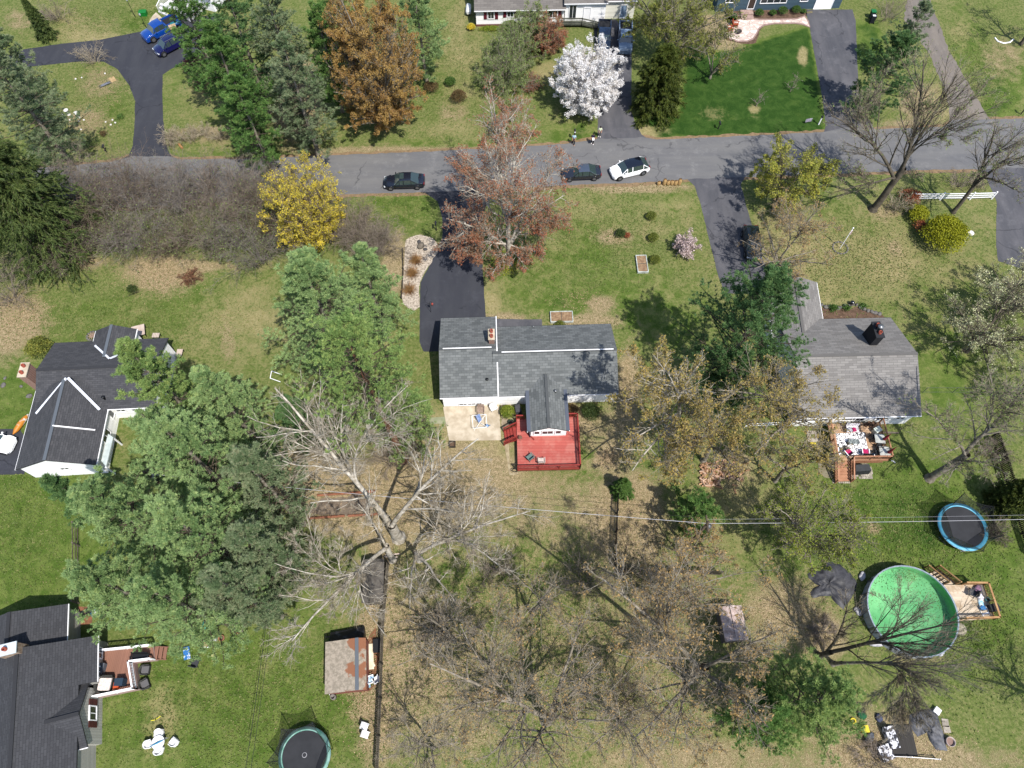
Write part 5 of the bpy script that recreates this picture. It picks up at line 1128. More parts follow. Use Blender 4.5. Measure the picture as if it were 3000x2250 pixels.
shrub('perennial', 'leafy green perennial in the stone edged bed, middle', 2478, 905, .45, .5, 'globeg', 350, .12, 279, rough=.3, cat='plant')
shrub('perennial', 'leafy green perennial in the stone edged bed, right', 2526, 900, .45, .4, 'globeg', 300, .12, 280, rough=.3, cat='plant')
for i, (x, y, lb) in enumerate([(1218, 766, 'brown grass tussock in the gravel bed, nearest the rock'), (1208, 804, 'middle brown grass tussock in the gravel bed'), (1200, 852, 'lowest brown grass tussock in the gravel bed')]):
    clump('grass_tussock', lb, x, y, 1.0, .5, 'tan', 260, 290 + i, 'tussocks in the gravel bed', lw=.035)
# ------------------------------------------------------------------ vehicles
PAINT = {}
def paint(name, c, rough=.25):
    if name not in PAINT: PAINT[name] = M(name, c, None, rough=rough, coat=.8, spec=.5)
    return PAINT[name]
TYRE = M('tyre_rubber', C(38, 38, 40), None, rough=.8); RIM = M('alloy_rim', C(176, 178, 182), None, rough=.35, metal=.7)
CGL, nt, b = new_mat('car_glass'); b.inputs['Base Color'].default_value = (.025, .04, .04, 1); b.inputs['Roughness'].default_value = .05; b.inputs['Specular IOR Level'].default_value = .9
LAMP = M('headlamp', C(225, 230, 235), None, rough=.15); TAIL = M('tail_lamp', C(170, 30, 30), None, rough=.2)
CAR = dict(
  sedan=dict(st=[(0, .55, .62), (.03, .66, .86), (.1, .74, .95), (.28, .86, .98), (.5, .9, 1), (.72, .92, .99), (.9, .98, .95), (.975, .92, .88), (1, .7, .66)],
             gh=[(.27, .84, .9), (.40, 1.38, .72), (.50, 1.44, .72), (.68, 1.42, .72), (.86, .98, .84)]),
  suv=dict(st=[(0, .6, .66), (.03, .78, .88), (.1, .9, .96), (.24, 1.0, .99), (.5, 1.02, 1), (.8, 1.05, .99), (.95, 1.08, .95), (1, .8, .8)],
             gh=[(.22, .98, .9), (.36, 1.55, .76), (.5, 1.66, .76), (.8, 1.6, .74), (.97, 1.1, .84)]),
  pickup=dict(st=[(0, .7, .8), (.02, .95, .92), (.08, 1.06, .97), (.25, 1.12, 1), (.45, 1.12, 1), (.6, 1.12, 1), (.985, 1.12, .98), (1, .9, .9)],
             gh=[(.22, 1.1, .92), (.30, 1.68, .78), (.42, 1.8, .8), (.56, 1.78, .8), (.62, 1.14, .9)]))
def car(kind, label, px, py, front, Ln=4.7, W=1.84, col=None, roofc=None, group=None, cat='car', sun=False, name=None, rails=None, load=False):
    p = at(px, py); f = at(front[0], front[1]); yaw = ang(p, f)
    t = thing(name or {'sedan': 'parked_car', 'suv': 'parked_suv', 'pickup': 'pickup_truck'}[kind], label, cat, (p.x, p.y, .02), yaw, group)
    d = CAR[kind]; hw = W / 2
    def X(s): return Ln / 2 - s * Ln
    vs, fs = [], []; k = 9
    for s, zt, wf in d['st']:
        w = hw * wf; x = X(s); zb = .24 if 0 < s < 1 else .32
        vs += [(x, -w * .86, zb), (x, -w, zb + .12), (x, -w * 1.0, zt * .72), (x, -w * .93, zt - .03), (x, 0, zt + .05 if kind != 'pickup' or s < .6 else zt), (x, w * .93, zt - .03), (x, w, zt * .72), (x, w, zb + .12), (x, w * .86, zb)]
    n = len(d['st'])
    for i in range(n - 1):
        for j in range(k): a, b2 = i * k + j, i * k + (j + 1) % k; fs.append((a, b2, b2 + k, a + k))
    fs += [tuple(range(k)), tuple(reversed(range((n - 1) * k, n * k)))]
    if kind == 'pickup':
        pass
    body = MB().add(vs, fs, sm=True).build('body', col, t)
    bm = body.modifiers.new('edge', 'BEVEL'); bm.width = .03; bm.segments = 2
    g = d['gh']; rs = []
    for s, zt, wf in g:
        w = hw * wf; x = X(s); zb = .8 if kind == 'sedan' else .98
        rs.append([(x, -hw * .93, zb), (x, -w, zt - (.05 if zt > 1.2 else 0)), (x, -w * .8, zt), (x, w * .8, zt), (x, w, zt - (.05 if zt > 1.2 else 0)), (x, hw * .93, zb)])
    gv = [v for r in rs for v in r]; gf = []; rf = []
    for i in range(len(rs) - 1):
        for j in range(5):
            a = i * 6 + j; q = (a, a + 1, a + 7, a + 6)
            (rf if (j in (1, 2, 3) and 1 <= i <= len(rs) - 3) else gf).append(q)
    MB().add(gv, gf).build('windows', CGL, t)
    def bar1(a, b2, w_, h_): MB().bar(a, b2, w_, h_).build('pillar', col, t)
    us = sorted({q for f_ in rf for q in f_}); ix = {q: i for i, q in enumerate(us)}
    ro = MB().add([(gv[q][0], gv[q][1], gv[q][2] + .012) for q in us], [tuple(ix[q] for q in f_) for f_ in rf], sm=True)
    ro.build('roof', roofc or col, t)
    pl = MB()
    for sg in (0, 5):
        q = 1 if sg == 0 else 4
        for i in range(len(rs)):
            if 0 < i < len(rs) - 1 and i != 2: bar1(rs[i][sg], rs[i][q], .07, .05)
            if i == 2: bar1(rs[i][sg], rs[i][q], .09, .05)
        bar1(rs[0][sg], rs[1][q], .07, .05); bar1(rs[-1][sg], rs[-2][q], .08, .05)
    if sun: MB().box((X(.46), 0, g[2][1] + .03), (.5, .9, .02)).build('sunroof', CGL, t)
    wr = .33 if kind == 'sedan' else .37 if kind == 'suv' else .42
    for sx in (.17, .81):
        for sy in (-1, 1):
            wm = MB(); prof = [(wr * .62, -.1), (wr * .97, -.11), (wr, -.06), (wr, .06), (wr * .97, .11), (wr * .62, .1)]
            vs = []; fs = []
            for r, y in prof:
                for q in range(20): a = q * math.pi / 10; vs.append((X(sx) + r * math.cos(a), sy * (hw - .07) + y, wr + r * math.sin(a)))
            for i in range(5):
                for q in range(20): fs.append((i * 20 + q, i * 20 + (q + 1) % 20, (i + 1) * 20 + (q + 1) % 20, (i + 1) * 20 + q))
            wo = wm.add(vs, fs, sm=True).build('wheel', TYRE, t)
            yo = sy * (hw - .07) + sy * .085
            rm = MB().add([(X(sx) + wr * .62 * math.cos(q * math.pi / 10), yo, wr + wr * .62 * math.sin(q * math.pi / 10)) for q in range(20)] + [(X(sx), yo + sy * .02, wr)], [(q, (q + 1) % 20, 20) for q in range(20)])
            rm.build('rim', RIM, wo)
            ar = MB(); 
            ar.tube([(X(sx) + (wr + .05) * math.cos(a), sy * (hw - .02), wr + (wr + .05) * math.sin(a)) for a in [math.pi * q / 10 for q in range(11)]], .035, 5).build('wheel_arch', BLACK if kind != 'sedan' else col, t)
    z = d['st'][1][1]
    for sy in (-1, 1):
        MB().box((X(.035), sy * hw * .68, z - .1), (.16, .38, .13), 0, 0, .25).build('headlight', LAMP, t)
        MB().box((X(.985), sy * hw * .68, d['st'][-2][1] - .13), (.1, .34, .14)).build('tail_light', TAIL, t)
        MB().box((X(.3), sy * (hw + .08), .95 if kind == 'sedan' else 1.15), (.12, .18, .12)).build('wing_mirror', col, t)
    MB().box((X(.012), 0, z * .6), (.05, W * .62, .2)).build('grille', BLACK, t)
    MB().box((X(.004), 0, .42), (.04, .5, .11)).build('number_plate', TRIM, t)
    if rails:
        for sy in (-1, 1): MB().bar((X(.36), sy * hw * .68, g[2][1] + .06), (X(.82), sy * hw * .68, g[2][1] + .02), .05).build('roof_rail', RIM, t)
    if kind == 'pickup':
        bed = MB().box((X(.81), 0, 1.135), (Ln * .33, W * .8, .03)); bed.build('truck_bed', M('bed_liner', C(44, 46, 52), None), t)
        for sy in (-1, 1): MB().box((X(.81), sy * W * .44, 1.24), (Ln * .36, .12, .24)).build('bed_side', col, t)
        MB().box((X(.99), 0, 1.2), (.08, W * .82, .28)).build('tailgate', col, t)
    return t
BLK_P = paint('black_car_paint', C(36, 42, 58)); WHT_P = paint('white_car_paint', C(250, 250, 252)); BLU_P = paint('blue_pickup_paint', C(18, 84, 190)); NVY_P = paint('navy_suv_paint', C(26, 28, 96))
SIL_P = paint('silver_paint', C(150, 172, 198)); DBL_P = paint('dark_blue_paint', C(36, 56, 88)); BLKR = paint('black_glass_roof', C(26, 30, 44), .08)
car('sedan', 'black sedan parked at the near road edge left of the red budding maple', 1186, 541, (1126, 543), 5.0, 1.88, BLK_P, sun=True)
car('sedan', 'charcoal sedan half hidden by the red budding maple', 1703, 516, (1640, 519), 4.7, 1.82, paint('charcoal_paint', C(46, 50, 62)), paint('grey_roof_paint', C(88, 100, 120)))
car('suv', 'white car with black glass roof on the road, behind the charcoal sedan', 1842, 506, (1780, 521), 4.75, 1.92, WHT_P, BLKR)
blue = car('pickup', 'bright blue pickup with loaded bed parked under the pines at the top left', 478, 98, (420, 128), 5.5, 1.95, BLU_P, cat='pickup')
car('suv', 'navy blue suv with silver roof rails beside the blue pickup', 503, 143, (455, 168), 4.5, 1.84, NVY_P, rails=True)
car('pickup', 'silver pickup parked on the second driveway under the olive tree', 1830, 124, (1830, 175), 5.6, 1.95, SIL_P, cat='pickup')
car('pickup', 'dark blue pickup in the shade left of the silver pickup', 1768, 118, (1766, 168), 5.3, 1.9, DBL_P, cat='pickup')
car('suv', 'dark green car in shade under the thin orange tree on the third driveway', 2198, 722, (2206, 780), 4.6, 1.85, paint('dark_green_paint', C(40, 50, 46)))
car('sedan', 'white car cut by the left edge, on the driveway of the charcoal roofed house', -14, 1303, (60, 1312), 4.6, 1.84, WHT_P)

# ------------------------------------------------------------------ people
SKIN = M('skin', C(214, 160, 130), None, rough=.6)
def skinned(name, joints, edges, mat, parent, sub=1):
    me = bpy.data.meshes.new(name); me.from_pydata([j[:3] for j in joints], edges, []); me.materials.append(mat)
    o = link(bpy.data.objects.new(name, me), parent); md = o.modifiers.new('skin', 'SKIN')
    for i, j in enumerate(joints):
        sv = me.skin_vertices[0].data[i]; sv.radius = (j[3], j[4] if len(j) > 4 else j[3]); sv.use_root = (i == 0)
    md.use_smooth_shade = True; s = o.modifiers.new('smooth', 'SUBSURF'); s.levels = sub; s.render_levels = sub
    return o
def person(label, px, py, face, h, top, bottom, shoe, hair, bare_arm=True, hold=None, step=.12):
    p = at(px, py); t = thing('person', label, 'person', (p.x, p.y, .014), face)
    k = h / 1.75       # local +x is the way the person faces
    def S(l): return [tuple(c * k for c in j) for j in l]
    J = S([(0, 0, .98, .13, .15), (0, 0, 1.12, .11, .14), (.01, 0, 1.32, .12, .17), (0, 0, 1.46, .06), (.01, 0, 1.55, .055), (.03, 0, 1.65, .1, .09), (.03, 0, 1.74, .07),
         (.0, .17, 1.42, .055), (.02, .24, 1.16, .043), (.2, .17, 1.02, .034), (.27, .14, 1.02, .03),
         (.0, -.17, 1.42, .055), (.02, -.24, 1.16, .043), (.2, -.17, 1.02, .034), (.27, -.14, 1.02, .03),
         (0, .09, .9, .09), (.04 + step * .3, .1, .5, .06), (step, .1, .09, .045), (step + .13, .11, .04, .035),
         (0, -.09, .9, .09), (.04 - step * .2, -.1, .5, .06), (-step, -.1, .09, .045), (-step + .13, -.11, .04, .035)])
    E = [(0, 1), (1, 2), (2, 3), (3, 4), (4, 5), (5, 6), (2, 7), (7, 8), (8, 9), (9, 10), (2, 11), (11, 12), (12, 13), (13, 14), (0, 15), (15, 16), (16, 17), (17, 18), (0, 19), (19, 20), (20, 21), (21, 22)]
    for a, sg in ((10, 1), (14, -1)):
        b0 = J[a]
        for q, (dy, ln) in enumerate(((-.03, .075), (-.01, .085), (.01, .08), (.03, .065))):
            i = len(J); J += [(b0[0] + .05 * k, b0[1] + dy * k, b0[2] - .01 * k, .009), (b0[0] + (.05 + ln * .5) * k, b0[1] + dy * k * 1.2, b0[2] - .02 * k, .009), (b0[0] + (.05 + ln) * k, b0[1] + dy * 1.2 * k, b0[2] - .05 * k, .008)]; E += [(a, i), (i, i + 1), (i + 1, i + 2)]
        i = len(J); J += [(b0[0] + .03 * k, b0[1] - sg * .05 * k, b0[2] + .01 * k, .01), (b0[0] + .07 * k, b0[1] - sg * .06 * k, b0[2] - .01 * k, .009)]; E += [(a, i), (i, i + 1)]
    body = skinned('body', J, E, SKIN, t)
    g = lambda j, d: j[:3] + tuple(r + d for r in j[3:])
    T = [g(J[i], .022) for i in (0, 1, 2, 3, 7, 8, 11, 12)] 
    skinned('shirt', T, [(0, 1), (1, 2), (2, 3), (2, 4), (4, 5), (2, 6), (6, 7)], top, body)
    B = [g(J[i], .025) for i in (0, 15, 16, 17, 19, 20, 21)]
    skinned('trousers', B, [(0, 1), (1, 2), (2, 3), (0, 4), (4, 5), (5, 6)], bottom, body)
    for s_, sx in ((1, step), (-1, -step)): MB().blob(((sx + .06) * k, s_ * .105 * k, .045), (.14 * k, .055 * k, .05), 10, 6, 1, .02).build('shoe', shoe, body)
    MB().blob((.0 * k, 0, 1.7 * k), (.115 * k, .105 * k, .115 * k), 12, 8, 2, .03).build('hair', hair, body)
    for s_ in (-1, 1): MB().blob((.118 * k, s_ * .035 * k, 1.665 * k), (.012, .014, .01), 6, 4).build('eye', BLACK, body)
    MB().blob((.13 * k, 0, 1.64 * k), (.018, .014, .022), 6, 4).build('nose', SKIN, body)
    MB().blob((.115 * k, 0, 1.6 * k), (.012, .028, .007), 6, 4).build('mouth', M('lips', C(176, 100, 92), None), body)
    return t
DOWN = -math.pi / 2
person('person in a pale blue top and dark trousers standing by the black mailbox', 1680, 423, DOWN - .15, 1.74, M('pale_blue_cloth', C(190, 222, 240), None, rough=.9), M('dark_cloth', C(38, 46, 60), None, rough=.9), SKIN, M('dark_hair', C(34, 34, 44), None), step=.16)
person('person in a purple and black top, black trousers and white shoes, middle of three', 1735, 421, DOWN, 1.68, M('purple_black_cloth', C(60, 44, 92), C(30, 28, 40), 6, .9), M('black_cloth', C(28, 28, 34), None, rough=.9), M('white_shoe', C(244, 240, 240), None), M('dark_brown_hair', C(40, 32, 34), None), step=.1)
person('person in pale green and white clothes with a dark cap at the driveway edge', 1756, 400, DOWN, 1.62, M('pale_green_cloth', C(208, 222, 176), C(232, 236, 220), 8, .9), M('grey_cloth', C(128, 126, 126), None, rough=.9), M('white_shoe', C(244, 240, 240), None), M('dark_brown_hair', C(40, 32, 34), None), step=.05)
MB_PAPER = thing('paper_sheet', 'white sheet of paper held by the middle person', 'paper', at(1735, 421) + Vector((0, -.34, 1.1)), 0)
MB().box((0, 0, 0), (.26, .3, .012), 0, .7).build('sheet', TRIM, MB_PAPER)

# ------------------------------------------------------------------ small things
def mailbox(label, px, py, post=M('dark_post', C(44, 44, 48), None), box=M('black_mailbox', C(58, 60, 66), None, rough=.4), yaw=0, h=1.05, label_c=None):
    p = at(px, py); t = thing('mailbox', label, 'mailbox', p, yaw)
    MB().box((0, 0, h / 2), (.1, .1, h)).build('post', post, t)
    vs = []; fs = []; n = 9
    for x in (-.26, .26):
        vs += [(x, -.1, h), (x, .1, h)] + [(x, .1 * math.cos(a), h + .12 + .1 * math.sin(a)) for a in [math.pi * q / (n - 3) for q in range(n - 2)]]
    n = 9
    fs = [tuple(reversed([1, 0] + [8 - q for q in range(0, 7)])) if 0 else tuple(range(9)), tuple(reversed(range(9, 18)))] + [(i, (i + 1) % 9, (i + 1) % 9 + 9, i + 9) for i in range(9)]
    o = MB().add(vs, fs).build('box', box, t)
    MB().box((.0, .12, h + .14), (.03, .02, .12)).build('flag', TAIL, t)
    if label_c: MB().box((-.27, 0, h + .1), (.02, .16, .14)).build('door', label_c, t)
    return t
mailbox('tall black mailbox with a white front beside the leftmost person', 1682, 409, yaw=math.pi / 2, h=1.35, label_c=TRIM)
mailbox('black mailbox in the island bed of the first driveway', 313, 446, yaw=math.pi / 2, h=.9)
mailbox('dark mailbox on the bright lawn edge left of the golden tree', 2104, 378, yaw=math.pi / 2, h=.9)
mailbox('dark mailbox post on the lawn left of the main driveway', 1279, 675, yaw=math.pi / 2, h=1.2)
mailbox('black mailbox at the right edge by the road', 2990, 335, yaw=math.pi / 2)
# sacks by the road
KR = M('kraft_paper', C(226, 190, 132), C(200, 160, 104), 6, .85, fine=.1)
for i, (x, y, hh, a, lb) in enumerate([(1929, 541, .55, .3, 'slumped tan yard waste sack, leftmost of six by the road'), (1945, 541, .95, 0, 'tall tan yard waste sack, second from the left'), (1956, 541, .7, .2, 'tan yard waste sack, third from the left'), (1967, 541, .7, -.2, 'tan yard waste sack, fourth from the left'), (1978, 542, .72, .1, 'tan yard waste sack, fifth from the left'), (1989, 541, .98, 0, 'tallest tan yard waste sack, rightmost of six')]):
    p = at(x, y); t = thing('paper_sack', lb, 'sack', p, a, 'paper sacks by the road')
    MB().lathe([(.0, 0), (.2, .0), (.24, .15), (.25, hh * .6), (.21, hh * .93), (.17, hh)], (0, 0, 0), 10, 1.0, .8).build('bag', KR, t)
    MB().blob((0, 0, hh - .03), (.15, .12, .05), 8, 5, i, .3).build('leaf_fill', M('bag_leaves', C(176, 130, 80), C(120, 96, 60), 12), t)
def rock(label, px, py, r, h, seed, mat=None, group=None, name='rock'):
    p = at(px, py); o = MB().blob((0, 0, h * .35), (r, r * .8, h), 9, 6, seed, .16).build(name, mat or M('grey_stone', C(150, 146, 142), C(118, 112, 108), 3, .9, fine=.2))
    o.location = p; o.rotation_euler.z = seed; return tag(o, label, 'rock', group)
rock('large brown grey boulder in the pale gravel bed', 1233, 723, .5, .4, 1, M('brown_stone', C(150, 140, 126), C(120, 110, 98), 2, .9))
rock('dark stone above the boulder in the gravel bed', 1228, 710, .28, .15, 2, M('dark_stone', C(96, 94, 96), None)); rock('dark stone below the boulder in the gravel bed', 1246, 731, .26, .15, 3, M('dark_stone', C(96, 94, 96), None))
rg = random.Random(4)
for i in range(17):
    t_ = i / 16; x = 2396 + t_ * 180; y = 893 + (8 * math.sin(t_ * 6) if t_ < .6 else (t_ - .6) * 75) + rg.uniform(-3, 3)
    rock('grey stone edging the plant bed north of the grey roofed house', x, y, rg.uniform(.18, .36), rg.uniform(.12, .22), 10 + i, group='stones edging the bed')
for i in range(15):
    a = i * 6.283 / 15; c = at(2461, 727); o = MB().blob((0, 0, .05), (.17, .11, .1), 8, 5, i, .15).build('ring_stone', M('grey_stone', C(150, 146, 142), C(118, 112, 108), 3, .9, fine=.2))
    o.location = (c.x + .85 * math.cos(a), c.y + .85 * math.sin(a), 0); o.rotation_euler.z = a + 1.57; tag(o, 'small grey stone in the ring round the flagpole', 'rock', 'ring of stones round the flagpole')
# flagpole
p = at(2461, 727); t = thing('flagpole', 'short white flagpole with a furled red and white flag on the tan lawn', 'flagpole', p)
MB().lathe([(.035, 0), (.03, 3.5), (.0, 3.52)], n=8).build('pole', TRIM, t); MB().blob((0, 0, 3.58), (.09, .09, .09), 8, 6, 0, 0).build('finial', TRIM, t)
fl = MB()
for k in range(7): fl.box((.08 + .02 * (k % 2), 0, 2.5 + k * .1), (.14, .05, .1))
fl.build('flag', lines('flag_stripes', C(176, 60, 80), C(240, 236, 240), .2, 'Z', .5), t)
p = at(2493, 892); t = thing('garden_lantern', 'black globe lantern on a stone beside the plant bed', 'lantern', p)
MB().lathe([(.25, 0), (.22, .08), (.08, .1), (.08, .2)], n=12).build('base', BLACK, t); MB().blob((0, 0, .38), (.26, .26, .22), 12, 8, 0, 0).build('globe', paint('gloss_black', C(26, 26, 34)), t)
def birdbath(label, px, py, h=.8, r=.3):
    t = thing('birdbath', label, 'birdbath', at(px, py)); m = M('white_stoneware', C(238, 234, 232), C(214, 208, 204), 3, .6)
    MB().lathe([(.22, 0), (.2, .06), (.08, .12), (.07, h - .1), (.12, h - .05)], n=14).build('pedestal', m, t)
    MB().lathe([(.1, h - .06), (r, h + .02), (r, h + .07), (r - .05, h + .06), (.0, h)], n=18).build('bowl', m, t)
birdbath('white birdbath in the island bed, left one', 202, 336, .7); birdbath('white birdbath in the island bed, right one', 231, 344, .7); birdbath('tall white birdbath right of the chartreuse bush', 2825, 704, 1.3, .36)
# white rail fence
def rail_fence(name, label, pts, zs, h, mat, w_=.09, sp=None, cap=True, cat='fence', rw=.05):
    P = [at(x, y) for x, y in pts]; t = thing(name, label, cat, P[0]); o = P[0]
    for a, b2 in zip(P[:-1], P[1:]):
        n = max(1, round((b2 - a).length / sp)) if sp else 1
        for i in range(n):
            q0 = a.lerp(b2, i / n) - o; q1 = a.lerp(b2, (i + 1) / n) - o
            MB().box((q0.x, q0.y, h / 2), (w_, w_, h), ang(a, b2)).build('post', mat, t)
            m = MB()
            for z in zs: m.bar(q0 + Vector((0, 0, z)), q1 + Vector((0, 0, z)), rw * .7, rw * 2.4)
            m.build('rails', mat, t)
    q = P[-1] - o; MB().box((q.x, q.y, h / 2), (w_, w_, h), 0).build('post', mat, t)
    return t
rail_fence('rail_fence', 'white three rail fence at the right beside the dark driveway', [(2669, 587), (2753, 586), (2840, 585), (2904, 583)], (.35, .7, 1.05), 1.25, TRIM, .14, rw=.06)
rail_fence('rail_fence', 'white two rail fence left of the grey roofed house', [(2180, 1254), (2245, 1251), (2312, 1247)], (.5, .95), 1.1, TRIM, .1)
WW = M('weathered_wood', C(150, 140, 124), C(112, 102, 88), 2, .9, fine=.25)
DW = M('dark_weathered_wood', C(92, 84, 74), C(70, 62, 54), 2, .9, fine=.25)
rail_fence('garden_rail_fence', 'grey split rail fence running down beside the left pines', [(233, 1540), (234, 1600), (234, 1660), (233, 1720), (232, 1768)], (.35, .8, 1.25), 1.35, WW, .12, rw=.05)
def board_fence(label, pts, h, mat, name='board_fence', sp=2.4, postm=None, gap=.17, bw=.12):
    P = [at(x, y) for x, y in pts]; t = thing(name, label, 'fence', P[0]); o = P[0]; rg = random.Random(len(pts))
    for a, b2 in zip(P[:-1], P[1:]):
        n = max(1, round((b2 - a).length / sp)); d = (b2 - a).normalized(); an_ = ang(a, b2)
        for i in range(n):
            q0 = a.lerp(b2, i / n) - o; q1 = a.lerp(b2, (i + 1) / n) - o; m = MB(); ln = (q1 - q0).length; c = 0.06
            while c < ln - .05:
                q = q0 + d * c; hh = h + rg.uniform(-.03, .03); m.box((q.x, q.y, hh / 2 + .04), (bw, .025, hh), an_); c += gap
            for z in (.3, h - .2): m.bar(q0 + Vector((0, 0, z)), q1 + Vector((0, 0, z)), .04, .09)
            m.build('fence_panel', mat, t)
            MB().box((q0.x, q0.y, (h + .12) / 2), (.12, .12, h + .12), an_).build('post', postm or mat, t)
    return t
board_fence('weathered grey board fence running down beside the shed to the bottom edge', [(1140, 1655), (1124, 1850), (1118, 2045), (1108, 2270)], 1.5, WW, postm=M('black_post', C(40, 38, 36), None))
board_fence('dark picket fence running down right of the brown yard', [(1808, 1452), (1803, 1560), (1800, 1664)], 1.4, M('black_iron', C(36, 32, 34), None), gap=.13, bw=.05)
board_fence('grey board fence under the budding trees, running right from the dark bin', [(1812, 1676), (1960, 1680), (2110, 1684)], 1.5, DW)
board_fence('dark stockade fence along the right edge beside the trampoline', [(2900, 1282), (2945, 1420), (3015, 1640)], 1.6, DW)
rail_fence('chain_link_fence', 'thin chain link fence line right of the grey roofed house', [(2702, 1150), (2790, 1150), (2880, 1151), (3000, 1152)], (1.1, .1), 1.15, METAL, .05, rw=.02)
rail_fence('timber_edging', 'low dark timber edging left of the gravel bed', [(1180, 735), (1182, 790), (1178, 860), (1176, 875)], (.12, .26), .5, DW, .12, rw=.08)
# pole in the gravel bed
p = at(1263, 915); t = thing('shepherd_hook', 'dark hook pole with hanging feeder at the foot of the gravel bed', 'garden pole', p)
MB().tube([(0, 0, 0), (0, 0, 1.9), (.1, 0, 2.1), (.25, 0, 2.05), (.28, 0, 1.9)], .025, 6).build('pole', DARKM, t); MB().lathe([(.02, 1.88), (.12, 1.75), (.12, 1.5), (.0, 1.46)], (.28, 0, 0), 10).build('feeder', M('red_feeder', C(210, 100, 90), None), t)
# raised beds
def raised(label, c0, wx, wy, yaw, h=.3):
    p = at(*c0); t = thing('raised_bed', label, 'raised bed', p, yaw, 'raised planting beds'); m = M('pale_bed_frame', C(214, 222, 216), C(186, 192, 188), 3, .7)
    for sx in (-1, 1): MB().box((sx * wx / 2, 0, h / 2), (.08, wy + .08, h)).build('side_board', m, t)
    for sy in (-1, 1): MB().box((0, sy * wy / 2, h / 2), (wx - .08, .08, h)).build('end_board', m, t)
    MB().box((0, 0, h * .4), (wx - .08, wy - .08, h * .6)).build('soil', M('bed_soil', C(190, 160, 124), C(160, 126, 98), 4, .95, fine=.25), t)
    MB().box((0, 0, h - .06), (wx - .08, .05, .06) if wy > wx else (.05, wy - .08, .06)).build('divider', WW, t)
raised('upright raised bed of pale boards beside the lowest globe shrub', (1880, 776), 1.15, 2.3, .03); raised('wide raised bed of pale boards against the ranch house front', (1645, 931), 2.4, 1.3, .03)

# seats and tables
def chair(label, px, py, yaw, mat, name='patio_chair', z=0.0, w_=.6, d_=.55, arms=True, back=.5, seat=.42, legs=True, cush=None, group=None, legm=None, scale=1.0, cat='chair', backw=None):
    p = at(px, py, z); t = thing(name, label, cat, p, yaw, group); lm = legm or mat     # local +x is forward
    MB().box((0, 0, seat), (d_, w_, .06)).build('seat', mat, t)
    MB().box((-d_ / 2 - .03, 0, seat + back / 2), (.05, w_, back), 0, 0, -.15).build('backrest', mat, t)
    for sx in (-1, 1):
        for sy in (-1, 1): MB().bar((sx * d_ * .48, sy * w_ * .46, 0), (sx * d_ * .42, sy * w_ * .44, seat), .045).build('leg', lm, t)
    if arms:
        for sy in (-1, 1): MB().box((0, sy * (w_ / 2 + .03), seat + .2), (d_ + .05, .07, .05)).build('armrest', lm, t)
    if cush: MB().box((0.02, 0, seat + .09), (d_ * .9, w_ * .85, .12)).build('cushion', cush, t)
    if scale != 1: t.scale = (scale,) * 3
    return t
def table(label, px, py, yaw, mat, lx=1.0, ly=.8, h=.72, z=0.0, round_=False, name='patio_table', legm=None, cat='table'):
    p = at(px, py, z); t = thing(name, label, cat, p, yaw)
    (MB().lathe([(0, h - .04), (lx / 2, h - .04), (lx / 2, h), (0, h)], n=24, sm=False) if round_ else MB().box((0, 0, h - .02), (lx, ly, .04))).build('table_top', mat, t)
    for sx in (-1, 1):
        for sy in (-1, 1): MB().bar((sx * lx * .32 if round_ else sx * (lx / 2 - .05), sy * ly * .32 if round_ else sy * (ly / 2 - .05), 0), (sx * lx * .3 if round_ else sx * (lx / 2 - .05), sy * ly * .3 if round_ else sy * (ly / 2 - .05), h - .04), .05).build('leg', legm or mat, t)
    return t
def tub(label, px, py, r, h, mat, z=0.0, name='bucket', cat='bucket', inner=None, n=18):
    p = at(px, py, z); t = thing(name, label, cat, p); MB().lathe([(0, .01), (r * .85, 0), (r, h), (r - .03, h), (r * .82, .06)], n=n).build('wall', mat, t)
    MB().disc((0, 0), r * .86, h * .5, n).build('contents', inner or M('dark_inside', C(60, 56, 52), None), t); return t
def box(label, px, py, d, yaw, mat, name='box', cat='box', z=0.0, lid=None, rx=0.0):
    p = at(px, py, z); t = thing(name, label, cat, p, yaw); MB().box((0, 0, d[2] / 2), d, 0, rx).build('body', mat, t)
    MB().box((0, 0, d[2] + .02), (d[0] + .05, d[1] + .05, .04), 0, rx).build('lid', lid or mat, t); return t

def adiron(label, px, py, yaw):
    t = thing('adirondack_chair', label, 'chair', at(px, py, .058), yaw, 'orange chairs on the round patio'); m = M('burnt_orange_paint', C(206, 96, 46), C(186, 82, 40), 3, .6)
    s = MB()
    for k in range(5): s.box((.28 - k * .13, 0, .36 - k * .03), (.11, .55, .03), 0, 0, .2)
    s.build('seat', m, t); b2 = MB()
    for k in range(5): y = (k - 2) * .115; b2.bar((-.25, y, .25), (-.55, y * 1.15, 1.05 - abs(k - 2) * .06), .1, .03, (1, 0, 0))
    b2.build('backrest', m, t)
    for sy in (-1, 1):
        MB().box((.05, sy * .34, .58), (.75, .13, .03)).build('armrest', m, t); MB().box((.33, sy * .3, .29), (.1, .04, .58)).build('leg', m, t); MB().bar((.3, sy * .27, .33), (-.5, sy * .27, .05), .12, .03, (0, 1, 0)).build('leg', m, t)
adiron('burnt orange slatted chair nearest the brick steps on the round patio', 2153, 77, -.35); adiron('burnt orange slatted chair farther left on the round patio', 2137, 90, .1)
def barrel(label, px, py, r=.3, h=.45):
    t = thing('planter', label, 'planter', at(px, py, .058)); MB().lathe([(r * .7, 0), (r, h * .5), (r * .92, h), (r * .8, h), (r * .75, h * .75)], n=16).build('pot', M('dark_planter', C(74, 70, 74), None), t); MB().disc((0, 0), r * .78, h * .78).build('soil', MULCH, t)
barrel('dark round planter behind the orange chairs', 2142, 70); barrel('dark round planter left of the orange chairs', 2122, 86)
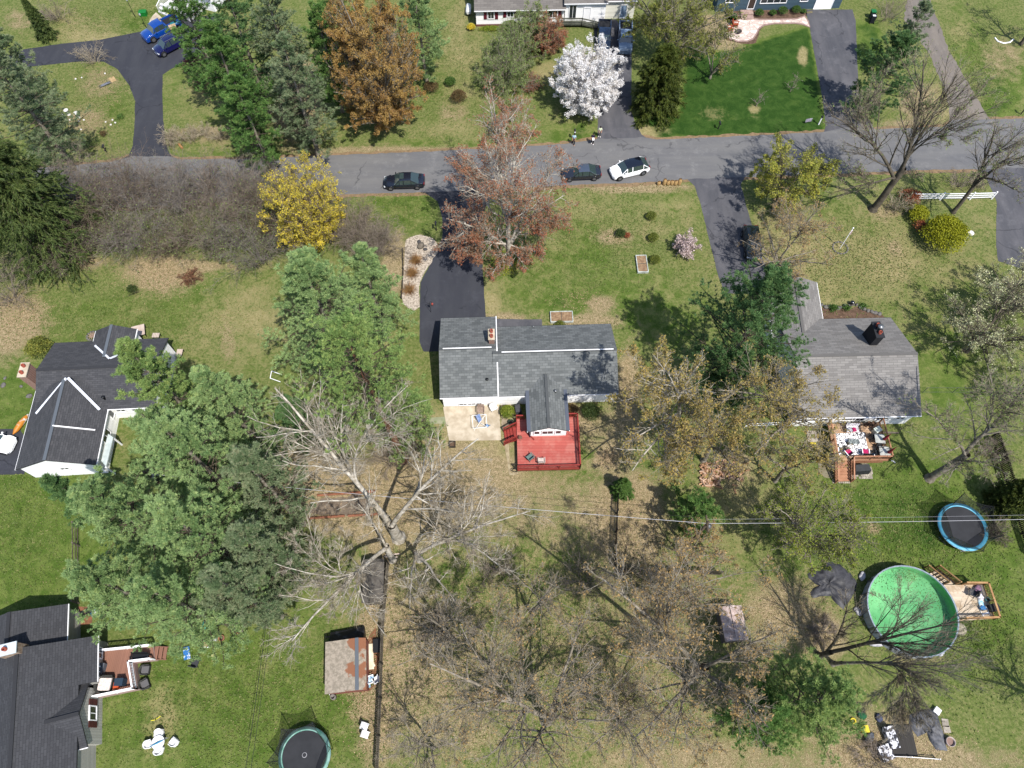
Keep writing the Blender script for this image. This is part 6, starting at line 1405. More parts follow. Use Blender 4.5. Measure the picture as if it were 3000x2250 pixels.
t = thing('fire_pit', 'round dark fire pit on the round patio', 'fire pit', at(2163, 97, .058)); MB().lathe([(.15, .1), (.4, .32), (.42, .36), (.36, .34), (.1, .18), (0, .16)], n=20).build('bowl', M('rusty_iron', C(96, 86, 84), C(70, 64, 62), 4, .7), t)
for k in range(3): a = k * 2.09; MB().bar((.3 * math.cos(a), .3 * math.sin(a), 0), (.25 * math.cos(a), .25 * math.sin(a), .25), .04).build('leg', DARKM, t)
tag(MB().prism([tuple(at(x, y)[:2]) for x, y in ((2363, 35), (2379, 32), (2381, 38), (2365, 40))], .012, .03).build('doormat', M('straw_mat', C(150, 140, 110), C(130, 120, 92), 4)), 'tan doormat on the driveway beside the smallest shrub', 'doormat')
# bins
def bin_(label, px, py, yaw, body, lid, stick=None):
    t = thing('wheelie_bin', label, 'bin', at(px, py), yaw, 'bins by the blue house driveway'); v = [(-.25, -.25), (.25, -.25), (.25, .25), (-.25, .25)]
    MB().add([(x, y, .06) for x, y in v] + [(x * 1.2, y * 1.2, 1.0) for x, y in v], [(3, 2, 1, 0), (4, 5, 6, 7), (0, 1, 5, 4), (1, 2, 6, 5), (2, 3, 7, 6), (3, 0, 4, 7)]).build('body', body, t)
    MB().box((.02, 0, 1.04), (.68, .66, .08)).build('lid', lid, t)
    for sy in (-1, 1): MB().tube([(-.27, sy * .26, .12), (-.27, sy * .3, .12)], .12, 10).build('wheel', TYRE, t)
    if stick: MB().box((.0, 0, 1.085), (.3, .4, .01)).build('sticker', stick, t)
bin_('wheelie bin with a green lid on the grass right of the blue house driveway', 2551, 52, 1.5, M('bin_green_body', C(30, 70, 50), None), M('bin_green', C(30, 140, 76), None, rough=.5)); bin_('black wheelie bin with white stickers nearest the road', 2552, 66, 1.5, M('bin_black', C(34, 40, 52), None), M('bin_black', C(34, 40, 52), None), TRIM)
box('green plastic crate lying on the lawn left of the blue pickup', 422, 44, (1.0, .75, .55), .1, M('crate_green', C(30, 150, 60), None, rough=.5), 'crate', 'crate')
# signs and posts
t = thing('yard_sign', 'small white sign on two stakes at the lawn edge by the road', 'sign', at(2365, 362), .2)
MB().box((0, 0, .55), (.85, .03, .5)).build('panel', M('sign_panel', C(216, 214, 226), C(150, 130, 170), 6, .6), t)
for s_ in (-1, 1): MB().bar((s_ * .35, 0, 0), (s_ * .35, 0, .8), .03).build('stake', DARKM, t)
t = thing('marker_post', 'white post with a black cap beside the blue house driveway mouth', 'post', at(2398, 365), 0); MB().box((0, 0, .6), (.12, .12, 1.2)).build('post', TRIM, t); MB().box((0, 0, 1.27), (.2, .3, .16)).build('box', BLACK, t)
def lamp(label, px, py, h=2.0):
    t = thing('garden_lamp', label, 'lamp post', at(px, py)); MB().lathe([(.06, 0), (.04, .1), (.035, h)], n=8).build('post', DARKM, t); MB().lathe([(.05, h), (.12, h + .1), (.13, h + .3), (.02, h + .42)], n=8).build('lantern', M('lantern_glass', C(190, 196, 200), None, rough=.3), t)
lamp('garden lamp post beside the blue pickup', 430, 83, 1.9); lamp('slim lamp post in the bare ring on the top left lawn', 397, 50, 2.4)
# propane tank, bicycle, saucer, porch
t = thing('propane_tank', 'white gas tank at the left end of the shuttered house', 'tank', at(1373, 38)); MB().tube([(0, -.9, .6), (0, -.75, .6), (0, .75, .6), (0, .9, .6)], [.2, .38, .38, .2], 14).build('tank', WHITEP, t)
for s_ in (-1, 1): MB().box((0, s_ * .5, .14), (.5, .08, .28)).build('foot', DARKM, t)
t = thing('bicycle', 'black bicycle lying on the round concrete pad at the top left', 'bicycle', at(462, 66) + Vector((0, 0, .1)), .8)
for s_ in (-1, 1):
    MB().tube([(s_ * .52 + .33 * math.cos(a), .33 * math.sin(a), .02) for a in [k * math.pi / 8 for k in range(17)]], .025, 5, False).build('wheel', TYRE, t)
fr = MB(); A_, B_, C_, D_ = (-.52, 0, .05), (0, -.05, .08), (-.12, .45, .08), (.38, .4, .08)
for a, b2 in ((A_, B_), (A_, C_), (B_, C_), (C_, D_), (B_, D_), (D_, (.52, 0, .05)), (D_, (.42, .55, .08))): fr.tube([a, b2], .02, 5)
fr.build('frame', BLACK, t); MB().box((-.14, .52, .1), (.22, .1, .06)).build('saddle', BLACK, t); MB().tube([(.3, .6, .1), (.55, .5, .1)], .018, 5).build('handlebar', BLACK, t)
t = thing('snow_saucer', 'round yellow plastic saucer behind the blue pickup', 'saucer', at(508, 53) + Vector((0, 0, .9)), 0); MB().lathe([(0, 0), (.35, .04), (.5, .12), (.54, .12), (.52, .16), (.36, .08), (0, .04)], n=24).build('dish', M('bright_yellow', C(232, 236, 50), None, rough=.4), t)
t = thing('pop_up_bin', 'dark barrel under the yellow saucer', 'barrel', at(508, 55)); MB().lathe([(0, 0), (.3, 0), (.33, .85), (0, .86)], n=14).build('body', DARKM, t)
t = thing('front_porch', 'white porch steps and railing beside the round pad at the top left', 'porch', at(480, 50), -.55)
for k in range(3): MB().box((0, .5 + k * .35, .1 + k * .17), (2.6, .36, .2 + k * .34)).build('step', M('white_deck_paint', C(232, 232, 232), C(214, 212, 214), 2), t)
MB().box((1.4, 2.5, .35), (5.0, 2.6, .7)).build('platform', M('white_deck_paint', C(232, 232, 232), C(214, 212, 214), 2), t)
for s_ in (-1, 1):
    r_ = MB(); r_.bar((s_ * 1.3, .4, .95), (s_ * 1.3, 1.5, 1.5), .06)
    for k in range(8): r_.bar((s_ * 1.3, .45 + k * .14, .1 + k * .07), (s_ * 1.3, .45 + k * .14, .95 + k * .07), .03)
    r_.build('railing', TRIM, t)
r_ = MB(); r_.bar((-1.2, 1.5, 1.6), (-1.2, 3.6, 1.6), .07)
for k in range(14): r_.bar((-1.2, 1.55 + k * .155, .7), (-1.2, 1.55 + k * .155, 1.6), .03)
r_.build('railing', TRIM, t)
t = thing('cottage', 'small brownish roofed building glimpsed between the top left pines', 'building', at(575, 5)); 
gable(t, blk(tuple(at(600, -12)[:2]), 3.6, 3.0, -20), 2.6, 4.0, 'x', M('pinkish_roof', C(176, 156, 150), C(150, 132, 128), 2, .9, fine=.15), SIDE_W)
box('cardboard boxes in the bed of the blue pickup', 507, 82, (.9, .5, .35), .45, M('cardboard', C(196, 160, 112), C(220, 200, 170), 4), 'carton', 'box', 1.15)
t = thing('tarp', 'teal and blue tarp bundle in the bed of the blue pickup', 'tarp', at(513, 72, 1.15), .4); MB().blob((0, 0, .15), (.75, .35, .25), 12, 7, 5, .2).build('fabric', M('teal_tarp', C(50, 160, 150), C(24, 90, 180), 1.5, .5), t)
# island bed items
t = thing('plywood_board', 'tan plywood sheet on the ground in the island bed', 'board', at(330, 233), .6); MB().box((0, 0, .03), (.7, 1.0, .03)).build('sheet', M('plywood', C(216, 186, 140), C(200, 168, 120), 2), t)
t = thing('folded_chair', 'grey folded lounger frame lying beside the plywood board', 'lounger', at(308, 250), .62)
for s_ in (-1, 1): MB().bar((-.8, s_ * .18, .12), (.9, s_ * .18, .16), .05).build('frame_tube', METAL, t)
MB().box((.1, 0, .15), (1.2, .3, .05)).build('fabric', M('grey_blue_fabric', C(156, 160, 170), C(110, 116, 130), 4), t)
t = thing('cut_log', 'short pale cut log near the road by the tan shrubs', 'log', at(530, 430), -.9); MB().tube([(-.45, 0, .14), (.45, 0, .14)], .15, 10).build('log', M('fresh_wood', C(216, 160, 104), C(190, 140, 92), 3), t)
t = thing('garden_edging', 'curved white edging under the dark trees at the top right', 'edging', at(2940, 118)); c = at(2940, 118)
MB().tube([tuple(at(x, y) - c + Vector((0, 0, .06))) for x, y in ((2914, 112), (2922, 122), (2940, 128), (2958, 125), (2968, 116))], .09, 6).build('edging', TRIM, t)
for i, (x, y) in enumerate([(183, 337), (205, 352), (232, 356), (246, 352), (310, 358), (330, 352), (338, 360), (325, 366), (308, 216), (238, 380), (222, 232), (240, 228)]):
    rock('small pale stone in the island bed of the first driveway', x, y, .14, .1, 60 + i, M('white_stone', C(222, 218, 214), None), 'pale stones in the island bed')
# tan tables and things by the left house
TB = M('tan_table_top', C(222, 204, 190), C(206, 184, 170), 1.5, .8)
table('square tan table turned at an angle north of the charcoal roof', 413, 978, .3, TB, 1.35, 1.35, .7, legm=DARKM); table('small lattice topped tan table north of the charcoal roof', 463, 990, 0, lines('tan_lattice', C(222, 206, 192), C(160, 140, 128), .16, 'X', .35), .75, .55, .6, legm=DARKM); table('small tan table near the right end of the charcoal roof', 531, 1040, 0, TB, .6, .9, .5, legm=DARKM)
t = thing('fire_ring', 'ring of stones filled with sticks on the left lawn', 'fire ring', at(271, 985)); 
for k in range(12): a = k * .5236; MB().blob((.55 * math.cos(a), .55 * math.sin(a), .06), (.16, .12, .1), 8, 5, k, .15).build('stone', M('grey_stone', C(150, 146, 142), C(118, 112, 108), 3, .9, fine=.2), t)
s_ = MB()
for k in range(9): a = k * .7; s_.bar((.45 * math.cos(a), .45 * math.sin(a), .08), (-.4 * math.cos(a + .4), -.4 * math.sin(a + .4), .14), .05)
s_.build('sticks', M('pale_sticks', C(190, 160, 140), None), t)
for i, (x, y) in enumerate([(10, 1129), (62, 1132), (86, 1160), (15, 1108)]): rock(['flat grey slab at the left edge', 'small pale stone left of the brick chimney', 'flat mossy stone by the charcoal roof edge', 'small tan stone at the left edge'][i], x, y, .35 if i in (0, 2) else .2, .08, 80 + i, name='flat_stone')
t = thing('kayak', 'orange and white kayak leaning behind the left garage', 'kayak', at(66, 1246), 1.2); MB().tube([(-1.2, 0, .3), (-.7, 0, .3), (0, 0, .35), (.7, 0, .3), (1.2, 0, .3)], [.04, .25, .3, .25, .04], 10).build('hull', M('orange_plastic', C(232, 150, 50), C(226, 216, 206), .8, .5, lo=.5, hi=.55), t)
# ------------------------------------------------------------------ decks, pool, trampolines, sheds
def deck_rail(t, P, Q, z, mat, h=.9, sp=1.8, off=None, bal=.13, z2=None, postname='post', capw=.12):
    P = Vector((P[0], P[1], 0)) - Vector((off[0], off[1], 0)); Q = Vector((Q[0], Q[1], 0)) - Vector((off[0], off[1], 0)); z2 = z if z2 is None else z2
    n = max(1, round((Q - P).length / sp)); d = (Q - P).normalized()
    for i in range(n):
        a = P.lerp(Q, i / n); b2 = P.lerp(Q, (i + 1) / n); za = z + (z2 - z) * i / n; zb = z + (z2 - z) * (i + 1) / n
        m = MB(); m.bar((a.x, a.y, za + h), (b2.x, b2.y, zb + h), capw, .04); m.bar((a.x, a.y, za + .1), (b2.x, b2.y, zb + .1), .05, .08); m.bar((a.x, a.y, za + h - .08), (b2.x, b2.y, zb + h - .08), .05, .08)
        k = max(1, int((b2 - a).length / bal))
        for j in range(1, k):
            q = a.lerp(b2, j / k); zz = za + (zb - za) * j / k; m.bar((q.x, q.y, zz + .1), (q.x, q.y, zz + h - .08), .04)
        m.build('railing', mat, t)
        MB().box((a.x, a.y, za + h / 2 - .05), (.1, .1, h + .2)).build(postname, mat, t)
    MB().box((Q.x, Q.y, z2 + h / 2 - .05), (.1, .1, h + .2)).build(postname, mat, t)
def steps(t, c, d, w_, z, n, run, mat, off, rise=None):
    "stairs going down from world point c (top edge centre) along direction d"
    c = Vector((c[0] - off[0], c[1] - off[1], 0)); d = Vector((d[0], d[1], 0)).normalized(); a = math.atan2(d.y, d.x)
    for i in range(n):
        zz = z * (1 - (i + 1) / (n + 1)); q = c + d * run * (i + .5); MB().box((q.x, q.y, zz - .02), (run + .03, w_, .05), a).build('tread', mat, t)
    m = MB(); s = Vector((-d.y, d.x, 0))
    for sg in (-1, 1):
        p0 = c + s * sg * (w_ / 2 + .02); p1 = p0 + d * run * n; m = MB(); m.bar((p0.x, p0.y, z - .15), (p1.x, p1.y, .05), .05, .24); m.build('stringer', mat, t)
# red deck
RED = lines('red_deck_boards', C(222, 114, 104), C(176, 80, 74), .29, 'Y', .1, .7, C(226, 136, 124), .9); REDP = M('red_paint', C(196, 76, 66), C(176, 62, 54), 3, .65)
z = .8; o = at(1605, 1330); rd = thing('red_deck', 'red painted deck with baluster railing wrapped round the gabled wing of the ranch house', 'deck', o)
q = [at(1513, 1228, z), at(1690, 1222, z), at(1699, 1371, z), at(1517, 1375, z)]
MB().prism([(v.x - o.x, v.y - o.y) for v in q], z - .06, z).build('deck_floor', RED, rd)
sk = MB()
for a, b2 in ((q[3], q[2]), (q[2], q[1]), (q[0], q[3])): sk.bar(a - o + Vector((0, 0, -.2)), b2 - o + Vector((0, 0, -.2)), .04, .26)
sk = MB().bar(Vector((q[3].x - o.x, q[3].y - o.y - .03, z - .17)), Vector((q[2].x - o.x, q[2].y - o.y - .03, z - .17)), .04, .26); sk.build('fascia', REDP, rd)
lt = MB(); n = 40
for i in range(n + 1): v = q[3].lerp(q[2], i / n) - o; lt.box((v.x, v.y + .05, z / 2 - .2), (.05, .03, z - .35))
lt.build('skirt', M('pale_skirt', C(170, 150, 120), C(150, 128, 98), 3), rd)
deck_rail(rd, q[3], q[2], z, REDP, off=o); deck_rail(rd, q[2], q[1], z, REDP, off=o)
e_ = Vector((BW.w(BW.hx - .2, 0, 0).x, q[1].y - .02)); deck_rail(rd, (q[1].x, q[1].y), e_, z, REDP, off=o)
deck_rail(rd, (q[0].x, q[0].y), (q[0].x + .75, q[0].y), z, REDP, off=o)
sA = at(1513, 1248, z); sB = at(1514, 1288, z); c = (sA + sB) / 2; steps(rd, c, (-1, -.12), 1.35, z, 4, .3, REDP, o)
for pt in (sA, sB): deck_rail(rd, pt, (pt.x - 1.25, pt.y - .3), z, REDP, off=o, z2=.1, sp=1.3)
m_ = MB().bar((q[0].x + 1.0 - o.x, q[0].y - 1.4 - o.y, z + .08), (q[0].x + 1.75 - o.x, q[0].y - 2.25 - o.y, z + .08), .12, .1); m_.build('ramp_edge', REDP, rd)
GB = M('grey_green_plastic', C(128, 158, 152), C(110, 140, 136), 3, .5); BG_ = M('beige_plastic', C(224, 206, 196), C(204, 186, 176), 3, .5)
chair('grey green patio chair on the red deck', 1553, 1344, 2.3, GB, z=z); chair('beige patio chair on the red deck beside the railing', 1586, 1354, 1.6, BG_, z=z)
t = thing('plant_stand', 'spindly wire plant stand on the red deck near the stairs', 'stand', at(1524, 1287, z))
for k in range(4): a = k * 1.571; MB().bar((.22 * math.cos(a), .22 * math.sin(a), 0), (.1 * math.cos(a), .1 * math.sin(a), .5), .02).build('leg', METAL, t)
MB().lathe([(.16, .5), (.2, .52), (.16, .54), (0, .52)], n=12).build('tray', M('rust_metal', C(150, 110, 90), None), t)
t = thing('tyre_hoop', 'black hoop leaning at the bottom left corner of the red deck', 'hoop', at(1508, 1381) + Vector((0, 0, .3))); MB().tube([(.28 * math.cos(k * .5236), .05 * math.sin(k * .5236), .28 * math.sin(k * .5236)) for k in range(13)], .04, 6).build('hoop', BLACK, t)
# ranch patio things
chair('brown wicker patio chair against the back wall of the garage', 1409, 1206, DOWN, M('tan_wicker', C(196, 172, 156), C(170, 146, 132), 8, .8), w_=.65, d_=.65, group=None)
chair('white plastic chair with dark cushion by the back wall', 1446, 1200, DOWN + .4, WHITEP, w_=.6)
t = thing('clothes_airer', 'square white clothes airer with blue cloth standing on the concrete patio', 'airer', at(1406, 1243), .1)
for s_ in (-1, 1):
    MB().bar((-.7, s_ * .7, 0), (.7, -s_ * .7, .8), .03).build('leg', TRIM, t); MB().bar((-.7, s_ * .7, .75), (.7, s_ * .7, .75), .035).build('frame_bar', TRIM, t); MB().bar((s_ * .7, -.7, .75), (s_ * .7, .7, .75), .035).build('frame_bar', TRIM, t)
MB().add([(-.35, .6, .8), (.05, .75, .95), (.25, .2, .6), (-.1, -.05, .5)], [(0, 1, 2, 3)]).build('cloth', M('blue_cloth', C(120, 150, 206), C(160, 180, 220), 3, .9), t)
t = thing('watering_can', 'small bright blue watering can on the patio', 'watering can', at(1427, 1249)); MB().lathe([(.0, 0), (.16, 0), (.15, .3), (.0, .3)], n=12).build('body', M('bright_blue', C(60, 150, 220), None, rough=.4), t); MB().tube([(.14, 0, .1), (.34, 0, .32)], .03, 6).build('spout', M('bright_blue', C(60, 150, 220), None), t); MB().tube([(-.14, 0, .25), (-.26, 0, .2), (-.14, 0, .06)], .02, 5).build('handle', M('bright_blue', C(60, 150, 220), None), t)
t = thing('covered_grill', 'covered dark barbecue in the corner between house and gabled wing', 'grill', at(1517, 1207), .2)
MB().add([(-.35, -.45, 0), (.35, -.45, 0), (.35, .45, 0), (-.35, .45, 0), (-.3, -.4, .9), (.3, -.4, .9), (.25, .35, 1.1), (-.25, .35, 1.1)], [(3, 2, 1, 0), (4, 5, 6, 7), (0, 1, 5, 4), (1, 2, 6, 5), (2, 3, 7, 6), (3, 0, 4, 7)]).build('cover', M('grey_grill_cover', C(92, 92, 100), C(70, 70, 78), 3, .8), t)
for s_ in (-1, 1): MB().tube([(-.36, s_ * .4, .1), (-.36, s_ * .4 + .06, .1)], .1, 10).build('wheel', TYRE, t)
tub('dark green pot beside the red deck stairs', 1497, 1240, .3, .35, M('dark_green_pot', C(40, 80, 60), None), name='plant_pot', cat='plant pot')
t = thing('garden_box', 'square brown wooden box at the lower edge of the patio', 'planter', at(1326, 1304)); 
for s_ in (-1, 1): MB().box((s_ * .28, 0, .2), (.05, .6, .4)).build('board', DW, t); MB().box((0, s_ * .28, .2), (.5, .05, .4)).build('board', DW, t)
MB().box((0, 0, .15), (.5, .5, .2)).build('soil', MULCH, t)

# wooden deck of the right house
WD = lines('cedar_deck_boards', C(214, 172, 134), C(170, 124, 92), .29, 'Y', .1, .7, C(220, 188, 156), .8); WDP = M('cedar_wood', C(214, 156, 120), C(196, 138, 104), 2, .7)
z = 1.1; o = at(2520, 1290); wd = thing('cedar_deck', 'orange cedar deck with railing, stairs and a white patterned rug behind the grey roofed house', 'deck', o)
q = [at(2424, 1242, z), at(2576, 1236, z), at(2604, 1346, z), at(2446, 1350, z)]; xs_ = q[3].x
MB().prism([(v.x - o.x, v.y - o.y) for v in q], z - .06, z).build('deck_floor', WD, wd)
deck_rail(wd, q[0], q[3], z, WDP, off=o); deck_rail(wd, q[1], q[2], z, WDP, off=o); p2 = at(2492, 1347, z); deck_rail(wd, p2, q[2], z, WDP, off=o)
MB().bar(Vector((p2.x - o.x, p2.y - o.y - .03, z - .17)), Vector((q[2].x - o.x, q[2].y - o.y - .03, z - .17)), .04, .26).build('fascia', WDP, wd)
lt = MB(); a = p2 - o; b2 = q[2] - o
for i in range(26):
    f = i / 25; x = a.x + (b2.x - a.x) * f; y = a.y + (b2.y - a.y) * f + .03
    if x + .7 <= b2.x: lt.bar((x, y, .1), (x + .65, y, .78), .04, .02, (0, 1, 0)); lt.bar((x + .65, y + .02, .1), (x, y + .02, .78), .04, .02, (0, 1, 0))
lt.build('lattice', WDP, wd)
c = (q[3] + p2) / 2; steps(wd, c, (.05, -1), 1.55, z, 6, .3, WDP, o)
for pt in (q[3], p2): deck_rail(wd, pt, (pt.x + .05, pt.y - 1.9), z, WDP, off=o, z2=.05, sp=1.9, h=.85)
m, nt, b = new_mat('black_and_white_rug'); v = objvec(nt)
vo = nt.nodes.new('ShaderNodeTexVoronoi'); vo.feature = 'DISTANCE_TO_EDGE'; vo.inputs['Scale'].default_value = 3.0; nt.links.new(v, vo.inputs[0])
nt.links.new(mixc(nt, ramp01(nt, vo.outputs[0], .05, .09), C(60, 60, 70), C(244, 242, 242)), b.inputs['Base Color']); b.inputs['Roughness'].default_value = .95
rp = [at(2448, 1270, z), at(2532, 1266, z), at(2546, 1330, z), at(2458, 1335, z)]; ro = at(2495, 1300, z)
tag(MB().prism([(v.x - ro.x, v.y - ro.y) for v in rp], .004, .02).build('outdoor_rug', m), 'white rug with a black floral pattern on the cedar deck', 'rug'); bpy.data.objects['outdoor_rug'].location = ro
PINK = M('pink_cushion', C(226, 40, 116), None, rough=.9); STR = lines('striped_cushion', C(240, 236, 238), C(120, 112, 124), .16, 'Y', .25)
chair('striped white two seat sofa with a pink cushion on the cedar deck', 2492, 1262, DOWN, STR, 'garden_sofa', z, 1.3, .65, legm=DARKM, cat='sofa')
box('small pink cushion on the striped garden sofa', 2501, 1260, (.35, .35, .12), .2, PINK, 'cushion', 'cushion', z + .46)
box('grey patterned cushion on the striped garden sofa', 2491, 1260, (.35, .35, .12), .5, M('grey_pattern', C(110, 120, 140), C(220, 220, 226), 14), 'cushion', 'cushion', z + .46)
chair('dark chair with a pink seat cushion at the lower left of the rug', 2480, 1330, 2.1, BLACK, z=z, cush=PINK, legm=TRIM); chair('dark chair with a pink seat cushion at the lower right of the rug', 2529, 1330, 1.5, BLACK, z=z, cush=PINK, legm=TRIM)
table('low black framed coffee table in the middle of the rug', 2497, 1298, .03, M('patterned_tray', C(190, 200, 196), C(60, 70, 76), 9, .5), 1.05, .5, .4, z, name='coffee_table', legm=BLACK)
GT = M('grey_table_top', C(204, 206, 200), C(186, 188, 182), 2, .6)
table('grey dining table under the upper red parasol on the cedar deck', 2568, 1293, -.08, GT, .95, .95, .74, z, legm=BLACK); table('grey dining table under the lower red parasol on the cedar deck', 2582, 1330, -.08, GT, 1.0, .95, .74, z, legm=BLACK)
def parasol(label, px, py, z, lean):
    t = thing('closed_parasol', label, 'parasol', at(px, py, z)); MB().tube([(0, 0, 0), (lean[0] * .5, lean[1] * .5, 1.1), (lean[0], lean[1], 2.3)], .025, 8).build('pole', METAL, t)
    MB().tube([(lean[0] * .45, lean[1] * .45, 1.0), (lean[0] * .6, lean[1] * .6, 1.35), (lean[0], lean[1], 2.3)], [.17, .13, .03], 9).build('canopy', M('red_canvas', C(180, 44, 60), C(150, 34, 50), 5, .9), t); MB().lathe([(.28, 0), (.28, .06), (.05, .08)], n=14).build('base', BLACK, t)
parasol('closed red parasol leaning over the upper grey table', 2575, 1298, z, (.1, .0)); parasol('closed red parasol leaning over the lower grey table', 2588, 1336, z, (.15, .0))
for i, (x, y, a, lb) in enumerate([(2552, 1284, 0, 'black folding chair left of the upper grey table'), (2570, 1312, 1.57, 'dark chair between the two grey tables'), (2562, 1330, 0, 'black folding chair left of the lower grey table')]): chair(lb, x, y, a, BLACK, 'folding_chair', z, .45, .42, arms=False, back=.45)
box('white storage box at the upper right corner of the cedar deck', 2564, 1265, (.65, .5, .6), .5, M('ivory_plastic', C(224, 230, 216), None, rough=.5), 'storage_box', 'box', z)
for i, (x, y, lb) in enumerate([(2536, 1247, 'brown plant pot at the deck wall, leftmost'), (2544, 1242, 'brown plant pot at the deck wall, second'), (2549, 1248, 'brown plant pot at the deck wall, third'), (2557, 1243, 'brown plant pot at the deck wall, rightmost')]): tub(lb, x, y, .2, .3, M('brown_pot', C(150, 116, 92), C(120, 92, 74), 4), z, 'plant_pot', 'plant pot', MULCH)
t = thing('kettle_grill', 'small black kettle grill at the lower rail of the cedar deck', 'grill', at(2549, 1341, z)); MB().blob((0, 0, .7), (.28, .28, .24), 14, 8, 0, 0).build('kettle', paint('gloss_black', C(26, 26, 34)), t)
for k in range(3): a = k * 2.09; MB().bar((.28 * math.cos(a), .28 * math.sin(a), 0), (.15 * math.cos(a), .15 * math.sin(a), .55), .03).build('leg', METAL, t)
t = thing('covered_grill', 'large barbecue under a black cover on the stone pad below the cedar deck', 'grill', at(2517, 1380), .08)
MB().add([(-.85, -.4, 0), (.85, -.4, 0), (.85, .4, 0), (-.85, .4, 0), (-.8, -.3, .85), (.75, -.3, .85), (.6, .3, 1.05), (-.7, .3, 1.1)], [(3, 2, 1, 0), (4, 5, 6, 7), (0, 1, 5, 4), (1, 2, 6, 5), (2, 3, 7, 6), (3, 0, 4, 7)]).build('cover', M('black_cover', C(50, 56, 62), C(36, 40, 46), 3, .7), t)
PVM = M('stone_pavers', C(206, 196, 180), C(174, 164, 150), 1.5, .85, fine=.1)
def pavers(name, label, px0, px1, nx, ny, sz, seed):
    a = at(*px0); b2 = at(*px1); t = thing(name, label, 'paving', a); rg = random.Random(seed)
    for i in range(nx):
        for j in range(ny):
            if rg.random() < .06: continue
            MB().box(((b2.x - a.x) * (i + .5) / nx, (b2.y - a.y) * (j + .5) / ny, .03), (sz * rg.uniform(.8, 1), sz * rg.uniform(.8, 1), .05), rg.uniform(-.12, .12)).build('paver', PVM, t)
pavers('stepping_stones', 'two rows of small pavers at the foot of the cedar stairs', (2436, 1404), (2491, 1417), 9, 2, .19, 1)
pavers('paver_pad', 'pale paver pad beside the covered barbecue', (2493, 1390), (2557, 1403), 9, 2, .25, 2); pavers('paver_pad', 'upper part of the pale paver pad right of the black cover', (2534, 1368), (2557, 1390), 3, 3, .25, 3)
t = thing('beam', 'pale timber beam on the ground right of the cedar deck', 'beam', at(2608, 1268)); MB().bar((-.8, 0, .1), (.8, -.05, .1), .15).build('beam', WW, t)
t = thing('yellow_toy', 'yellow toy on the grass below the left end of the grey roofed house', 'toy', at(2376, 1301)); MB().blob((0, 0, .15), (.25, .16, .14), 8, 6, 1, .05).build('body', M('toy_yellow', C(236, 214, 60), None), t); MB().blob((.3, 0, .15), (.14, .12, .13), 8, 6, 1, .05).build('wheel_block', M('toy_yellow', C(236, 214, 60), None), t)
pavers('paver_pad', 'grey paved strip below the wall left of the cedar deck', (2360, 1262), (2402, 1295), 3, 3, .42, 5)
t = thing('bag', 'small white curved scrap right of the cedar deck', 'scrap', at(2617, 1353)); MB().tube([(-.2, .1, .05), (0, .05, .06), (.15, -.12, .05)], .05, 6).build('scrap', TRIM, t)

# firewood
FW = M('split_wood', C(226, 178, 140), C(196, 146, 108), 5, .85, fine=.2); FW2 = M('split_wood_pale', C(238, 206, 182), C(214, 176, 146), 5, .85)
rg = random.Random(8); protos = []
for k, m_ in enumerate((FW, FW2)):
    o_ = MB().add([(-.24, -.08, 0), (.24, -.08, 0), (.24, .08, 0), (-.24, .08, 0), (-.24, 0, .14), (.24, 0, .14)], [(0, 3, 2, 1), (0, 1, 5, 4), (2, 3, 4, 5), (1, 2, 5), (3, 0, 4)]).build('firewood_log', m_); protos.append(o_)
first = [True, True]; nlog = 0
def put_log(x, y, z, group, lb):
    k = rg.random() < .5; o_ = protos[k]
    if first[k]: first[k] = False; c_ = o_
    else: c_ = o_.copy(); SC.collection.objects.link(c_)
    p = at(x, y); c_.location = (p.x, p.y, z); c_.rotation_euler = (rg.uniform(-.4, .4), rg.uniform(-.35, .35), rg.uniform(0, 6.28)); tag(c_, lb, 'log', group)
for i in range(150): put_log(min(2110, 2050 + abs(rg.gauss(0, 30))) + rg.uniform(0, 12), 1428 - rg.uniform(0, 68), rg.uniform(.02, .3), 'logs in the dense firewood heap', 'split log in the dense heap beneath the amber tree')
for i in range(75): put_log(rg.gauss(2140, 22), rg.gauss(1378, 20), rg.uniform(.01, .1), 'logs scattered right of the heap', 'split log scattered on the ground right of the firewood heap')

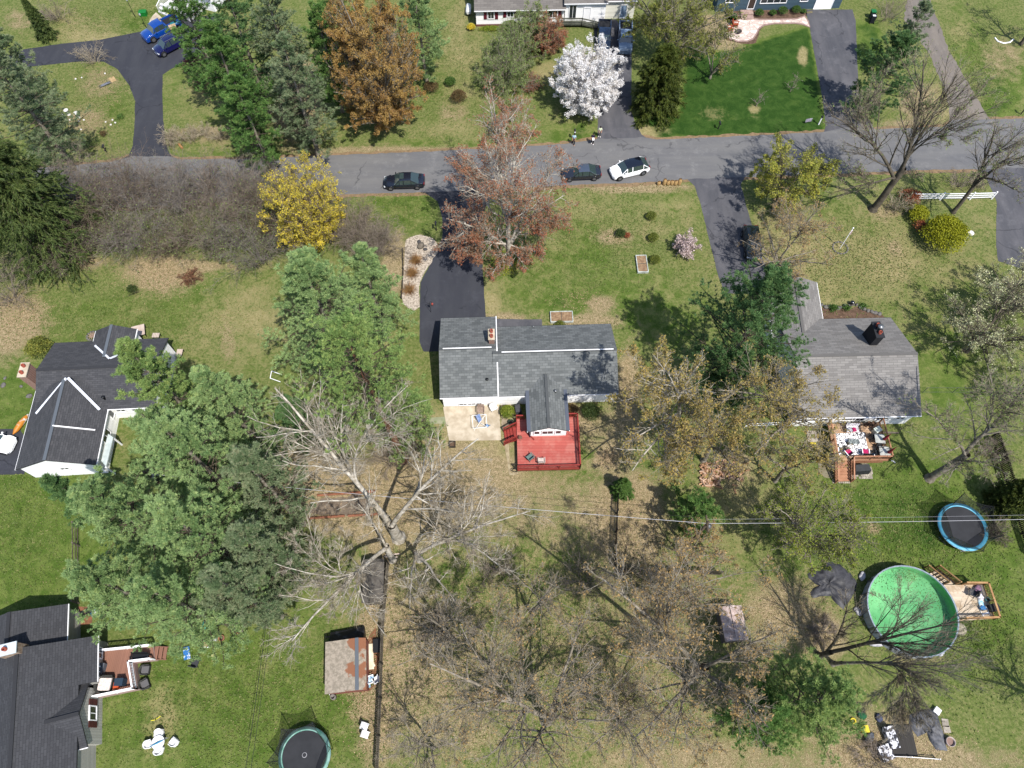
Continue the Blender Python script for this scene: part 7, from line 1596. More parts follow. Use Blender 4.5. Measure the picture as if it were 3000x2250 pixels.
# trampolines
MAT_ = M('trampoline_mat', C(64, 66, 72), C(54, 56, 62), 1, .8)
NET, nt, b = new_mat('safety_net'); tb = nt.nodes.new('ShaderNodeBsdfTransparent'); mx = nt.nodes.new('ShaderNodeMixShader'); mx.inputs[0].default_value = .55
b.inputs['Base Color'].default_value = (.02, .02, .022, 1); nt.links.new(tb.outputs[0], mx.inputs[1]); nt.links.new(b.outputs[0], mx.inputs[2]); nt.links.new(mx.outputs[0], nt.nodes['Material Output'].inputs[0])
def trampoline(label, px, py, r, pad, nb=6, a0=0.0, logo=False):
    z = .9; t = thing('trampoline', label, 'trampoline', Vector((at(px, py, z).x, at(px, py, z).y, 0)), a0)
    MB().disc((0, 0), r * .86, z - .02, 40).build('jump_mat', MAT_, t)
    MB().lathe([(r * .86, z - .01), (r * .88, z + .03), (r, z + .02), (r + .01, z - .05)], n=48).build('spring_pad', pad, t)
    MB().tube([(r * 1.0 * math.cos(k * math.pi / 16), r * 1.0 * math.sin(k * math.pi / 16), z - .06) for k in range(33)], .035, 6, False).build('frame', METAL, t)
    P = []
    for k in range(nb):
        a = k * 2 * math.pi / nb; P.append((math.cos(a), math.sin(a)))
        pr = (r + .12); MB().tube([(pr * P[k][0] * .95, pr * P[k][1] * .95, 0), (pr * P[k][0], pr * P[k][1], z), (pr * 1.13 * P[k][0], pr * 1.13 * P[k][1], 2.7)], .03, 6).build('pole', DARKM, t)
        MB().tube([(r * .93 * math.cos(a - .2), r * .93 * math.sin(a - .2), .03), (r * .93 * math.cos(a + .2), r * .93 * math.sin(a + .2), .03)], .03, 5).build('foot', METAL, t)
    vs = []; fs = []; m = 8
    for k in range(nb):
        for j in range(m):
            f = j / m; x = P[k][0] * (1 - f) + P[(k + 1) % nb][0] * f; y = P[k][1] * (1 - f) + P[(k + 1) % nb][1] * f; sag = 1 - 4 * f * (1 - f) * .10; s2 = 4 * f * (1 - f)
            vs.append((x * (r + .12) * 1.13 * sag, y * (r + .12) * 1.13 * sag, 2.65 - .3 * s2)); nn = math.hypot(x, y); vs.append((x / nn * r * .9, y / nn * r * .9, z + .03))
    N_ = nb * m
    for i in range(N_): j = (i + 1) % N_; fs.append((2 * i, 2 * j, 2 * j + 1, 2 * i + 1))
    MB().add(vs, fs, sm=True).build('safety_net', NET, t)
    MB().tube([vs[2 * i] for i in list(range(N_)) + [0]], .015, 4, False).build('top_cord', BLACK, t)
    if logo: MB().lathe([(.16, z), (.2, z), (.2, z + .002), (.16, z + .002)], n=20).build('mat_mark', M('mark_grey', C(190, 190, 196), None), t)
    return t
trampoline('round trampoline with a bright blue pad on the right hand lawn', 2821, 1543, 2.27, M('blue_pad', C(84, 186, 226), C(110, 200, 232), 3, .5), 6, .55)
trampoline('round trampoline with a pale green pad cut by the bottom edge', 892, 2212, 2.1, M('green_pad', C(150, 196, 186), C(100, 170, 150), 1.5, .5), 6, .2, True)

# pool
pc = at(2674, 1788, 1.3); PR = (at(2803, 1788, 1.3).x - at(2545, 1788, 1.3).x) / 2
t = thing('swimming_pool', 'round above ground pool with green water and a grey rim', 'pool', (pc.x, pc.y, 0))
MB().lathe([(PR, 0), (PR, 1.28)], n=40, sm=False).build('pool_wall', lines('pool_wall_panel', C(196, 200, 206), C(150, 156, 166), .4, 'X', .1), t)
MB().lathe([(PR - .05, 1.28), (PR + .06, 1.29), (PR + .06, 1.33), (PR - .05, 1.32), (PR - .05, 1.27)], n=40, sm=False).build('pool_rim', M('pool_rim_grey', C(176, 190, 204), C(150, 164, 180), 2, .5), t)
LIN, nt, b = new_mat('green_pool_liner'); v = objvec(nt)
nt.links.new(mixc(nt, ramp01(nt, noise(nt, .35, 4, .6, v), .35, .7), C(120, 206, 142), C(156, 226, 168)), b.inputs['Base Color']); b.inputs['Roughness'].default_value = .8
MB().lathe([(0, .06), (PR - .03, .06), (PR - .02, .3), (PR - .015, 1.27)], n=40).build('liner', LIN, t)
WAT, nt, b = new_mat('pool_water'); b.inputs['Roughness'].default_value = .03; b.inputs['Base Color'].default_value = (.1, .4, .2, 1); tb = nt.nodes.new('ShaderNodeBsdfTransparent'); tb.inputs[0].default_value = (.86, .95, .88, 1)
gl_ = nt.nodes.new('ShaderNodeBsdfGlossy'); gl_.inputs['Roughness'].default_value = .03; fr_ = nt.nodes.new('ShaderNodeFresnel'); fr_.inputs[0].default_value = 1.33; bp = nt.nodes.new('ShaderNodeBump'); bp.inputs['Strength'].default_value = .15; nt.links.new(noise(nt, 2.5, 3, .6, objvec(nt)), bp.inputs['Height']); nt.links.new(bp.outputs[0], gl_.inputs['Normal'])
mx = nt.nodes.new('ShaderNodeMixShader'); nt.links.new(fr_.outputs[0], mx.inputs[0]); nt.links.new(tb.outputs[0], mx.inputs[1]); nt.links.new(gl_.outputs[0], mx.inputs[2]); nt.links.new(mx.outputs[0], nt.nodes['Material Output'].inputs[0])
MB().disc((0, 0), PR - .04, 1.05, 40).build('water', WAT, t)
rg_ = np.random.default_rng(3); a_ = rg_.normal(0, 1, (900, 2)) * (.5, .35) + (.6, 3.0); b_ = rg_.uniform(-PR, PR, (420, 2)); c_ = np.concatenate([a_, b_]); c_ = c_[np.hypot(c_[:, 0], c_[:, 1]) < PR - .2]
V_, F_ = leaves(np.c_[c_, np.full(len(c_), 1.06)], .06, rg_, .4, .97); tag(mesh_np('floating_debris', V_, [F_], M('olive_debris', C(84, 120, 60), C(120, 140, 70), 3), t), kind='stuff')
for k in range(16): a = k * math.pi / 8; MB().bar(((PR + .04) * math.cos(a), (PR + .04) * math.sin(a), 0), ((PR + .04) * math.cos(a), (PR + .04) * math.sin(a), 1.3), .12, .06).build('upright', METAL, t)
# pool deck
PD = lines('pale_deck_boards', C(226, 208, 184), C(186, 160, 132), .145, 'Y', .12, .75, C(206, 180, 148), 1.0); PDW = M('pale_cedar', C(216, 170, 116), C(196, 148, 96), 2, .7)
z = 1.2; NE, SE, SW, NW = (at(x, y, 2.1) for x, y in ((2897, 1707), (2931, 1808), (2814, 1817), (2788, 1711))); o = (NE + SW) / 2; o = Vector((o.x, o.y, 0)); pdk = thing('pool_deck', 'small pale wooden deck with railing and stairs attached to the green pool', 'deck', o)
# floor follows the pool on its left
cut = []
for k in range(9):
    y = NW.y + .1 + (SW.y - NW.y) * k / 8; x = pc.x + math.sqrt(max(0, (PR + .15) ** 2 - (y - pc.y) ** 2)); cut.append((x, y))
fl_ = [(NE.x, NE.y)] + [(SE.x, SE.y)] + list(reversed(cut)); MB().prism([(x - o.x, y - o.y) for x, y in fl_], z - .08, z).build('deck_floor', PD, pdk)
deck_rail(pdk, NE, SE, z, PDW, off=o, capw=.16); deck_rail(pdk, SE, (cut[-1][0] + .15, SE.y - .05), z, PDW, off=o, capw=.16); deck_rail(pdk, NE, (NE.x - 1.9, NE.y + .02), z, PDW, off=o, capw=.16)
sc_ = Vector((cut[0][0] + .65, NW.y + .1, 0)); steps(pdk, sc_, (-.42, 1), .95, z, 5, .3, PD, o)
for sg in (-1, 1):
    p0 = sc_ + Vector((.5 * sg, .1, 0)); deck_rail(pdk, p0, (p0.x - .75, p0.y + 1.7), z, PDW, off=o, z2=.05, sp=1.8, h=.85)
chair('dark folding camp chair on the pool deck', 2842, 1739, 2.6, M('charcoal_canvas', C(84, 86, 94), None, rough=.9), 'camp_chair', z, .6, .55, back=.55)
def heap(name, label, px, py, z, r, mat, seed, cat='cloth', ry=None, h=.2):
    t = thing(name, label, cat, at(px, py, z), seed); MB().blob((0, 0, h * .5), (r, ry or r * .8, h), 12, 7, seed, .2).build('cloth' if cat == 'cloth' else 'fabric', mat, t); return t
heap('towel_heap', 'heap of pink and grey towels in the pool deck corner behind the camp chair', 2862, 1727, z, .42, M('pink_grey_cloth', C(176, 130, 160), C(120, 120, 140), 5, .95), 1)
heap('towel_heap', 'white towel heap in the middle of the pool deck clutter', 2869, 1749, z, .33, M('white_cloth', C(236, 232, 240), C(206, 200, 214), 5, .95), 2)
heap('pool_float', 'blue and white deflated pool float on the pool deck', 2872, 1766, z, .22, M('float_blue', C(130, 206, 240), C(220, 240, 250), 5, .4), 3, 'float', .5, .1)
box('small blue box beside the pool float', 2875, 1783, (.4, .3, .25), .3, M('box_blue', C(60, 140, 206), None), 'storage_box', 'box', z)
box('black cooler box in the lower right corner of the pool deck', 2905, 1783, (.75, .6, .5), .1, BLACK, 'cooler', 'cooler', z); tub('teal bucket on the pool deck by the right rail', 2889, 1757, .2, .3, M('teal_plastic', C(110, 166, 170), None), z)
t = thing('pool_ladder', 'white pool ladder lying at the lower edge of the pool deck', 'ladder', at(2885, 1794, z), .2)
for s_ in (-1, 1): MB().tube([(s_ * .3, -.3, .03), (s_ * .35, .3, .05), (s_ * .2, .4, .2)], .035, 6).build('side_rail', TRIM, t)
MB().box((0, -.1, .04), (.6, .12, .04)).build('rung', TRIM, t)
t = thing('round_slab', 'round pale stone slab below the pool deck', 'slab', at(2813, 1843)); MB().lathe([(0, .07), (.52, .07), (.54, .04), (.54, 0)], n=26).build('slab', M('tan_slab', C(196, 188, 168), C(180, 170, 148), 1.5, .9, fine=.1), t)
for i, (x, y, lb) in enumerate([(2525, 1688, 'crumpled white sack at the upper left of the pool'), (2512, 1790, 'white metal frame scrap left of the pool'), (2570, 1885, 'white sheet below the left side of the pool'), (2755, 1910, 'white scrap at the bottom of the pool wall')]):
    heap('white_sheet', lb, x, y, 0, .45 if i != 2 else .8, M('white_plastic_sheet', C(214, 212, 216), C(170, 168, 174), 3, .6), 20 + i, 'sheet', .3, .16)
# crumpled tarp
def tarp(label, pts, s, x0, y0, mat, hgt, seed, name='tarp'):
    P = [at(x0 + x * s, y0 + y * s) for x, y in pts]; c = sum(P, Vector()) / len(P); pl = resample([(p.x - c.x, p.y - c.y) for p in P], .35, .06, seed); n = len(pl); rg = random.Random(seed)
    vs = []; R_ = 7
    for r_ in range(R_ + 1):
        f = 1 - r_ / R_
        for i, (x, y) in enumerate(pl):
            h = 0.01 if r_ == 0 else hgt * (.25 + .75 * rg.random()) * (1.0 if r_ > 1 else .6); vs.append((x * f, y * f, h))
    fs = []
    for r_ in range(R_):
        for i in range(n): j = (i + 1) % n; fs.append((r_ * n + i, r_ * n + j, (r_ + 1) * n + j, (r_ + 1) * n + i))
    o = MB().add(vs, fs, sm=True).build(name, mat); o.location = c; return tag(o, label, 'tarp')
TP = M('black_tarp', C(92, 92, 98), C(62, 62, 68), 2.5, .55, fine=.15, bmp=.5)
tarp('crumpled charcoal tarp spread on the grass left of the green pool', [(600, 0), (560, 60), (500, 66), (458, 84), (462, 120), (545, 185), (505, 205), (475, 235), (490, 282), (560, 268), (640, 272), (690, 330), (745, 372), (800, 300), (850, 225), (860, 150), (800, 80), (720, 10), (650, -8)], S16 if 'S16' in globals() else .3617, 2200, 1650, TP, .28, 3)
tarp('heap of dark grey tarps at the lower right behind the white rail', [(1250, 340), (1500, 240), (1720, 210), (1790, 400), (1850, 620), (1950, 980), (1740, 985), (1620, 800), (1560, 640), (1400, 720), (1250, 500)], 360 / 2212, 2460, 2040, M('dark_grey_tarp', C(84, 86, 94), C(130, 132, 140), 1.8, .6, fine=.15, bmp=.5), .5, 5)
rail_fence('rail_fence', 'short white rail at the bottom right beside the dark tarps', [(2606, 2216), (2660, 2218), (2742, 2224)], (.25, .55), .7, TRIM, .08, rw=.05)
MB_ = thing('dark_platform', 'low dark wooden platform behind the white rail at the bottom right', 'platform', at(2640, 2170)); MB().box((0, 0, .12), (2.0, 2.3, .24)).build('platform', lines('dark_boards', C(72, 68, 64), C(50, 46, 44), .15, 'X', .15), MB_)
CV = M('black_white_cover', C(230, 230, 236), C(40, 42, 56), 3.5, .6, lo=.46, hi=.54)
box('tall shape under a black and white cover left of the dark platform', 2602, 2160, (.7, 1.6, .7), .15, CV, 'covered_furniture', 'furniture'); box('lower shape under a black and white cover by the white rail', 2588, 2205, (1.0, 1.1, .5), .3, CV, 'covered_furniture', 'furniture')
box('bright yellow toy bin under the green pine at the bottom right', 2529, 2136, (.55, .5, .4), .1, M('toy_yellow', C(236, 214, 60), None), 'toy_bin', 'toy'); t = thing('toy_ring', 'yellow ring toy under the green pine', 'toy', at(2498, 2112)); MB().tube([(.2 * math.cos(k * .5236), .2 * math.sin(k * .5236), .1) for k in range(13)], .07, 6).build('ring', M('toy_yellow', C(236, 214, 60), None), t)
heap('green_tarp', 'green tarp heap above the yellow toy bin', 2523, 2096, 0, .4, M('green_cloth', C(30, 110, 64), None), 31, 'tarp'); heap('grey_tarp', 'grey covered heap below the yellow toy bin', 2545, 2162, 0, .55, M('silver_tarp', C(140, 144, 152), C(100, 104, 112), 4, .5), 32, 'tarp', .35, .25)
heap('blue_tarp', 'blue grey bundle above the dark platform', 2573, 2103, 0, .4, M('blue_grey_cloth', C(90, 100, 130), C(60, 60, 80), 4), 33, 'tarp')
tub('round pale bucket right of the dark tarps', 2779, 2173, .38, .4, M('pale_pink_plastic', C(214, 196, 188), None), inner=M('pinkish_inside', C(170, 140, 128), None)); box('white board leaning on the dark tarps', 2741, 2083, (.5, .45, .3), .8, WHITEP, 'white_crate', 'crate'); pavers('paver_pad', 'two grey square pavers right of the dark tarps', (2756, 2108), (2786, 2146), 1, 2, .65, 7)

# sheds
t = thing('garden_shed', 'small shed with a tan roof stained rust brown, left of the board fence', 'shed', at(1010, 1970)); q = [at(952, 1893, 2.1), at(1062, 1876, 2.1), at(1074, 2006, 2.1), at(959, 2026, 2.1)]
Bs = Blk([(0, 0), (9, 0), (9, 9), (0, 9)], 0); c = sum(q, Vector()) / 4; Bs.c = Vector((c.x, c.y, 0)); Bs.a = math.radians(6); Bs.setup(); Bs.hx = 1.72; Bs.hy = 2.05
SR, nt, b = new_mat('stained_shed_roof'); v = objvec(nt); nn = noise(nt, .55, 5, .6, v)
sp_x = nt.nodes.new('ShaderNodeSeparateXYZ'); nt.links.new(v, sp_x.inputs[0]); rr_ = mth(nt, 'ADD', nn, mth(nt, 'MULTIPLY', sp_x.outputs[0], .06))
cc = mixc(nt, ramp01(nt, noise(nt, 3, 5, .7, v), .4, .6), C(196, 182, 164), C(170, 158, 140)); nt.links.new(mixc(nt, ramp01(nt, rr_, .53, .58), cc, C(178, 118, 84)), b.inputs['Base Color']); b.inputs['Roughness'].default_value = .9
gable(t, Bs, 2.0, 2.55, 'y', SR, M('red_brown_siding', C(186, 112, 96), C(160, 96, 82), 3, .8), ov=.1, rake=.05, gut=0, ridge_m=M('grey_ridge', C(120, 128, 138), None), shift=-1.05)
p = Bs.w(-1.3, -Bs.hy - .35, 0); t2 = thing('rain_barrel', 'round barrel at the lower left corner of the shed', 'barrel', at(980, 2043)); MB().lathe([(.0, 0), (.2, 0), (.24, .4), (.21, .8), (.17, .8), (.16, .5), (0, .5)], n=16).build('body', M('grey_barrel', C(150, 144, 140), None), t2)
t2 = thing('lean_to', 'dark tarp covered lean to against the top end of the shed', 'lean-to', at(1000, 1900)); a_ = Bs.w(-1.6, Bs.hy + .05, 0); 
vs = [Bs.w(-1.6, Bs.hy + .05, 0), Bs.w(1.4, Bs.hy + .05, 0), Bs.w(1.3, Bs.hy + 1.2, 0), Bs.w(-1.6, Bs.hy + 1.0, 0)]; oo = t2.location
vv = [(v.x - oo.x, v.y - oo.y, 0) for v in vs] + [(v.x - oo.x, v.y - oo.y, 1.3 if i < 2 else .5) for i, v in enumerate(vs)]
MB().add(vv, [(3, 2, 1, 0), (4, 5, 6, 7), (0, 1, 5, 4), (1, 2, 6, 5), (2, 3, 7, 6), (3, 0, 4, 7)]).build('tarp_cover', M('black_tarp_sheet', C(44, 44, 50), C(90, 94, 104), 1.6, .5, lo=.5, hi=.7, bmp=.4), t2)
MB().box((0, 1.1, .1), (3.0, .08, .15), Bs.a).build('base_board', WW, t2)
t = thing('white_door_panel', 'long white door panel lying between the shed and the board fence', 'door panel', at(1084, 1924), -1.45); MB().box((0, 0, .08), (2.1, .65, .05)).build('panel', M('cream_panel', C(240, 230, 206), C(226, 214, 188), 2, .7), t); MB().box((.6, .1, .12), (.7, .5, .03), .4).build('loose_sheet', M('cream_panel', C(240, 230, 206), C(226, 214, 188), 2, .7), t)
tub('white paint bucket beside the board fence', 1110, 1884, .2, .35, WHITEP, inner=M('tan_inside', C(180, 160, 140), None)); box('dark crate of oddments by the board fence', 1106, 1893, (.6, 1.1, .35), .1, DARKM, 'crate', 'crate')
chair('blue and white folding garden chair right of the shed', 1090, 1992, .3, M('chair_blue', C(80, 160, 220), C(220, 236, 246), 4, .5), 'folding_chair', 0, .55, .5, legm=TRIM); chair('white plastic chair tipped against the board fence', 1105, 1992, 2.2, WHITEP, 'plastic_chair', 0, .5, .5)
box('pale blue plastic crate at the shed corner', 1078, 2006, (.45, .5, .25), .2, M('pale_blue_plastic', C(160, 210, 236), None), 'crate', 'crate')
t = thing('downpipe_length', 'long white gutter length on the grass below the shed', 'gutter', at(1020, 2022), .22); MB().tube([(-1.6, 0, .08), (1.3, 0, .08)], .05, 6).build('gutter_length', TRIM, t)
chair('upper white slatted garden chair left of the board fence', 1072, 2128, -.3, lines('white_slats', C(240, 240, 240), C(130, 130, 126), .1, 'X', .3), 'garden_chair', 0, .55, .5, arms=False, back=.4); chair('lower white slatted garden chair left of the board fence', 1074, 2152, -.3, lines('white_slats', C(240, 240, 240), C(130, 130, 126), .1, 'X', .3), 'garden_chair', 0, .55, .5, arms=False, back=.4)
t = thing('playhouse', 'low shed with a faded pinkish white roof under the budding trees', 'shed', at(2150, 1830)); Bp = blk(tuple(at(2149, 1826, 1.6)[:2]), 1.0, 1.45, 4)
gable(t, Bp, 1.6, 2.0, 'y', M('pinkish_white_roof', C(226, 206, 200), C(196, 170, 160), 3, .8, fine=.2), M('grey_brown_board', C(140, 126, 116), None), ov=.08, rake=.05, gut=0)
t = thing('long_shed', 'grey weathered lean to shed beside the board fence, half hidden by pale limbs', 'shed', at(1095, 1690)); Bq = blk(tuple(at(1092, 1700, 1.6)[:2]), .95, 1.9, 3)
gable(t, Bq, 1.5, 1.8, 'y', M('grey_weathered_roof', C(130, 124, 116), C(104, 98, 92), 2, .9, fine=.2), DW, ov=.08, rake=.05, gut=0)
t = thing('dark_bin', 'dark square bin at the corner of the black picket fence', 'bin', at(1815, 1678)); MB().box((0, 0, .3), (.62, .5, .6)).build('body', M('bin_grey', C(96, 106, 112), None), t); MB().box((0, 0, .61), (.45, .34, .03)).build('lid', BLACK, t)
t = thing('rusty_log_pile', 'low reddish soil bed edged with logs left of the pale bare tree', 'bed', at(1000, 1470)); 
for i, (x0, y0, x1, y1) in enumerate([(930, 1452, 1100, 1440), (890, 1520, 1010, 1512), (1020, 1512, 1130, 1505)]):
    a = at(x0, y0) - at(1000, 1470); b2 = at(x1, y1) - at(1000, 1470); MB().tube([a + Vector((0, 0, .1)), b2 + Vector((0, 0, .1))], .13, 8).build('log', M('red_brown_log', C(190, 124, 92), C(150, 100, 76), 3, .9), t)
sheet('planting_bed', [(905, 1505), (940, 1460), (1050, 1450), (1120, 1470), (1080, 1500), (980, 1512)], .010, M('grey_brown_soil', C(160, 144, 126), C(132, 116, 100), 2, .95, fine=.25), .15)
for i, (x, y) in enumerate([(1150, 1625), (1145, 1632)]): 
    t = thing('cut_plank', ['pale plank on the ground at the foot of the bare trees, upper', 'pale plank on the ground at the foot of the bare trees, lower'][i], 'plank', at(x, y), .08 - i * .1); MB().box((0, 0, .06 + i * .02), (1.3, .12, .06)).build('plank', M('pale_plank', C(226, 206, 190), None), t)
t = thing('small_goal', 'small white metal goal standing in the pines above the pale bare tree', 'goal', at(818, 1112), -.2)
for a, b2 in (((-.8, -.2, .4), (-.7, .4, .9)), ((-.7, .4, .9), (.5, .2, .9)), ((-.8, -.2, .4), (.4, -.4, .4))): MB().tube([a, b2], .04, 5).build('frame_tube', TRIM, t)

# white railed deck of the bottom left house
BD = lines('brown_deck_boards', C(176, 128, 108), C(140, 98, 82), .15, 'X', .12, .7); z = .9
o = at(360, 1970); bd = thing('white_railed_deck', 'brown boarded deck with white railings at the bottom left house', 'deck', o)
q = [at(x, y, z) for x, y in ((300, 1908), (447, 1893), (451, 1932), (388, 1940), (401, 2018), (284, 2042))]
MB().prism([(v.x - o.x, v.y - o.y) for v in q], z - .1, z).build('deck_floor', BD, bd)
for a, b2 in ((0, 1), (1, 2), (2, 3), (3, 4), (4, 5)):
    if (a, b2) != (1, 2): deck_rail(bd, q[a], q[b2], z, TRIM, off=o, h=.85, capw=.13)
    m = MB().bar(Vector((q[a].x - o.x, q[a].y - o.y, z / 2 - .05)), Vector((q[b2].x - o.x, q[b2].y - o.y, z / 2 - .05)), .05, z - .1); m.build('skirt', M('pinkish_skirt', C(206, 176, 168), None), bd)
c = (q[1] + q[2]) / 2; steps(bd, c, (1, .05), 1.0, z, 3, .28, BD, o)
WK = M('dark_wicker', C(84, 84, 80), C(60, 60, 58), 12, .8, fine=.2); WG = M('grey_cushion', C(124, 122, 124), None, rough=.9)
def tubchair(label, px, py, yaw, group=None, cush=WG, w_=.8, mat=WK, z=0.0, name='wicker_armchair', cat='chair'):
    t = thing(name, label, cat, at(px, py, z), yaw, group); vs = []; n = 13
    for zz, r in ((.05, .9), (.68, 1.0), (.68, .82), (.4, .78)):
        for k in range(n): a = math.pi / 2 + math.pi * k / (n - 1); e = 1 if 0 < k < n - 1 else 1; vs.append((w_ * .55 * r * math.cos(a), w_ * .55 * r * math.sin(a), zz - (.12 if k in (0, n - 1) and zz > .1 else 0)))
    vs2 = []; 
    for rr in range(4): row = vs[rr * n:(rr + 1) * n]; y0 = row[0]; y1 = row[-1]; vs2 += [(w_ * .45, y0[1], y0[2])] + row + [(w_ * .45, y1[1], y1[2])]
    N_ = n + 2; fs = [(r_ * N_ + k, r_ * N_ + k + 1, (r_ + 1) * N_ + k + 1, (r_ + 1) * N_ + k) for r_ in range(3) for k in range(N_ - 1)]
    MB().add(vs2, fs, sm=True).build('shell', mat, t); MB().box((0.02, 0, .25), (w_ * .9, w_ * .85, .3)).build('seat_base', mat, t); MB().box((.08, 0, .45), (w_ * .75, w_ * .72, .12)).build('cushion', cush, t); return t
tubchair('dark wicker armchair on the grass beside the deck, upper one', 430, 1964, .05, 'wicker armchairs beside the white railed deck'); tubchair('dark wicker armchair on the grass beside the deck, lower one', 429, 2006, .55, 'wicker armchairs beside the white railed deck')
tubchair('dark round wicker loveseat with a white cushion on the railed deck', 312, 2006, 0, cush=M('white_cushion', C(240, 228, 222), C(222, 208, 204), 6, .9), w_=1.35, z=z, name='wicker_loveseat', cat='sofa')
chair('dark grey garden chair standing alone on the bottom left lawn', 577, 1944, 1.35, M('charcoal_plastic', C(76, 78, 82), None, rough=.6), 'garden_chair', 0, .6, .6, arms=True, back=.55)
t = thing('cornhole_board', 'blue bean bag game board with a white pattern on the bottom left lawn', 'game board', at(549, 1914), .25); MB().box((0, 0, .16), (.55, 1.05, .04), 0, .18).build('board', M('blue_pattern', C(40, 130, 210), C(226, 236, 246), 5, .4, lo=.55, hi=.6), t)
for s_ in (-1, 1): MB().box((s_ * .24, .45, .13), (.04, .04, .26)).build('leg', BLACK, t)
t = thing('floor_cushion', 'teal cushion with an orange flower on the grass under the pine edge', 'cushion', at(605, 1830), .1); MB().blob((0, 0, .1), (.38, .46, .12), 14, 7, 3, .06).build('cushion', M('teal_cushion', C(80, 196, 170), C(110, 214, 190), 4, .9), t); MB().blob((0.03, 0, .2), (.15, .17, .04), 10, 5, 3, .05).build('flower', M('orange_print', C(226, 160, 90), None), t)
t = thing('sandbox_tray', 'dark edged tray of soil on the bottom left lawn', 'tray', at(608, 1883), 0); 
for s_ in (-1, 1): MB().box((s_ * .36, 0, .07), (.06, .8, .14)).build('edge', BLACK, t)
MB().box((0, .4, .07), (.7, .06, .14)).build('edge', BLACK, t); MB().box((0, -.4, .07), (.7, .08, .14)).build('edge', TRIM, t); MB().box((0, 0, .04), (.66, .74, .08)).build('soil', M('bed_soil', C(190, 160, 124), C(160, 126, 98), 4), t)
box('pale grey cube beside the dark edged tray', 630, 1872, (.4, .4, .35), .1, M('pale_grey', C(206, 210, 200), None), 'cube_planter', 'planter'); tub('terracotta pot right of the pale cube', 651, 1870, .26, .25, M('terracotta', C(216, 140, 110), None), name='plant_pot', cat='plant pot', inner=MULCH)
t = thing('ball', 'small pale yellow ball on the bottom left lawn', 'ball', at(625, 1921)); MB().blob((0, 0, .12), (.12, .12, .12), 12, 8, 0, 0).build('ball', M('ball_yellow', C(244, 226, 160), None), t)
t = thing('toy_hoop', 'small orange toy with white legs on the bottom left lawn', 'toy', at(701, 1855)); MB().box((0, 0, .2), (.35, .2, .12)).build('body', M('toy_orange', C(226, 110, 60), None), t)
for s_ in (-1, 1): MB().box((s_ * .12, -.1, .08), (.04, .2, .16)).build('leg', TRIM, t)
t = thing('garden_hose', 'short yellow curved hose on the lawn above the white table', 'hose', at(458, 2105)); MB().tube([(-.4, -.15, .03), (-.15, -.12, .03), (.1, 0, .03), (.35, .2, .03)], .035, 6).build('hose', M('hose_yellow', C(236, 224, 60), None), t)
table('round white plastic table on the bottom left lawn', 473, 2175, 0, WHITEP, 1.05, 1.05, .68, round_=True)
for i, (x, y, a, lb) in enumerate([(472, 2147, -1.5, 'white plastic chair above the round white table'), (440, 2181, .3, 'white plastic chair left of the round white table'), (470, 2200, 1.5, 'white plastic chair below the round white table'), (515, 2175, 2.6, 'white plastic chair standing apart right of the round white table')]):
    tubchair(lb, x, y, a, 'white plastic chairs round the white table', WHITEP, .62, WHITEP, name='plastic_armchair')
t = thing('closed_parasol', 'closed blue parasol lying across the round white table', 'parasol', at(463, 2176, .72), .45); MB().tube([(-.7, 0, .04), (0, 0, .08), (.45, 0, .05)], [.02, .07, .03], 8).build('canopy', M('parasol_blue', C(60, 160, 206), None), t); MB().tube([(.4, 0, .05), (.9, 0, .05)], .02, 6).build('pole', METAL, t)
box('dark blue grill box on the railed deck', 361, 2000, (.65, .55, .8), .05, M('grill_blue', C(50, 74, 96), None), 'gas_grill', 'grill', z); box('orange box beside the grill on the railed deck', 345, 2010, (.4, .5, .3), .05, M('box_orange', C(236, 100, 50), None), 'orange_box', 'box', z)
box('grey storage bench against the wall on the railed deck', 300, 1962, (.6, .95, .5), -.05, M('bench_grey', C(116, 122, 134), None), 'storage_bench', 'bench', z)
chair('slatted dark bench by the upper rail of the railed deck', 418, 1926, DOWN, DARKM, 'deck_bench', z, 1.4, .5, cat='bench')
for i, (x, y, m_, lb) in enumerate([(282, 1797, 'bright_blue', 'blue plastic tub by the bottom left house gable'), (299, 1771, 'toy_yellow', 'white and yellow toy under the pine edge')]):
    tub(lb, x, y, .35, .3, MATS[m_], name='plastic_tub', cat='tub', inner=TRIM)
chair('black folding chair beside the blue plastic tub', 265, 1792, 2.4, BLACK, 'folding_chair', 0, .5, .5); box('small dark toy on the red soil by the bottom left house', 243, 1801, (.25, .5, .2), .4, DARKM, 'dark_toy', 'toy'); heap('white_bag', 'crumpled white bag beside the split rail fence', 241, 1706, 0, .35, M('white_plastic_sheet', C(214, 212, 216), C(170, 168, 174), 3, .6), 41, 'bag', .3, .25)
sheet('planting_bed', [(228, 1778), (268, 1775), (272, 1825), (232, 1832)], .012, M('red_soil', C(176, 118, 88), C(140, 100, 72), 2, .95, fine=.3), .08)

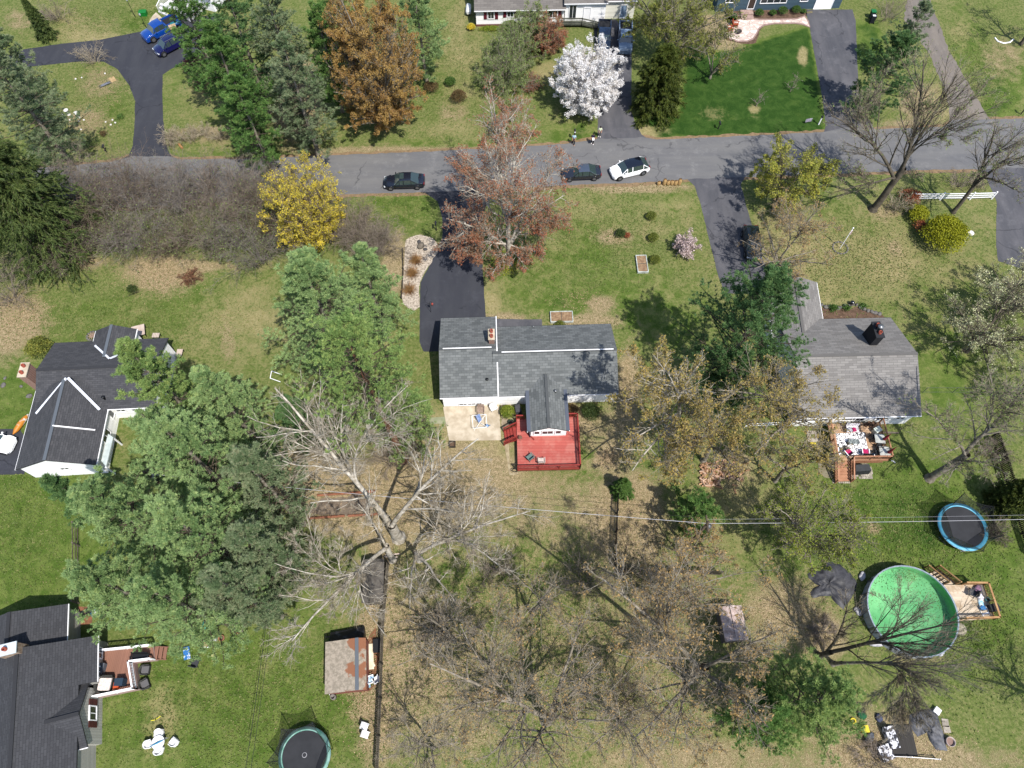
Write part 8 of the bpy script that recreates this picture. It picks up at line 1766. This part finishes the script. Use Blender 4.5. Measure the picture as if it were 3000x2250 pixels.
# ramp of the shuttered house
o = at(1690, 78); rp_ = thing('wooden_ramp', 'weathered wooden ramp with picket railing in front of the shuttered house door', 'ramp', o); GRW = M('greenish_grey_wood', C(128, 132, 118), C(104, 106, 94), 2, .9, fine=.2)
MB().prism([(-2.2, -.4), (.6, -.4), (.6, 1.2), (-2.2, 1.2)], .5, .62).build('landing', GRW, rp_)
MB().add([(.6, -.4, .62), (3.6, -.7, .1), (3.6, .6, .1), (.6, .9, .62), (.6, -.4, .5), (3.6, -.7, 0), (3.6, .6, 0), (.6, .9, .5)], [(0, 1, 2, 3), (4, 7, 6, 5), (0, 4, 5, 1), (2, 6, 7, 3)]).build('ramp_floor', GRW, rp_)
for a, b2, z1, z2 in (((-2.2, -.4), (.6, -.4), .62, .62), ((.6, -.4), (3.6, -.7), .62, .1), ((-2.2, -.4), (-2.2, 1.2), .62, .62), ((.6, .9), (3.6, .6), .62, .1)):
    deck_rail(rp_, a, b2, z1, GRW, off=(0, 0), z2=z2, sp=1.5, h=.95, bal=.18)

# power lines
WOODP = M('creosoted_pole', C(120, 106, 90), C(96, 84, 70), 2, .9)
def upole(label, px, py, z, h=8.5):
    p = at(px, py, z); t = thing('utility_pole', label, 'utility pole', (p.x, p.y, 0)); MB().lathe([(.16, 0), (.11, h), (0, h)], n=10).build('pole', WOODP, t); MB().box((0, 0, h - .5), (.12, 1.4, .12)).build('crossarm', WOODP, t)
    MB().lathe([(.0, h - 1.9), (.22, h - 1.9), (.22, h - 1.1), (.0, h - 1.0)], (.3, 0, 0), 10).build('transformer', METAL, t); return Vector((p.x, p.y, h - .45))
A_ = upole('utility pole hidden among the left pines', 430, 1388, 8); B_ = upole('utility pole among the budding trees where the power line bends', 2072, 1534, 8)
CB = M('bright_cable', C(206, 206, 212), None, rough=.5); CBD = M('black_cable_and_shadow', C(50, 50, 54), None)
def cable(label, a, b2, r, mat, sag=.5, dy=0):
    n = 24; pts = [a.lerp(b2, k / n) + Vector((0, dy, -sag * 4 * (k / n) * (1 - k / n))) for k in range(n + 1)]
    o = MB().tube([p - a for p in pts], r, 5).build('power_line', mat); o.location = a; return tag(o, label, 'cable')
cable('thick pale overhead cable crossing the brown yard to the bend pole', A_, B_, .02, CB, .5); cable('thin dark wire running just above the pale cable on the left span', A_, B_, .012, CBD, .2, .45)
E_ = at(3300, 1514, 8); cable('pale overhead cable from the bend pole to the right edge', B_, E_, .017, CB, .4); cable('second thin pale cable beside it on the right span', B_, E_, .006, CB, .3, .35)
F_ = at(790, 1740, 6.5); G_ = at(712, 2300, 6.5); cable('dark overhead wire over the bottom left lawn, left of its added shadow line', F_, G_, .022, CBD, .2); cable('thin dark tube added as the shadow of the overhead wire, bottom left lawn', F_ + Vector((.4, 0, 0)), G_ + Vector((.4, 0, 0)), .018, CBD, .2)  # one real wire; the second dark tube is added to stand for its shadow
